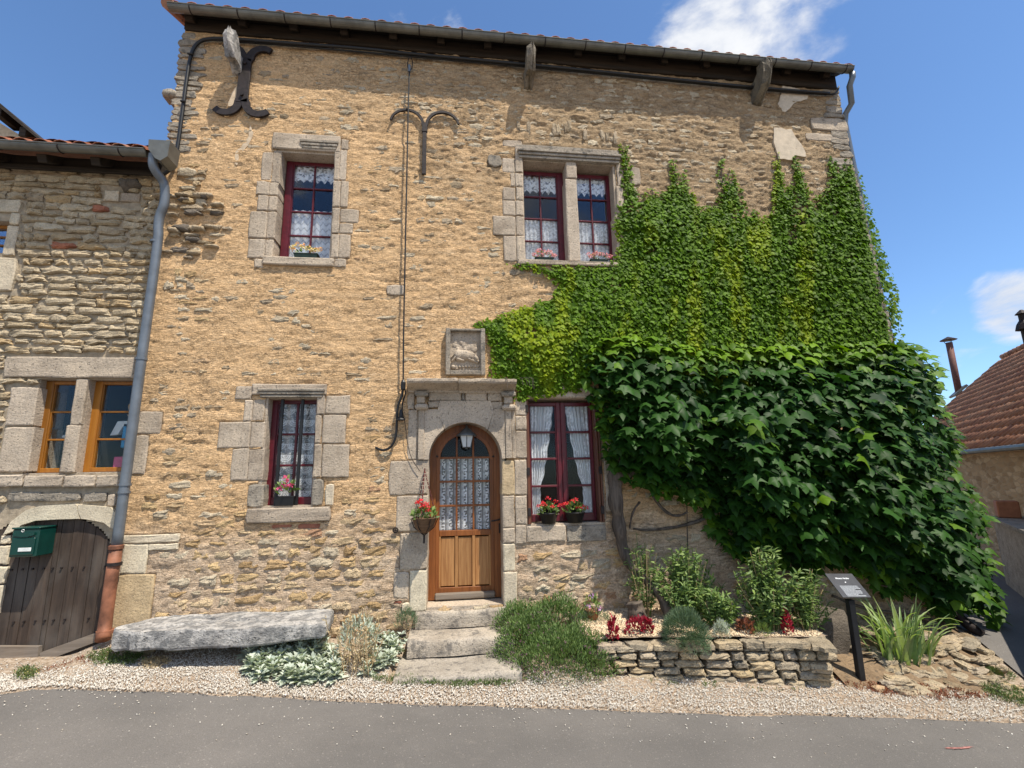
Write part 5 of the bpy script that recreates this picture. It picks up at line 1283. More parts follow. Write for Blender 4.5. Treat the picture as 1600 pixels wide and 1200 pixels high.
pebbles('bed_gravel', np.stack([xx, yy, bedz(xx, yy)+.006], 1), .006, .014, MT['gravel_y'], 18, bed)
# rocky bank beyond the bed: boulder, flat rubble stones falling to the side street
bd = rock('boulder', (3.98, -.40, -1.86), .42, 'darkstone', 5, None, 3, (.66, .80, .98)); tag(bd, 'dark mossy boulder leaning between the planter wall and the black signpost', 'boulder')
MT['soil_dark'] = mat_stone('brown_earth', [(.20, .14, .085), (.26, .18, .11)], pits=.5, bump=1.0, fine=40)
bank = empty('rock_bank', (5.0, -.7, gz(5, -.7)), 'bank of flat broken stones under the iris at the street corner', 'rocks')
for k in range(190):
    t = rgk.uniform(0, 1); x = 4.05+2.15*t; yfront = float(road_edge(x))+.38+.10*math.sin(x*3); yb_ = .0 if x < 6.1 else -.25
    y = yfront+(yb_-yfront)*rgk.uniform(0, 1)**1.3; zt = gz(x, y)+.01+.22*np.clip((y-yfront)/.8, 0, 1)*(1-.5*t)
    if x > 6.12+.60*y: continue
    V, F = stone_arrays(rgk.uniform(.08, .26), rgk.uniform(.03, .07), .14, rgk, bulge=.012, rough=.008, corner=.35, jit=.3, edge=.012)
    Mx = Matrix.Translation((x, y, zt))@Matrix.Rotation(rgk.uniform(-.6, .5), 4, 'Z')@Matrix.Rotation(rgk.uniform(-.15, .2), 4, 'Y')@Matrix.Rotation(R(rgk.uniform(-30, 5)), 4, 'X')
    MB().add([Mx@Vector(p) for p in V], F).build('stone', MT['planter' if rgk.random() < .7 else 'rubble'], bank, False)
gxs = np.linspace(3.7, 6.15, 40); Xb, Ub = np.meshgrid(gxs, np.linspace(0, 1, 14), indexing='ij'); yf_ = road_edge(Xb)+.34; ybk = .05+0*Xb; yf_ = np.maximum(yf_, (Xb-6.15)/.60); Yb = yf_*(1-Ub)+ybk*Ub
Zb = gzv(Xb, Yb)-.03+.05*sstep(Ub, 0, .3)+.20*Ub*(1-.5*(Xb-4)/2.5)+.02*(fbm(Xb*5, Yb*5, 8)-.5); ny = 14; i = np.arange(39)[:, None]*ny+np.arange(13)[None, :]
link('bank_soil', mesh_np('bank_soil', np.stack([Xb.ravel(), Yb.ravel(), Zb.ravel()], 1), np.stack([i, i+ny, i+ny+1, i+1], -1).reshape(-1, 4), True), MT['soil_dark'], bank)
# ================================================================== RIGHT NEIGHBOUR
nb = empty('neighbour_house', (11.5, 4.2, gz(11, 4)), 'tiled stone house across the side street at the right edge', 'house')
HD = R(35); dv = Vector((math.sin(HD), math.cos(HD), 0)); nv = Vector((-math.cos(HD), math.sin(HD), 0))   # along the facade / out of the facade
def on_ray(px, py, r):
    d = ray(px, py); k = r/math.hypot(d[0], d[1]); p = CAM+d*k; return Vector(tuple(map(float, p)))
E0 = on_ray(1550, 701, 12.6); ez = E0.z
org = Vector((E0.x, E0.y, 0))
Mn = Matrix(((dv.x, -nv.x, 0, org.x), (dv.y, -nv.y, 0, org.y), (0, 0, 1, 0), (0, 0, 0, 1)))    # local: x along facade (away), y into the house, z up
def place(mb): mb.v = [tuple(Mn@Vector(p)) for p in mb.v]; return mb
def m_nb():
    n = N('neighbour_rubble', .95, .15); p = wpos_map(n, (1, 1, 1)); pst = wpos_map(n, (4, 4, 11))
    e = n.vor(1.0, n_warp(n, pst, .4), 'DISTANCE_TO_EDGE'); vv = n.vor(1.0, n_warp(n, pst, .4), out='Color'); s = n.n('ShaderNodeSeparateColor'); n.t.links.new(vv, s.inputs[0])
    c = n.ramp(s.outputs[0], [(0, (.30, .20, .11)), (.5, (.45, .31, .18)), (1, (.55, .41, .26))]); c = n.mix(n.sm(e, .09, .02), c, (.40, .30, .19))
    return n.done(c, n.bump(e, .8, .05))
MT['nb'] = m_nb()
place(MB().box(-7, 9, .25, 7, -3.2, ez+.05)).build('wall', MT['nb'], nb)
pitch = R(42)
def roof_hit(px, py):
    d = Vector(tuple(map(float, ray(px, py)))); Mi = Mn.inverted(); o = Mi@Vector(tuple(map(float, CAM))); dd = Mi.to_3x3()@d
    nrm = Vector((0, -math.sin(pitch), math.cos(pitch))); t = (Vector((0, 0, ez))-o).dot(nrm)/dd.dot(nrm); return Mn@(o+dd*t)
rp = (Mn.inverted()@roof_hit(1537, 574)).y
roofn = MB(); roofn.add([(-7.3, 0, ez), (9.2, 0, ez), (9.2, rp, ez+rp*math.tan(pitch)), (-7.3, rp, ez+rp*math.tan(pitch)), (9.2, 2*rp+.3, ez), (-7.3, 2*rp+.3, ez), (-7.3, .3, ez-.05), (9.2, .3, ez-.05)], [(0, 1, 2, 3), (3, 2, 4, 5), (5, 4, 7, 6), (0, 6, 7, 1), (0, 3, 5, 6), (1, 7, 4, 2)])
roofn = place(roofn).build('roof', MT['tile'], nb)
# tiles: interlocking, one mesh shared by every tile
tw, tl = .235, .30; V = []; F = []; pr = [(0, .0), (.03, .028), (.075, .03), (.105, .004), (.16, .0), (.20, .006), (.235, .0)]
for yy, zz in ((0, .022), (tl+.04, .0)):
    for lay in (0, -.014):
        for x, z in pr: V.append((x, yy, z+zz+lay))
k = len(pr)
for i in range(k-1): F += [(i, i+1, 2*k+i+1, 2*k+i), (i+1, i, k+i, k+i+1)]
tmesh = mesh_np('tile', V, F, True); tmesh.materials.append(MT['tile_nb'])
tiles = []; sl_ = rp/math.cos(pitch)
for r_ in range(int(sl_/tl)):
    for c_ in range(int(16.4/tw)):
        x = -7.2+c_*tw+rgk.uniform(-.004, .004); s = r_*tl; P = Vector((x, s*math.cos(pitch)-.04, ez+s*math.sin(pitch)+.012)); wp = Mn@P; tiles.append((-(wp-Vector(CAM)).length, r_, c_, P))
vis = []
for d_, r_, c_, P in tiles:
    wp = np.array(tuple(Mn@P))-CAM; z = wp@FW; px = 800+FPX*(wp@RT)/z; py = 600-FPX*(wp@UP)/z
    vis.append((not (1455 < px < 1620 and 0 < z), -z, P))
vis.sort(key=lambda t: (t[0], -t[1])); rest = MB()
for n_i, (off, _, P) in enumerate(vis):
    Mx = Mn@Matrix.Translation(P)@Matrix.Rotation(pitch+rgk.uniform(-.02, .02), 4, 'X')@Matrix.Rotation(rgk.uniform(-.015, .015), 4, 'Z')
    if n_i < 290: link('tile', tmesh, None, roofn, Mx)
    else: rest.add([Mx@Vector(p) for p in V], F)
rest.build('tiles', MT['tile_nb'], roofn, True, kind='stuff')
b = MB()
for k in range(55): b.tube([(-7.3+k*.3, rp, ez+rp*math.tan(pitch)+.02), (-7.3+k*.3+.31, rp, ez+rp*math.tan(pitch)+.05)], .09, 8)
place(b).build('ridge_tiles', MT['tile_nb'], roofn, True)
gn = MB(); gn.tube([(-7.3, -.06, ez-.02), (9.2, -.06, ez-.02)], .05, 8); place(gn).build('gutter', MT['zinc'], nb)
# flue pipe with its cap on that roof
def roof_hit(px, py):
    d = Vector(tuple(map(float, ray(px, py)))); Mi = Mn.inverted(); o = Mi@Vector(tuple(map(float, CAM))); dd = Mi.to_3x3()@d
    nrm = Vector((0, -math.sin(pitch), math.cos(pitch))); t = (Vector((0, 0, ez))-o).dot(nrm)/dd.dot(nrm); return Mn@(o+dd*t)
fb = roof_hit(1498, 612); dist = (fb-Vector(tuple(map(float, CAM)))).length; r0 = dist*5.5/FPX*.58
flue = MB().tube([fb-Vector((0, 0, .2)), fb+Vector((0, 0, dist*.078))], r0, 10).build('flue', mat_plain('rusty_flue', (.16, .075, .06), .7, .2, .2), nb, True)
top = fb+Vector((0, 0, dist*.078)); MB().lathe([(r0*2.5, .0), (r0*2.5, .01), (r0*.2, r0*1.3)], (top.x, top.y, top.z+r0*.9), 12).build('flue_cap', MT['iron'], flue)
b = MB(); 
for a in (0, 2.1, 4.2): b.tube([(top.x+r0*math.cos(a), top.y+r0*math.sin(a), top.z-.02), (top.x+r0*1.4*math.cos(a), top.y+r0*1.4*math.sin(a), top.z+r0)], .012, 4)
b.build('cap_strut', MT['iron'], flue)
b = MB(); Mx = Matrix.Translation(fb)@Mn.to_3x3().to_4x4()@Matrix.Rotation(pitch, 4, 'X'); b.box(-r0*3, r0*3, -r0*2.6, r0*2.6, -.02, .05, Mx); b.build('flashing', MT['zinc'], flue)
# brick chimney further along, at the edge of the frame
cb_ = on_ray(1600, 505, 12.8); b = MB(); c0 = cb_; b.lathe([(.07, -2.2), (.07, -.12), (.14, -.12), (.11, -.02), (.06, .06), (.06, .18), (.10, .18), (.02, .26)], tuple(c0), 10); b.build('chimney_pot', MT['iron'], nb)
# terrace wall in front with a shrub pot on it
tw_ = empty('garden_wall', tuple(Mn@Vector((0, -1, -2))), 'grey stone garden wall below the tiled house across the side street', 'wall')
Wt = on_ray(1560, 817, 11.0); wz = Wt.z
pA, pB = on_ray(1553, 817, 12.2), on_ray(1660, 825, 8.2); dW = (pB-pA); dW.z = 0; Lw = dW.length+1.5; dW.normalize(); nW = Vector((dW.y, -dW.x, 0)); 
Mg = Matrix(((dW.x, -nW.x, 0, pA.x), (dW.y, -nW.y, 0, pA.y), (0, 0, 1, 0), (0, 0, 0, 1)))
b = MB(); b.box(0, Lw, 0, .4, -3.2, wz-.05); b.v = [tuple(Mg@Vector(p)) for p in b.v]; b.build('wall', mat_stone('garden_wall_render', [(.36, .31, .25), (.42, .36, .29)], pits=.3, bump=.8, fine=25), tw_)
b = MB(); b.bbox(-.05, Lw, -.06, .46, wz-.05, wz+.02, .01); b.v = [tuple(Mg@Vector(p)) for p in b.v]; b.build('coping', MT['ashlar_dark'], tw_)
b = MB(); b.bbox(.15, .42, .02, .3, wz+.02, wz+.30, .015); b.v = [tuple(Mg@Vector(p)) for p in b.v]; tag(b.build('planter_box', MT['pot_terra']), 'terracotta box standing on the garden wall at the right edge', 'planter')
# dark recess beside the terrace wall
# ================================================================== FAR LEFT ROOF
fl = empty('background_house', (-9.0, 7.5, 0), 'pale gable and dark roof edge of a house rising behind the left roof', 'house')
def at(px, py, Y): x, z = Wp(px, py, Y); return (x, z)
FY = 7.5
MB().prism([at(-60, 150, FY), at(0, 192, FY), at(38, 215, FY), at(56, 228, FY), at(56, 420, FY), at(-200, 420, FY), at(-200, 60, FY)][::-1], FY, FY+5).build('wall', mat_plain('cream_gable_render', (.50, .41, .30), .9, bump=.3), fl)
MB().prism([at(-120, 77, FY-.5), at(0, 161, FY-.5), at(58, 212, FY-.5), at(58, 216, FY-.5), at(0, 168, FY-.5), at(-120, 84, FY-.5)], FY-.5, FY+5.5).build('roof', MT['beam'], fl)
for px in (-50, 4, 42): 
    a = at(px, 165+(px)*.83, FY-.3); MB().box(a[0]-.08, a[0]+.08, FY-.4, FY+.2, a[1]-.32, a[1]-.06).build('purlin_end', MT['beam'], fl)
# ================================================================== LEAVES
def leaf_tpl(outline, cz=.12, center=(0, .38)):
    """outline: right-hand half from stalk to tip, mirrored; gently folded along the midrib"""
    half = outline; pts = [half[0]]+half[1:]+[(-x, y) for x, y in half[-2:0:-1]]
    V = [(center[0], center[1], 0.0)]
    for x, y in pts: V.append((x, y, -cz*abs(x)*1.3-cz*1.0*max(0, y-.3)**2-.05*(x*x)))
    n = len(pts); F = [(0, 1+i, 1+(i+1) % n) for i in range(n)]
    return np.array(V), np.array(F)
VINE = leaf_tpl([(0, .04), (.22, -.12), (.50, -.02), (.44, .16), (.84, .50), (.48, .46), (.28, .52), (.22, .80), (0, 1.20)], .32)
VINE2 = leaf_tpl([(0, .04), (.20, -.14), (.42, -.06), (.62, .12), (.48, .26), (.90, .66), (.48, .56), (.26, .60), (.16, .86), (0, 1.24)], .26)
IVY = leaf_tpl([(0, .02), (.30, -.04), (.50, .10), (.62, .46), (.34, .52), (.20, .80), (0, 1.0)], .18)
LANCE = (np.array([(0, 0, 0), (.13, .3, .03), (-.13, .3, .03), (.11, .65, .01), (-.11, .65, .01), (0, 1, -.08), (0, .45, -.02)]), np.array([(0, 1, 6), (0, 6, 2), (1, 3, 6), (2, 6, 4), (3, 5, 6), (6, 5, 4)]))
OVAL = (np.array([(0, 0, 0), (.20, .25, .05), (-.20, .25, .05), (.22, .6, .03), (-.22, .6, .03), (0, 1, -.10), (0, .45, -.03)]), np.array([(0, 1, 6), (0, 6, 2), (1, 3, 6), (2, 6, 4), (3, 5, 6), (6, 5, 4)]))
NEEDLE = (np.array([(-.035, 0, 0), (.035, 0, 0), (.03, .6, .01), (-.03, .6, .01), (0, 1, -.02)]), np.array([(0, 1, 2), (0, 2, 3), (3, 2, 4)]))
def unit(a): return a/np.maximum(np.linalg.norm(a, axis=-1, keepdims=True), 1e-9)
def frames(tip, nrm):
    t = unit(tip); n = nrm-(nrm*t).sum(-1, keepdims=True)*t; n = unit(n); s = np.cross(t, n); return np.stack([s, t, n], -1)
def leaves(tpl, pos, size, tip, nrm):
    V, F = tpl; Rm = frames(tip, nrm); P = np.einsum('mij,vj->mvi', Rm, V)*np.asarray(size)[:, None, None]+pos[:, None, :]
    return P.reshape(-1, 3), (F[None]+np.arange(len(pos))[:, None, None]*len(V)).reshape(-1, 3), len(V)
def join_parts(parts):
    Vs, Fs, T = [], [], []; b = 0
    for V, F, t in parts: Vs.append(V); Fs.append(F+b); T.append(t); b += len(V)
    return np.vstack(Vs), np.vstack(Fs), np.concatenate(T)
def leaf_obj(name, parts, mat, parent=None, kind=None, label=None):
    V, F, T = join_parts(parts); return link(name, mesh_np(name, V, F, False, {'tone': T}), MT[mat], parent, label=label, kind=kind)
def LP(tpl, pos, size, tip, nrm, tone):
    V, F, k = leaves(tpl, pos, size, tip, nrm); return V, F, np.repeat(tone, k)
MT['ivy'] = mat_leaf('ivy_leaf', (.034, .080, .004), (.088, .165, .008), (.28, .34, .012), .55, .30, .12)
MT['vine'] = mat_leaf('vine_leaf', (.008, .030, .005), (.023, .068, .009), (.14, .25, .010), .50, .20, .16)
MT['lamb'] = mat_attr_leaf('silver_leaf', (.36, .41, .34), (.54, .57, .48), .85, .12)
MT['green1'] = mat_attr_leaf('shrub_leaf', (.085, .15, .035), (.22, .30, .075))
MT['green2'] = mat_attr_leaf('heath_leaf', (.085, .145, .035), (.19, .27, .085))
MT['green3'] = mat_attr_leaf('blue_green_leaf', (.055, .10, .05), (.14, .20, .11))
MT['moss'] = mat_attr_leaf('mat_leaf', (.055, .10, .02), (.14, .18, .05))
MT['iris'] = mat_attr_leaf('iris_leaf', (.10, .19, .07), (.34, .42, .17), .5, .3)
MT['dry'] = mat_attr_leaf('dry_stem', (.42, .30, .16), (.55, .46, .30), .9, .1)
MT['redleaf'] = mat_attr_leaf('crimson_leaf', (.22, .006, .02), (.42, .02, .05), .5, .2)
MT['brownleaf'] = mat_attr_leaf('bronze_leaf', (.18, .06, .03), (.30, .10, .05), .5, .2)
MT['fl_red'] = mat_attr_leaf('red_petal', (.62, .012, .02), (.80, .05, .06), .6, .2)
MT['fl_pink'] = mat_attr_leaf('pink_petal', (.75, .20, .32), (.85, .55, .60), .6, .2)
MT['fl_magenta'] = mat_attr_leaf('magenta_petal', (.62, .02, .16), (.75, .12, .30), .6, .2)
MT['fl_lilac'] = mat_attr_leaf('lilac_petal', (.55, .25, .60), (.70, .45, .70), .6, .2)
MT['fl_purple'] = mat_attr_leaf('purple_petal', (.16, .035, .12), (.25, .08, .18), .7, .1)
MT['fl_yellow'] = mat_attr_leaf('yellow_petal', (.78, .55, .20), (.85, .76, .50), .6, .2)
MT['fl_orange'] = mat_attr_leaf('orange_petal', (.80, .32, .10), (.82, .55, .30), .6, .2)
# ------------------------------------------------------------------ point in polygon / distance, vectorised
def inpoly(px, py, poly):
    r = np.zeros(px.shape, bool); n = len(poly)
    for i in range(n):
        x1, y1 = poly[i]; x2, y2 = poly[(i+1) % n]
        c = ((y1 > py) != (y2 > py)) & (px < (x2-x1)*(py-y1)/(y2-y1+1e-12)+x1); r ^= c
    return r
def polydist(px, py, poly):
    d = np.full(px.shape, 1e9); n = len(poly)
    for i in range(n):
        a = np.array(poly[i], float); b = np.array(poly[(i+1) % n], float); ab = b-a
        t = np.clip(((px-a[0])*ab[0]+(py-a[1])*ab[1])/(ab@ab), 0, 1); d = np.minimum(d, np.hypot(px-a[0]-t*ab[0], py-a[1]-t*ab[1]))
    return d
def rays(px, py, Y):
    d = FW[None]+RT[None]*((px-800)/FPX)[:, None]-UP[None]*((py-600)/FPX)[:, None]
    t = (Y-CAM[1])/d[:, 1]; return CAM[None]+d*t[:, None]
# outlines traced on the facade
IVP = [(792,412),(830,408),(862,413),(905,410),(952,409),(963,396),(966,372),(955,352),(962,330),(972,300),(969,262),(966,226),(980,222),(988,262),(992,290),(1008,300),(1020,288),(1030,300),(1046,290),(1046,250),(1056,246),(1062,268),(1072,262),(1078,292),(1098,322),(1118,316),(1122,252),(1130,246),(1136,262),(1142,246),(1152,280),(1168,312),(1190,338),(1206,330),(1208,240),(1218,236),(1228,290),(1238,286),(1238,240),(1250,244),(1262,292),(1278,306),(1292,290),(1294,240),(1304,246),(1312,262),(1318,242),(1334,250),(1345,275),(1362,325),(1378,380),(1396,430),(1410,480),(1413,540),(1380,620),(1100,640),(960,600),(930,590),(905,612),(868,618),(838,622),(804,628),(800,600),(782,594),(762,588),(770,562),(764,540),(760,520),(744,512),(738,504),(790,488),(812,476),(860,462),(872,446),(850,428),(822,420)]
VNP = [(925,524),(968,524),(1012,518),(1050,530),(1100,540),(1160,534),(1200,538),(1260,530),(1300,540),(1350,532),(1402,528),(1440,540),(1462,560),(1474,592),(1478,640),(1494,664),(1498,690),(1494,732),(1520,762),(1540,800),(1545,850),(1556,896),(1562,950),(1556,980),(1536,962),(1512,946),(1505,975),(1478,962),(1450,958),(1440,930),(1412,920),(1388,928),(1352,905),(1330,886),(1300,882),(1262,902),(1216,884),(1200,862),(1160,872),(1140,856),(1112,836),(1098,790),(1076,778),(1040,772),(1004,760),(970,742),(948,716),(940,676),(930,640),(918,618),(912,590),(914,556)]
rgi = np.random.default_rng(100)
# ------------------------------------------------------------------ small leaved ivy
ivy = empty('ivy', (4.0, -.05, 1.0), 'small leaved climbing ivy spreading in fingers over the upper right wall', 'climbing plant')
def ivy_pts(n, seed):
    rg = np.random.default_rng(seed); px = rg.uniform(735, 1415, n); py = rg.uniform(220, 640, n); m = inpoly(px, py, IVP); return px[m], py[m]
px, py = ivy_pts(90000, 1); e = polydist(px, py, IVP)
den = .25+.75*sstep(e, 0, 16); nz = fbm(px/26, py/40, 201, 4); den = den*np.where(e < 60, sstep(nz, .26, .5)+.25, 1)
# sparse streaks of bare wall under the sill band
den = np.where(inpoly(px, py, [(800,426),(868,448),(862,466),(790,488),(770,480)]), den*.25, den)
den = np.where((py > 560) & (px > 940) & (e > 60), .25, den)          # hidden behind the big vine
k = rgi.uniform(0, 1, len(px)) < den*.92; px, py, e = px[k], py[k], e[k]
m = len(px); thick = .03+.10*sstep(e, 0, 70)+.07*(fbm(px/55, py/55, 203, 3)-.35)*sstep(e, 5, 60)
Y = -thick*rgi.uniform(.35, 1.0, m)-.015
P = rays(px, py, Y); side = P[:, 0] > 5.9-.05*P[:, 2]*.6
Y = np.where(side & (e < 26), Y+rgi.uniform(0, .55, m)**1.0, Y); P = rays(px, py, Y)
tip = np.stack([rgi.normal(0, .38, m), rgi.normal(-.30, .22, m), -np.abs(rgi.normal(.85, .2, m))], 1); nr = np.stack([rgi.normal(.08, .38, m), -np.abs(rgi.normal(.85, .2, m)), rgi.normal(.50, .30, m)], 1)
size = rgi.uniform(.034, .068, m)*(.75+.25*sstep(e, 0, 30))
young_or_lit = np.clip(.9*sstep(.65*fbm(px/34, py/120, 205, 4)+.35*fbm(px/11, py/26, 206, 3)+.16*np.exp(-((px-860)/70)**2-((py-530)/60)**2), .50, .72)+.5*sstep(-e, -14, 0)*rgi.uniform(0, 1, m), 0, 1)*rgi.uniform(.3, 1, m)
young_or_lit = np.clip(young_or_lit-.35*sstep(px, 1280, 1340), 0, 1)
leaf_obj('foliage', [LP(IVY, P, size, tip, nr, young_or_lit)], 'ivy', ivy, kind='stuff')
# stems showing at the fingers
b = MB()
for top, bot in (((973,228),(990,400)),((1054,250),(1058,420)),((1128,250),(1140,420)),((1213,240),(1230,420)),((1243,246),(1262,420)),((1300,246),(1310,420)),((742,506),(905,560)),((800,412),(960,440)),((1018,292),(1024,420))):
    pts = []
    for t in np.linspace(0, 1, 9):
        x, z = Wp(top[0]+(bot[0]-top[0])*t+2.5*math.sin(t*9+top[0]), top[1]+(bot[1]-top[1])*t, -.03); pts.append((x, -.035, z))
    b.tube(pts, .006, 5)
for k in range(10):       # loose tendrils over the edge and the cornice
    a = (1395-k*6, 420+k*14) if k < 3 else (770+rgi.uniform(0, 60), 592)
    if k >= 3:
        p0 = Wp(a[0], 590, -.22); pts = [(p0[0], -.22, p0[1]), (p0[0]+.02, -.28, p0[1]-.02), (p0[0]+.03, -.29, p0[1]-.10-.05*rgi.random())]; b.tube(pts, .003, 4)
b.build('stem', MT['bark'], ivy)
# ------------------------------------------------------------------ big leaved vine
vine = empty('vine', (2.05, -.1, gz(2, 0)), 'large leaved vine bulging off the lower right wall from a twisted grey trunk', 'climbing plant')
def vine_depth(px, py, e):
    lump = fbm(px/85, py/75, 301, 3)-.5
    base = .14+.48*sstep(e, 0, 130)+.10*sstep(py, 560, 860)+.30*lump*sstep(e, 4, 60)
    ridge = .04*np.exp(-((py-(560+14*np.sin(px/50)))/26)**2)
    # the left lobe over the window hangs forward, with a dark cleft to its right
    cleft = .30*np.exp(-((px-1112-.10*(py-640))/26)**2)*sstep(py, 560, 640)
    return np.clip(base+ridge-cleft, .10, .95)
px = rgi.uniform(905, 1570, 30000); py = rgi.uniform(512, 985, 30000); mk = inpoly(px, py, VNP); px, py = px[mk], py[mk]; e = polydist(px, py, VNP)
m = len(px); layer = rgi.uniform(0, 1, m)
keep = layer < (.155+.13*sstep(-e, -16, 0)); px, py, e = px[keep], py[keep], e[keep]; m = len(px)
D0 = vine_depth(px, py, e); lay = rgi.uniform(0, 1, m)**.6; Y = -D0*(.55+.45*lay)-.02
# shingle rows: leaves gather on arching shoots
row = (py/30+.6*np.sin(px/38)+.4*np.sin(px/17+py/40)) % 1; Y = Y-.15*np.exp(-((row-.35)/.20)**2)*sstep(e, 0, 40)
P = rays(px, py, Y)
wrap = (P[:, 0] > 5.9) & (e < 40); Y = np.where(wrap, Y+rgi.uniform(0, .9, m), Y); P = rays(px, py, Y)
tip = np.stack([rgi.normal(-.04, .34, m), -np.abs(rgi.normal(.72, .22, m)), -np.abs(rgi.normal(.62, .2, m))], 1)
nr = np.stack([rgi.normal(.04, .24, m), -np.abs(rgi.normal(.27, .20, m)), np.abs(rgi.normal(.96, .18, m))], 1)
size = np.minimum(rgi.uniform(.28, .43, m)**2, .165)*(.85+.15*sstep(e, 0, 30))
tone = np.clip(.95*sstep(60-(py-np.interp(px, [920, 1012, 1100, 1300, 1402, 1470], [524, 518, 540, 540, 528, 580])), 20, 52)*rgi.uniform(.3, 1, m)+.65*sstep(34-e, 4, 30)*rgi.uniform(0, 1, m)**1.5+.55*(rgi.uniform(0, 1, m) > .93), 0, 1)  # yellow tint along the top edge paints sun shining through the leaves
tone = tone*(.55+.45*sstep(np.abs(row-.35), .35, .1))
order = np.argsort(Y+rgi.uniform(-.02, .02, m)+.0*px)       # nearest first
vis = order[e[order] > 8][:len(order)]
sel = rgi.permutation(vis[:1500])[:290]; rest = np.setdiff1d(np.arange(m), sel)
TP = [VINE, VINE2, leaf_tpl([(0, .04), (.26, -.08), (.46, .0), (.40, .22), (.70, .40), (.44, .50), (.30, .60), (.18, .86), (0, 1.12)], .55, (.05, .40)), leaf_tpl([(0, .04), (.18, -.16), (.44, -.10), (.56, .10), (.46, .24), (.76, .62), (.40, .60), (.22, .72), (.10, .95), (0, 1.10)], .10, (-.05, .36)), leaf_tpl([(0, .04), (.30, -.04), (.42, .20), (.60, .52), (.32, .60), (.16, .84), (0, 1.0)], .42)]
which = rgi.integers(0, len(TP), len(rest))
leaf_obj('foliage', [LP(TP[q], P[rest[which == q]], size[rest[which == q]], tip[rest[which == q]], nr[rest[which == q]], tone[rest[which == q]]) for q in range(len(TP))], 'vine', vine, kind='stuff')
lm = []
for tp in (VINE, VINE2):
    for tn in (0., .25, .6, .9):
        me = mesh_np('leaf', tp[0], tp[1], False, {'tone': np.full(len(tp[0]), tn)}); me.materials.append(MT['vine']); lm.append(me)
Fm = frames(tip[sel], nr[sel])
for j, s in enumerate(sel):
    M4 = Matrix([[Fm[j][r_][c_]*size[s] for c_ in range(3)]+[P[s][r_]] for r_ in range(3)]+[[0, 0, 0, 1]])
    link('leaf', lm[(j % 2)*4+int(np.argmin(np.abs(np.array([0, .25, .6, .9])-tone[s]*.7)))], None, vine, M4)
# inner shadow layer of leaves right against the wall
px = rgi.uniform(905, 1570, 6000); py = rgi.uniform(512, 985, 6000); mk = inpoly(px, py, VNP); px, py = px[mk], py[mk]; e = polydist(px, py, VNP); k = e > 14; px, py, e = px[k], py[k], e[k]; m = len(px)
Y = -vine_depth(px, py, e)*rgi.uniform(.1, .55, m); P = rays(px, py, Y)
tip = np.stack([rgi.normal(0, .4, m), -np.abs(rgi.normal(.3, .2, m)), -np.abs(rgi.normal(.8, .2, m))], 1); nr = np.stack([rgi.normal(0, .3, m), -np.abs(rgi.normal(.8, .2, m)), rgi.normal(.4, .2, m)], 1)
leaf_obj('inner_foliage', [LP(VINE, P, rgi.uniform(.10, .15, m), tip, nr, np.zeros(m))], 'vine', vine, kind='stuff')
# trunk and branches
def vp(px, py, y): x, z = Wp(px, py, y); return (x, y, z)
def gnarl(pts, r, name, parent, n=10, seed=0):
    p = smooth_path(pts, 3); L = len(p); rr = np.interp(np.linspace(0, 1, L), np.linspace(0, 1, len(r)), r); rg = np.random.default_rng(seed)
    b = MB(); b.tube(p, [float(a*(1+.10*math.sin(i*.7)+.06*rg.uniform(-1, 1))) for i, a in enumerate(rr)], n)
    vv = []
    for i, v in enumerate(b.v):
        c = p[i//n] if i//n < L else p[-1]; k = 1+.22*(((i % n) % 2)-.5)+.10*math.sin((i//n)*.9+(i % n)*2.1); q = c+(Vector(v)-c)*k; vv.append(tuple(q))
    b.v = vv; return b.build(name, MT['bark'], parent, True)
trunk = gnarl([vp(972, 690, -.05), vp(962, 745, -.10), vp(962, 780, -.14), vp(968, 820, -.12), vp(974, 862, -.14), vp(988, 888, -.18), vp(1010, 905, -.22), vp(1034, 930, -.28), vp(1052, 968, -.36), vp(1056, 990, -.38)], [.07, .085, .08, .07, .06, .055, .055, .06, .07, .08], 'trunk', vine)
gnarl([vp(962, 758, -.12), vp(978, 744, -.13), vp(1004, 732, -.14), vp(1044, 716, -.14)], [.05, .035, .03, .02], 'branch', vine, 8, 1)
gnarl([vp(1120, 802, -.12), vp(1086, 817, -.08), vp(1046, 826, -.07), vp(1010, 829, -.07), vp(990, 826, -.08)], [.02, .022, .018, .014, .012], 'branch', vine, 6, 2)
gnarl([vp(1020, 775, -.12), vp(1038, 800, -.08), vp(1058, 808, -.08), vp(1075, 800, -.14)], [.02, .018, .015, .012], 'branch', vine, 6, 3)
gnarl([vp(984, 826, -.06), vp(988, 800, -.07), vp(1000, 784, -.10)], [.01, .012, .014], 'branch', vine, 6, 4)
gnarl([vp(1073, 770, -.1), vp(1074, 850, -.08), vp(1076, 920, -.12)], [.006, .006, .006], 'branch', vine, 5, 5)
gnarl([vp(1475, 985, -.10), vp(1440, 962, -.25), vp(1395, 958, -.28), vp(1345, 950, -.2), vp(1300, 930, -.12)], [.02, .02, .018, .018, .015], 'branch', vine, 6, 6)
gnarl([vp(1440, 912, -.10), vp(1400, 920, -.2), vp(1360, 910, -.25)], [.015, .016, .012], 'branch', vine, 6, 7)
gnarl([vp(998, 982, -.30), vp(995, 962, -.30), vp(990, 940, -.28)], [.10, .095, .075], 'stump', vine, 10, 8)

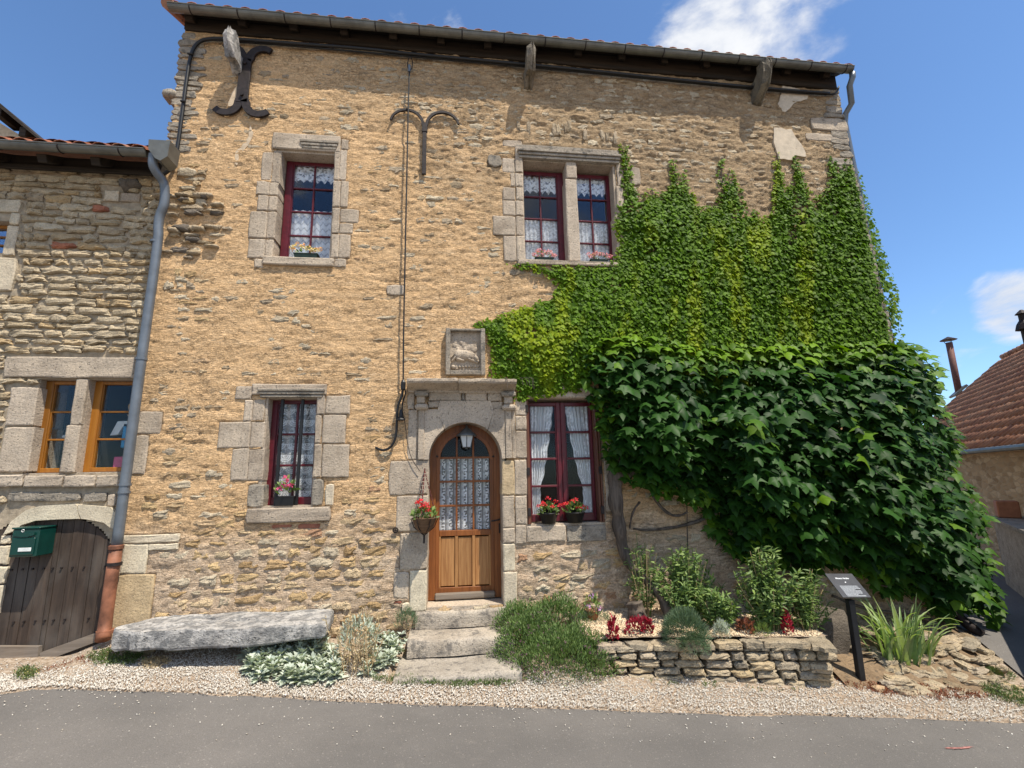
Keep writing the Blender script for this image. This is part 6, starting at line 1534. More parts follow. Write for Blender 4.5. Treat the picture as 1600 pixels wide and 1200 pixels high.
# ================================================================== PLANTS
def plant_empty(name, x, y, z, label, cat, group=None): return empty(name, (x, y, z), label, cat, group)
def mound(parent, name, mat, cx, cy, cz, rx_, ry_, rz_, n, tpl, smin, smax, seed, up=.5, out=.8, tone=None, shell=.55, droop=0.0, kind='stuff', noise_k=.25):
    rg = np.random.default_rng(seed); a = rg.uniform(0, 2*np.pi, n); c = rg.uniform(0, 1, n)**.7; rr = rg.uniform(shell, 1, n)**.6
    st = np.sqrt(1-c*c); d = np.stack([np.cos(a)*st, np.sin(a)*st, c], 1)
    k = 1+noise_k*(fbm(d[:, 0]*3+seed, d[:, 1]*3+d[:, 2]*2, seed, 3)-.5)*2
    P = np.array([cx, cy, cz])+d*np.array([rx_, ry_, rz_])*(rr*k)[:, None]
    tip = d*out+np.array([0, 0, up])+rg.normal(0, .38, (n, 3)); tip[:, 2] -= droop; nr = d*.6+np.array([0, -.1, .7])+rg.normal(0, .35, (n, 3))
    T = rg.uniform(0, 1, n)**1.6 if tone is None else np.full(n, tone)*rg.uniform(.4, 1, n)
    return leaf_obj(name, [LP(tpl, P, rg.uniform(smin, smax, n), tip, nr, T)], mat, parent, kind=kind)
def blossoms(parent, mat, pts, r, seed, n=26, name='blossom', s=.020):
    rg = np.random.default_rng(seed)
    for p in pts:
        d = unit(rg.normal(0, 1, (n, 3))); d[:, 2] = np.abs(d[:, 2])*.9-.1; P = np.array(p)+d*r*rg.uniform(.6, 1, n)[:, None]
        leaf_obj(name, [LP(OVAL, P, rg.uniform(s*.8, s*1.5, n), np.cross(d, rg.normal(0, 1, (n, 3)))+d*.5, d, rg.uniform(0, 1, n))], mat, parent)
def stems(mb, x, y, z0, h, n, spread, rg, r=.002):
    for k in range(n):
        a = rg.uniform(0, 6.28); s = rg.uniform(0, spread); mb.tube([(x, y, z0), (x+.5*s*math.cos(a), y+.5*s*math.sin(a), z0+h*.6), (x+s*math.cos(a), y+s*math.sin(a), z0+h*rg.uniform(.8, 1))], r, 4)
# lamb's ear, in overlapping rosettes
def rosettes(parent, spots, seed, mat='lamb', lmin=.06, lmax=.12, n=15, rise=.5):
    rg = np.random.default_rng(seed); parts = []
    for (x, y, z, s) in spots:
        for lvl in range(3):
            k = n-lvl*3; a = rg.uniform(0, 6.28, k); el = .15+.35*lvl+rg.normal(0, .12, k)
            tip = np.stack([np.cos(a)*np.cos(el), np.sin(a)*np.cos(el), np.sin(el)], 1); nr = np.stack([-np.cos(a)*np.sin(el), -np.sin(a)*np.sin(el), np.cos(el)], 1)+rg.normal(0, .15, (k, 3))
            P = np.array([x, y, z+.02+.03*lvl])+tip*.015; parts.append(LP(OVAL, P, rg.uniform(lmin, lmax, k)*s*(1-.18*lvl), tip, nr, rg.uniform(0, 1, k)))
    return leaf_obj('leaves', parts, mat, parent, kind='stuff')
rgf = np.random.default_rng(55)
def spots_in(poly_px, n, zoff, s=(.8, 1.2), rise=0.0):
    out = []; xs = [p[0] for p in poly_px]; ys = [p[1] for p in poly_px]
    while len(out) < n:
        a, b_ = rgf.uniform(min(xs), max(xs)), rgf.uniform(min(ys), max(ys))
        if inpoly(np.array([a]), np.array([b_]), poly_px)[0]:
            x, y, z = Gp(a, b_); hh = rise*rgf.uniform(.2, 1)*max(0, min(1, (1070-b_)/60)); out.append((x, y+hh*1.2, gz(x, y)+zoff+hh, rgf.uniform(*s)))
    return out
lamb = plant_empty('lambs_ear', *Gp(470, 1058), 'spreading silver lambs ear plant in front of the stone bench', 'plant')
rosettes(lamb, spots_in([(372,1050),(400,1020),(440,1008),(500,1010),(530,1035),(535,1068),(470,1070),(400,1068)], 78, .0, (.75, 1.1), .14), 61)
lamb2 = plant_empty('lambs_ear', *Gp(600, 1058), 'smaller silver lambs ear clump between dry stems and the steps', 'plant')
rosettes(lamb2, spots_in([(565,1060),(570,1020),(600,1012),(632,1018),(620,1040),(600,1066)], 30, .0, (.5, .8), .14), 62)
dry = plant_empty('dry_plant', *Gp(550, 1062), 'dry straw coloured flower stems rising beside the silver lambs ear', 'plant')
x0, y0, z0 = Gp(552, 1060); rgd = np.random.default_rng(63); b = MB(); parts = []
for k in range(46):
    bx0, by0 = x0+rgd.uniform(-.16, .16), y0+rgd.uniform(-.05, .22); h = rgd.uniform(.25, .58); lean = rgd.normal(0, .07); b.tube([(bx0, by0, z0), (bx0+lean*.5, by0, z0+h*.5), (bx0+lean, by0+.02, z0+h)], .0025, 4)
    m = 26; t = rgd.uniform(.25, 1, m); P = np.stack([bx0+lean*t, np.full(m, by0), z0+h*t], 1)+rgd.normal(0, .008, (m, 3)); parts.append(LP(OVAL, P, rgd.uniform(.012, .028, m), rgd.normal(0, 1, (m, 3))+np.array([0, -.2, .4]), rgd.normal(0, 1, (m, 3)), rgd.uniform(0, 1, m)))
b.build('stems', MT['dry'], dry, kind='stuff'); leaf_obj('seed_heads', parts, 'dry', dry, kind='stuff')
mound(dry, 'silver_leaves', 'lamb', x0+.02, y0+.15, z0+.2, .20, .16, .28, 420, LANCE, .03, .06, 64, up=.9)
wisp = plant_empty('dry_plant', *Gp(640, 1010), 'small wispy grey weed growing against the top step', 'plant')
wx, wz = Wp(635, 975, -.15); mound(wisp, 'leaves', 'green3', wx, -.12, wz-.05, .12, .08, .20, 420, NEEDLE, .03, .07, 65, up=.9, tone=.9)
# heath mound right of the steps
hx0, hy0, hz0 = Gp(868, 1066); heath = plant_empty('heath_bush', hx0, hy0, hz0, 'broad green heath bush with tiny purple flowers spilling beside the steps', 'bush')
for (px_, py_, rx_, ry_, rz_, n) in ((885, 1068, .56, .36, .36, 7000), (835, 1046, .40, .32, .40, 5000), (930, 1062, .34, .32, .26, 3600), (812, 1006, .28, .24, .30, 2800), (870, 1003, .42, .28, .36, 4200)):
    x, y, z = Gp(px_, py_); y = min(y+.22, -.18); mound(heath, 'foliage', 'green2', x, y, gz(x, y)-.02+(.10 if py_ < 1020 else 0), rx_, ry_, rz_+.05, n, LANCE, .020, .042, int(px_), up=.9, out=.9, shell=.55, noise_k=.28)
    rgx = np.random.default_rng(int(px_)+1); m = 34; a = rgx.uniform(3.3, 6.1, m); c = rgx.uniform(.25, .95, m); st = np.sqrt(1-c*c); Pp = np.stack([x+np.cos(a)*st*rx_*1.02, y+np.sin(a)*st*ry_*1.02, gz(x, y)+c*(rz_+.07)], 1)
    Pm = (Pp[:, None, :]+rgx.normal(0, .007, (m, 6, 3))).reshape(-1, 3); leaf_obj('flowers', [LP(OVAL, Pm, rgx.uniform(.008, .015, m*6), rgx.normal(0, 1, (m*6, 3)), rgx.normal(0, 1, (m*6, 3)), rgx.uniform(0, 1, m*6))], 'fl_purple', heath, kind='stuff')
# low mats of weed
def matting(label, poly, n, seed, mat='moss', smin=.012, smax=.03, hgt=.04, yellow=False):
    rg = np.random.default_rng(seed); xs = [p[0] for p in poly]; ys = [p[1] for p in poly]; a = rg.uniform(min(xs), max(xs), n*2); b_ = rg.uniform(min(ys), max(ys), n*2); k = inpoly(a, b_, poly); a, b_ = a[k][:n], b_[k][:n]
    e = polydist(a, b_, poly); kk = rg.uniform(0, 1, len(a)) < sstep(e+4*(fbm(a/9, b_/5, seed)-.4), -1, 6); a, b_, e = a[kk], b_[kk], e[kk]
    P = np.array([Gp(u, v) for u, v in zip(a[::12], b_[::12])]); P = np.repeat(P, 12, 0)[:len(a)]+np.concatenate([rg.normal(0, .018, (len(P)*12, 2)), np.zeros((len(P)*12, 1))], 1)[:len(a)]
    P[:, 2] += .015+rg.uniform(0, 1, len(P))*hgt*sstep(e[:len(P)], 0, 8); m = len(P)
    o = empty('weed_mat', tuple(map(float, P.mean(0))), label, 'weeds'); o['kind'] = 'stuff'
    q = leaf_obj('leaves', [LP(LANCE, P, rg.uniform(smin, smax, m), rg.normal(0, .6, (m, 3))+np.array([0, 0, .7]), rg.normal(0, .6, (m, 3))+np.array([0, 0, .8]), rg.uniform(0, 1, m)**1.5)], mat, o, kind='stuff')
    if yellow:
        i = rg.integers(0, m, 40); leaf_obj('flowers', [LP(OVAL, P[i]+np.array([0, 0, .015]), np.full(40, .012), rg.normal(0, 1, (40, 3)), rg.normal(0, .2, (40, 3))+np.array([0, 0, 1.]), np.zeros(40))], 'fl_yellow', o, kind='stuff')
matting('green creeping weed mat below the foot of the terracotta pipe', [(130,1030),(150,1020),(190,1018),(225,1025),(232,1038),(200,1044),(150,1044)], 2600, 71)
matting('brown tinged weed tuft at the left end under the bench', [(222,1034),(250,1030),(268,1040),(240,1052),(218,1044)], 900, 72, 'dry')
matting('weed tuft with yellow flowers before the plank door', [(18,1056),(40,1044),(60,1050),(58,1064),(30,1068)], 900, 73, yellow=True)
matting('low weeds along the foot of the bottom step', [(580,1058),(620,1060),(700,1068),(790,1064),(815,1072),(760,1078),(640,1074),(585,1068)], 3600, 74)
matting('creeping weeds at the right end of the middle step', [(760,1004),(800,1012),(812,1040),(780,1044),(745,1024),(722,1020)], 1200, 75, hgt=.07)
matting('grassy weeds at the street corner right of the rocks', [(1530,1080),(1560,1068),(1600,1082),(1640,1110),(1600,1110),(1550,1096)], 2600, 76, hgt=.06)
matting('brown leaf litter along the foot of the rock bank', [(1302,1062),(1350,1050),(1400,1066),(1500,1080),(1560,1094),(1500,1102),(1400,1092),(1330,1082)], 3600, 77, 'brownleaf', .015, .035, .015)
matting('scattered weeds at the foot of the planter wall', [(960,1062),(1100,1068),(1200,1076),(1300,1082),(1200,1084),(1050,1074)], 700, 78, hgt=.03)
matting('dry litter along the foot of the cellar door boards', [(70,1040),(120,1028),(180,1015),(170,1030),(100,1050),(60,1056)], 500, 79, 'brownleaf', .012, .03, .01)
def bp(px, py, Y):  # point on the planter bed
    d = ray(px, py); t = 3.0
    while t < 12:
        p = CAM+d*t
        if p[2] <= float(bedz(p[0], p[1])): break
        t += .01
    return float(p[0]), float(min(p[1], -.08)), float(bedz(p[0], min(p[1], -.08)))
# clipped blue green cushion on the planter edge
x, y, z = bp(1070, 1000, 0); cush = plant_empty('cushion_bush', x, y, z, 'round dark blue green cushion bush overhanging the planter wall', 'bush')
mound(cush, 'foliage', 'green3', x, y-.02, z-.02, .22, .22, .30, 5200, NEEDLE, .03, .055, 81, up=.5, out=1.0, shell=.6, noise_k=.12); mound(cush, 'foliage', 'green3', x+.02, y-.14, z-.05, .14, .12, .14, 1500, NEEDLE, .03, .05, 82, up=.0, out=1.0, droop=.3)
x, y, z = bp(925, 972, 0); t = plant_empty('cushion_bush', x, y, z, 'small blue green tuft behind the pink potted flower', 'bush'); mound(t, 'foliage', 'green3', x, y, z, .22, .12, .10, 900, NEEDLE, .03, .05, 83)
x, y, z = bp(1129, 996, 0); t = plant_empty('tuft', x, y, z, 'small pale grey green tuft right of the cushion bush', 'plant'); mound(t, 'foliage', 'lamb', x, y, z, .08, .07, .14, 500, NEEDLE, .03, .05, 84)
x, y, z = bp(1190, 992, 0); t = plant_empty('tuft', x, y, z, 'bright green tuft right of the bronze leaved plant', 'plant'); mound(t, 'foliage', 'green1', x, y, z, .08, .07, .12, 380, NEEDLE, .03, .06, 85, tone=1.)
def heuchera(px, py, s, mat, label, seed, h=.11):
    x, y, z = bp(px, py, 0); o = plant_empty('bedding_plant', x, y, z, label, 'plant', 'red leaved bedding plants in the raised bed'); rg = np.random.default_rng(seed)
    mound(o, 'foliage', mat, x, y, z, s, s*.8, h, 170, OVAL, .025, .05, seed, up=.6, kind=None); return o
heuchera(958, 1000, .045, 'redleaf', 'slim crimson plant at the left end of the planter', 91, .20)
heuchera(993, 990, .10, 'redleaf', 'wide crimson leaved plant in front of the vine stump', 92, .16); heuchera(1012, 990, .06, 'redleaf', 'small crimson plant touching the wide crimson one on its right', 93, .14)
heuchera(1231, 992, .05, 'redleaf', 'crimson plant on its own at the right end of the planter', 94, .22); heuchera(1167, 990, .08, 'brownleaf', 'bronze red leaved plant between two green tufts', 95, .13)
# leafy shrubs against the wall
def leafy(label, base, height, spread, n, seed, mat='green1', dryn=8, lean=(0, 0), ls=(.04, .075)):
    x, y, z = base; o = plant_empty('leafy_shrub', x, y, z, label, 'shrub', 'leafy shrubs in the raised bed'); rg = np.random.default_rng(seed); b = MB(); parts = []; bd_ = MB()
    for k in range(n):
        a = rg.uniform(0, 6.28); s = rg.uniform(.1, 1)*spread; h = height*rg.uniform(.45, 1)*(1-.35*(s/spread)**2); ex, ey = x+lean[0]*h+s*math.cos(a), min(y+lean[1]*h+s*.55*math.sin(a), -.03)
        p0, p1, p2 = (x+.3*s*math.cos(a), min(y+.2*s*math.sin(a), -.02), z), (x+lean[0]*h*.5+.65*s*math.cos(a), min(y+.4*s*math.sin(a), -.03), z+h*.6), (ex, ey, z+h)
        dr = k < dryn; (bd_ if dr else b).tube([p0, p1, p2], .003, 4); m = 10 if dr else 24; t = rg.uniform(.15, 1, m)[:, None]; q0, q1, q2 = map(np.array, (p0, p1, p2))
        P = (1-t)**2*q0+2*t*(1-t)*q1+t*t*q2; dirr = unit(np.stack([rg.normal(0, 1, m), rg.normal(-.3, .8, m), rg.normal(.35, .5, m)], 1)); nr = np.stack([rg.normal(0, .3, m), rg.normal(-.4, .3, m), rg.normal(.8, .3, m)], 1)
        (parts.append(LP(LANCE, P, rg.uniform(ls[0], ls[1], m), dirr, nr, rg.uniform(0, 1, m)**1.4)) if not dr else parts.append(LP(NEEDLE, P, rg.uniform(.03, .06, m), dirr, nr, np.ones(m))))
    b.build('stems', MT['green1'], o, kind='stuff'); 
    if bd_.v: bd_.build('dry_stems', MT['dry'], o, kind='stuff')
    leaf_obj('foliage', parts, mat, o, kind='stuff'); return o
leafy('dense leafy shrub with arching stems right of the twisted trunk', bp(1075, 972, 0), .78, .46, 120, 101, ls=(.045, .08))
leafy('tall feathery stems climbing beside the twisted trunk', bp(1010, 965, 0), 1.0, .20, 34, 102, dryn=14)
leafy('light green broad leaved shrub between the two larger shrubs', bp(1125, 985, 0), .42, .22, 40, 103, ls=(.05, .09))
leafy('bushy bamboo like shrub at the right end of the bed', bp(1205, 985, 0), .85, .36, 110, 104, dryn=16, lean=(.0, 0), ls=(.05, .09))
leafy('loose shrub leaning towards the black signpost', bp(1260, 985, 0), .62, .30, 60, 105, dryn=16, lean=(.15, 0), ls=(.04, .08))
# iris clump
ix, iy, iz = Gp(1425, 1052); iz += .10; iris = plant_empty('iris_clump', ix, iy, iz, 'clump of sword shaped iris leaves on the rock bank', 'plant'); rg_ = np.random.default_rng(111)
def blade(x, y, z, a, L, w, bend, rg):
    V = []; F = []; n = 8; px_, pz_ = 0.0, 0.0; el = R(rg.uniform(62, 88))-bend*0; d = np.array([math.cos(a), math.sin(a)]); s = np.array([-math.sin(a), math.cos(a)])
    for i in range(n+1):
        t = i/n; ww = w*(1-t**2.2)*.5+.0008; c = np.array([x, y])+d*px_
        V += [(c[0]-s[0]*ww, c[1]-s[1]*ww, z+pz_), (c[0]+d[0]*.004, c[1]+d[1]*.004, z+pz_-.004), (c[0]+s[0]*ww, c[1]+s[1]*ww, z+pz_)]
        e2 = el-bend*t*t; px_ += L/n*math.cos(e2); pz_ += L/n*math.sin(e2)
    for i in range(n): F += [(3*i, 3*i+1, 3*i+4, 3*i+3), (3*i+1, 3*i+2, 3*i+5, 3*i+4)]
    return V, F
for k in range(88):
    r_ = rg_.uniform(0, .26); a0 = rg_.uniform(0, 6.28); x, y = ix+r_*1.15*math.cos(a0), iy+.08+r_*.5*math.sin(a0); a = a0+rg_.normal(0, .6); L = rg_.uniform(.36, .74); V, F = blade(x, y, gz(x, y)+.06, a, L, rg_.uniform(.028, .046), rg_.uniform(.1, 2.3)*(1 if k > 22 else .2), rg_)
    b = MB().add(V, F); me = mesh_np('leaf', b.v, b.f, True, {'tone': np.full(len(b.v), float(rg_.uniform(0, 1)))}); link('leaf', me, MT['iris'], iris)
# weed tufts on the bank
x, y, z = Gp(1560, 1060); t = plant_empty('weed_tuft', x, y, z, 'grass tuft on the outer rocks of the bank', 'weeds'); mound(t, 'foliage', 'moss', x, y, z, .18, .1, .08, 500, NEEDLE, .03, .06, 121)

# ================================================================== FLOWER POTS
def flowerpot(name, label, cat, x, y, z, w, d, h, potmat, flmats, seed, leafmat='green1', n_l=90, nb_=9, spread=1.15, top=.10, round_=False, group='flower pots on the window sills', lsz=(.025, .05)):
    o = empty(name, (x, y, z), label, cat, group); rg = np.random.default_rng(seed)
    if round_: MB().lathe([(w*.36, 0), (w*.5, h), (w*.53, h), (w*.53, h*1.08), (w*.46, h*1.08), (w*.44, h*.95)], (x, y, z), 16).build('pot', MT[potmat], o, True)
    else:
        b = MB(); b.add([(x-w*.45, y-d*.4, z), (x+w*.45, y-d*.4, z), (x+w*.45, y+d*.4, z), (x-w*.45, y+d*.4, z), (x-w*.5, y-d*.5, z+h), (x+w*.5, y-d*.5, z+h), (x+w*.5, y+d*.5, z+h), (x-w*.5, y+d*.5, z+h)], [(3,2,1,0),(0,1,5,4),(1,2,6,5),(2,3,7,6),(3,0,4,7),(4,5,6,7)]); b.bbox(x-w*.52, x+w*.52, y-d*.53, y+d*.53, z+h*.86, z+h, .003); b.build('pot', MT[potmat], o)
    mound(o, 'leaves', leafmat, x, y, z+h*.9, w*.52, d*.7, top*.8, n_l, OVAL, lsz[0], lsz[1], seed, up=.5, kind='stuff')
    for k in range(nb_):
        fx = x+w*.5*spread*(-1+2*(k+.5)/nb_)+rg.uniform(-.01, .01); blossoms(o, flmats[k % len(flmats)], [(fx, y-rg.uniform(.0, d*.6), z+h+top*rg.uniform(.25, 1.0)*(1-.4*abs(-1+2*(k+.5)/nb_)))], .022+.01*rg.random(), seed*31+k, 22)
    return o
def on_sill(px, py, Y): x, z = Wp(px, py, Y); return x, Y, z
x, y, z = on_sill(479, 403.5, .07); flowerpot('flower_pot', 'planter of yellow and orange flowers on the upper left window sill', 'flower pot', x, y, 2.632, .28, .11, .07, 'pot_green', ['fl_yellow', 'fl_orange', 'fl_yellow', 'fl_orange'], 5, n_l=40, nb_=14, spread=1.3, top=.13)
x, y, z = on_sill(850, 403, .07); flowerpot('flower_pot', 'planter of pink flowers in the left light of the upper double window', 'flower pot', x, y, 2.705, .24, .10, .06, 'pot_green', ['fl_pink'], 6, n_l=36, nb_=13, spread=1.25, top=.12)
x, y, z = on_sill(935, 405, .07); flowerpot('flower_pot', 'planter of pink flowers in the right light of the upper double window', 'flower pot', x, y, 2.705, .24, .10, .06, 'pot_green', ['fl_pink'], 7, n_l=36, nb_=13, spread=1.35, top=.12)
x, y, z = on_sill(447, 789, .05); p = flowerpot('flower_pot', 'dark pot with a magenta flower behind the bars of the lower left window', 'flower pot', x, .02, -.282, .20, .09, .10, 'black', ['fl_magenta'], 8, n_l=46, nb_=8, spread=.6, top=.24, lsz=(.05, .08))
x, y, z = on_sill(857, 817, .04); flowerpot('flower_pot', 'black pot of red geraniums on the left of the lower right window sill', 'flower pot', x, .02, -.562, .22, .13, .11, 'black', ['fl_red'], 9, n_l=150, nb_=7, spread=1.25, top=.17, round_=True, lsz=(.03, .055))
x, y, z = on_sill(898, 816, .04); flowerpot('flower_pot', 'black pot of red geraniums on the right of the lower right window sill', 'flower pot', x, .02, -.562, .23, .13, .11, 'black', ['fl_red'], 10, n_l=150, nb_=7, spread=1.3, top=.17, round_=True, lsz=(.03, .055))
x, y, z = bp(926, 968, 0); flowerpot('flower_pot', 'low pot with two lilac pink flower heads against the wall by the heath bush', 'flower pot', x, y, z, .15, .15, .09, 'pot_terra', ['fl_lilac'], 12, n_l=110, nb_=3, spread=1.2, top=.20, round_=True, group=None)
# hanging basket left of the door
hy = -.17; hkx, hkz = Wp(664, 735, -.02); cx1, cz1 = Wp(663, 815, hy); hb = empty('hanging_basket', (cx1, -.03, hkz), 'hanging bark basket of red geraniums on chains left of the door', 'hanging basket')
Rb = .135; zrim = Wp(663, 810, hy)[1]; MB().lathe([(.015, -.16), (.05, -.145), (.10, -.09), (Rb, 0), (Rb+.008, .008), (Rb-.01, .01), (.09, -.05)], (cx1, hy, zrim), 14).build('basket', MT['wicker'], hb, True)
b = MB()
for a in (0.3, 2.4, 4.5):
    for q in range(12):
        t0, t1 = q/12, (q+.78)/12; A = np.array([hkx, -.08, hkz]); Bq = np.array([cx1+Rb*math.cos(a), hy+Rb*math.sin(a), zrim]); b.tube([tuple(A+(Bq-A)*t0), tuple(A+(Bq-A)*t1)], .006, 4)
b.tube([(hkx, 0, hkz+.01), (hkx, -.09, hkz+.02), (hkx, -.085, hkz-.01)], .006, 5); b.build('chain', mat_plain('rusty_chain', (.13, .035, .03), .7), hb)
b = MB()
for a in np.linspace(0, 6.28, 7)[:-1]: b.tube([(cx1+(Rb+.01)*math.cos(a), hy+(Rb+.01)*math.sin(a), zrim), (cx1+.11*math.cos(a), hy+.11*math.sin(a), zrim-.09), (cx1, hy, zrim-.18)], .005, 4)
b.tube([(cx1, hy, zrim-.17), (cx1, hy, zrim-.26)], .012, 6); b.build('holder', MT['iron'], hb)
mound(hb, 'leaves', 'green1', cx1, hy, zrim-.02, .14, .13, .14, 120, OVAL, .04, .075, 131, kind='stuff')
rgh = np.random.default_rng(8); blossoms(hb, 'fl_red', [tuple(np.array(Wp(p_[0], p_[1], hy-.08))[[0, 0, 1]]*np.array([1, 0, 1])+np.array([0, hy-.08, 0])) for p_ in ((657, 784), (664, 788), (669, 792), (660, 792), (669, 799), (653, 787))], .032, 132, 34, s=.018)
MB().tube([(cx1+.12, hy, zrim+.02), (cx1+.115, hy-.03, zrim+.10)], .003, 4).build('stem', MT['green1'], hb)
b = MB(); pts = [Wp(656, 690, -.02), Wp(640, 660, -.02)]
# ================================================================== CABLES
def cpath(lst): return smooth_path([pp(*q) for q in lst], 2)
c1 = empty('eave_cable', pp(640, 85, -.03), 'thick black cable clipped under the eave and down the left corner', 'cable')
MB().tube(cpath([(252,275,-.06),(270,262,-.05),(277,235,-.05),(284,185,-.05),(291,130,-.05),(297,88,-.05),(306,68,-.05),(325,59.5,-.06),(380,62,-.08),(460,68,-.08),(560,75,-.08),(640,84,-.08),(760,95,-.08),(900,108,-.08),(1050,124,-.08),(1180,137,-.08),(1296,146,-.07)]), .021, 8).build('cable', MT['black'], c1, True)
MB().tube(cpath([(325,62,-.055),(460,71.5,-.055),(640,88,-.055),(900,111.5,-.055),(1180,140,-.055),(1300,149,-.055),(1309,143,-.04),(1311,135,.0)]), .012, 6).build('cable', MT['black'], c1, True)
for px, py in ((297, 84), (286, 158), (276, 235), (400, 64), (520, 72), (700, 90), (860, 105), (1000, 119), (1120, 131)):
    v = Vector(pp(px, py, -.075)); MB().tube([v-Vector((.03, 0, 0)) if px < 300 else v-Vector((0, 0, .028)), v+Vector((.03, 0, 0)) if px < 300 else v+Vector((0, 0, .028))], .012, 6).build('clip', MT['black'], c1)
c2 = empty('drop_cable', pp(636, 300, -.06), 'thin black cable dropping straight down the facade to its connector by the door', 'cable')
MB().tube(cpath([(640,104,-.09),(638,160,-.08),(636,260,-.08),(633,400,-.08),(630.5,520,-.08),(630,596,-.08)]), .010, 6).build('cable', MT['black'], c2, True)
b = MB()
b.tube(cpath([(640,86,-.06),(645,96,-.08),(644,106,-.09),(640,112,-.09),(637,106,-.09),(637,96,-.08),(640,88,-.06)]), .006, 5); b.build('wire_loop', MT['black'], c2)
v = Vector(pp(639.5, 108, -.09)); MB().tube([v+Vector((0, 0, .06)), v-Vector((0, 0, .04))], .018, 8).build('tensioner', MT['greypipe'], c2)
v = Vector(pp(630, 600, -.09)); MB().tube([v+Vector((0, 0, .05)), v+Vector((0, 0, .02)), v-Vector((0, 0, .06)), v-Vector((0, 0, .08))], [.012, .028, .028, .012], 8).build('tensioner', MT['black'], c2)
MB().tube(cpath([(630,606,-.08),(627,622,-.08),(621,634,-.07),(620,660,-.06),(619,682,-.06),(612,698,-.06),(601,704,-.05),(592,702,-.03),(587,699,.0)]), .014, 7).build('cable', MT['black'], c2, True)
MB().tube(cpath([(631,606,-.07),(628,640,-.04),(633,660,-.04),(636,690,-.045),(642,716,-.05),(656,736,-.05)]), .004, 5).build('thin_wire', MT['iron'], c2, True)
MB().tube(cpath([(632,604,-.08),(634,616,-.07),(629,628,-.06),(628,640,-.05)]), .008, 5).build('cable', MT['black'], c2, True)
v = Vector(pp(626.5, 648, -.07)); MB().lathe([(.012, .06), (.02, .02), (.022, -.02), (.05, -.055), (.05, -.065)], tuple(v), 8).build('insulator', MT['black'], c2)
# ================================================================== LANTERN above the door
lx0, lz0 = Wp(729, 686, .13); lan = empty('lantern', (lx0, .13, lz0), 'old grey metal lantern with frosted panes hanging above the door', 'lantern')
k = lambda r_, z_, c: [(c[0]+r_*math.cos(R(60*i+30)), c[1]+r_*math.sin(R(60*i+30)), c[2]+z_) for i in range(6)]
c = (lx0, .13, lz0); MB().lathe([(.128, .035), (.12, .048), (.075, .085), (.04, .125), (.024, .13), (.012, .16)], c, 12).build('hood', MT['lantern'], lan, True)
A, Bq = k(.086, .035, c), k(.052, -.10, c); b = MB(); b.add(A+Bq, [(i, 6+i, 6+(i+1) % 6, (i+1) % 6) for i in range(6)]); b.build('lantern_glass', MT['lantern_glass'], lan)
b = MB()
for i in range(6): b.tube([A[i], Bq[i]], .005, 4)
b.tube(Bq+[Bq[0]], .006, 4); b.tube([(c[0], c[1], c[2]-.10), (c[0], c[1], c[2]-.12)], .016, 6); b.build('frame', MT['lantern'], lan)
MB().tube([(c[0], c[1], c[2]+.15), (c[0], c[1]+.03, c[2]+.17), (c[0], .33, c[2]+.17)], .009, 6).build('bracket', MT['lantern'], lan)
# ================================================================== INFORMATION SIGN
sg = empty('information_sign', (3.91, -1.0, gz(3.91, -1.0)), 'black signpost with a tilted grey information panel in front of the vine', 'sign')
b = MB(); b.bbox(3.885, 3.945, -1.02, -.96, gz(3.9, -1.0)-.05, -1.285, .004); b.build('post', MT['blackmetal'], sg)
TL, TR, BR, BLc = (pp(1290.5, 896, -.84), pp(1334.5, 896.5, -.84), pp(1358, 933, -1.05), pp(1315.5, 933.5, -1.05))
ctr = (Vector(TL)+Vector(TR)+Vector(BR)+Vector(BLc))/4; ux = ((Vector(TR)-Vector(TL))+(Vector(BR)-Vector(BLc))).normalized(); uy = ((Vector(TL)-Vector(BLc))+(Vector(TR)-Vector(BR))); Hs = uy.length/2; uy = (uy-uy.dot(ux)*ux).normalized(); un = ux.cross(uy).normalized(); Wd = ((Vector(TR)-Vector(TL)).length+(Vector(BR)-Vector(BLc)).length)/2
Ms = Matrix(((ux.x, uy.x, un.x, ctr.x), (ux.y, uy.y, un.y, ctr.y), (ux.z, uy.z, un.z, ctr.z), (0, 0, 0, 1)))
MB().bbox(-Wd/2, Wd/2, -Hs/2, Hs/2, -.008, 0, .002, Ms).build('panel', MT['panel'], sg); MB().bbox(-.05, .05, -.06, .04, -.03, -.009, .002, Ms).build('mount', MT['blackmetal'], sg)
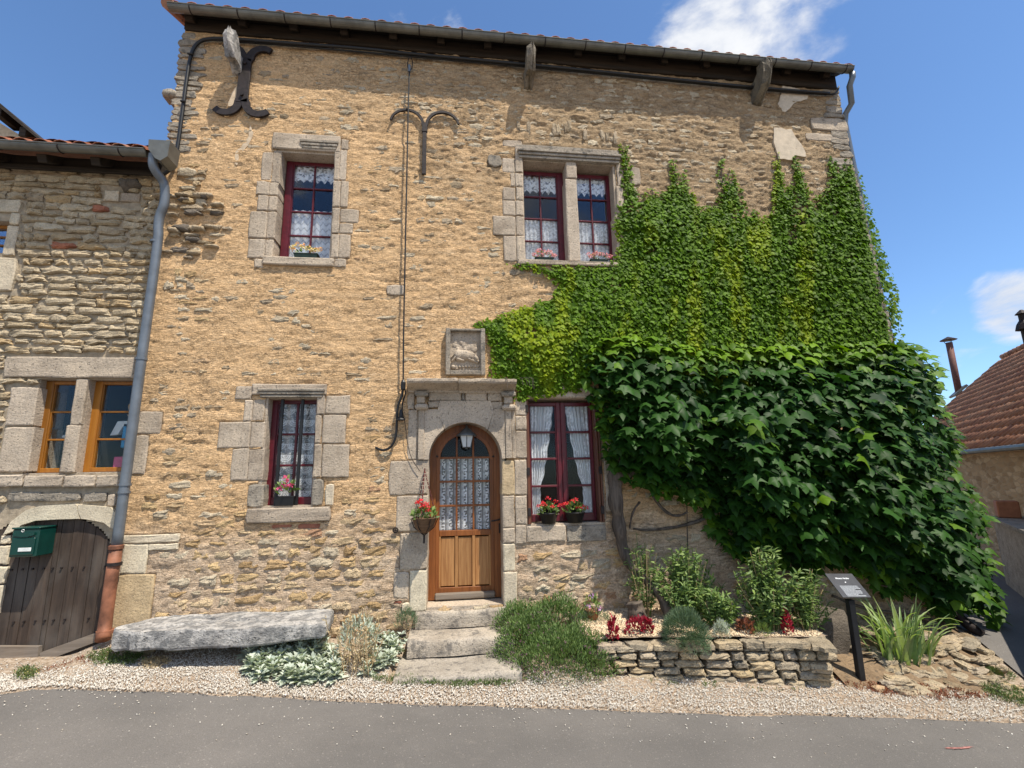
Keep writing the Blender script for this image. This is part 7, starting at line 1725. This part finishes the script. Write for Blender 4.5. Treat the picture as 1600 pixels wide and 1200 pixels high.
def text(body, size, x, y, z, name, parent, mat, Mx):
    cu = bpy.data.curves.new(name, 'FONT'); cu.body = body; cu.size = size; cu.align_x = 'CENTER'; cu.align_y = 'CENTER'; cu.extrude = .0006; cu.offset = .0005
    tmp = bpy.data.objects.new('tmp', cu); COL.objects.link(tmp); dg = bpy.context.evaluated_depsgraph_get(); me = bpy.data.meshes.new_from_object(tmp.evaluated_get(dg)); bpy.data.objects.remove(tmp); me.name = name
    me.materials.clear(); return link(name, me, MT[mat], parent, Mx@Matrix.Translation((x, y, z)))
text('Maison Noble', .026, -.005, Hs*.28, .002, 'lettering', sg, 'print', Ms)
MB().prism([(0, .008), (-.008, 0), (0, -.008), (.008, 0)], -.0005, .0015)
b = MB(); b.box(-.007, .007, -.005, .005, .0, .002, Ms@Matrix.Translation((.0, Hs*.12, 0))@Matrix.Rotation(.5, 4, 'Z')); b.build('emblem', MT['print'], sg)
b = MB()
for r_ in range(9):
    y = Hs*.0-.012-r_*.0135; wl = Wd*.62*(1 if r_ % 4 != 3 else .7); xx = -Wd*.31
    rr = np.random.default_rng(r_)
    while xx < -Wd*.31+wl:
        l = rr.uniform(.006, .02); b.box(xx, xx+l, y-.0038, y+.0038, .0, .0012, Ms); xx += l+.003
b.build('small_print', MT['print_dim'], sg)
b = MB(); b.box(-Wd*.30, Wd*.36, -Hs*.46, -Hs*.42, 0, .0012, Ms); b.build('footer_line', MT['print_block'], sg)
# slight raised kerb stone by the signpost foot
st_ = rock('stone', (3.97, -1.12, gz(3.97, -1.12)+.02), .07, 'rubble_yellow', 66, None, 1, (1.1, .8, .6)); tag(st_, 'small yellow stone at the foot of the black signpost', 'stone')
x, y, z = Wp(640, 998, -.45)[0], -.30, gz(-.6, -.3)+.10
bt = MB(); a0, b0 = Wp(590, 996, -.2), Wp(634, 992, -.2); bt.bbox(a0[0], b0[0], -.21, -.19, a0[1]-.02, a0[1]+.02, .003); tag(bt.build('edging_strip', MT['iron']), 'rusty metal edging strip between the bench and the steps', 'metal strip')
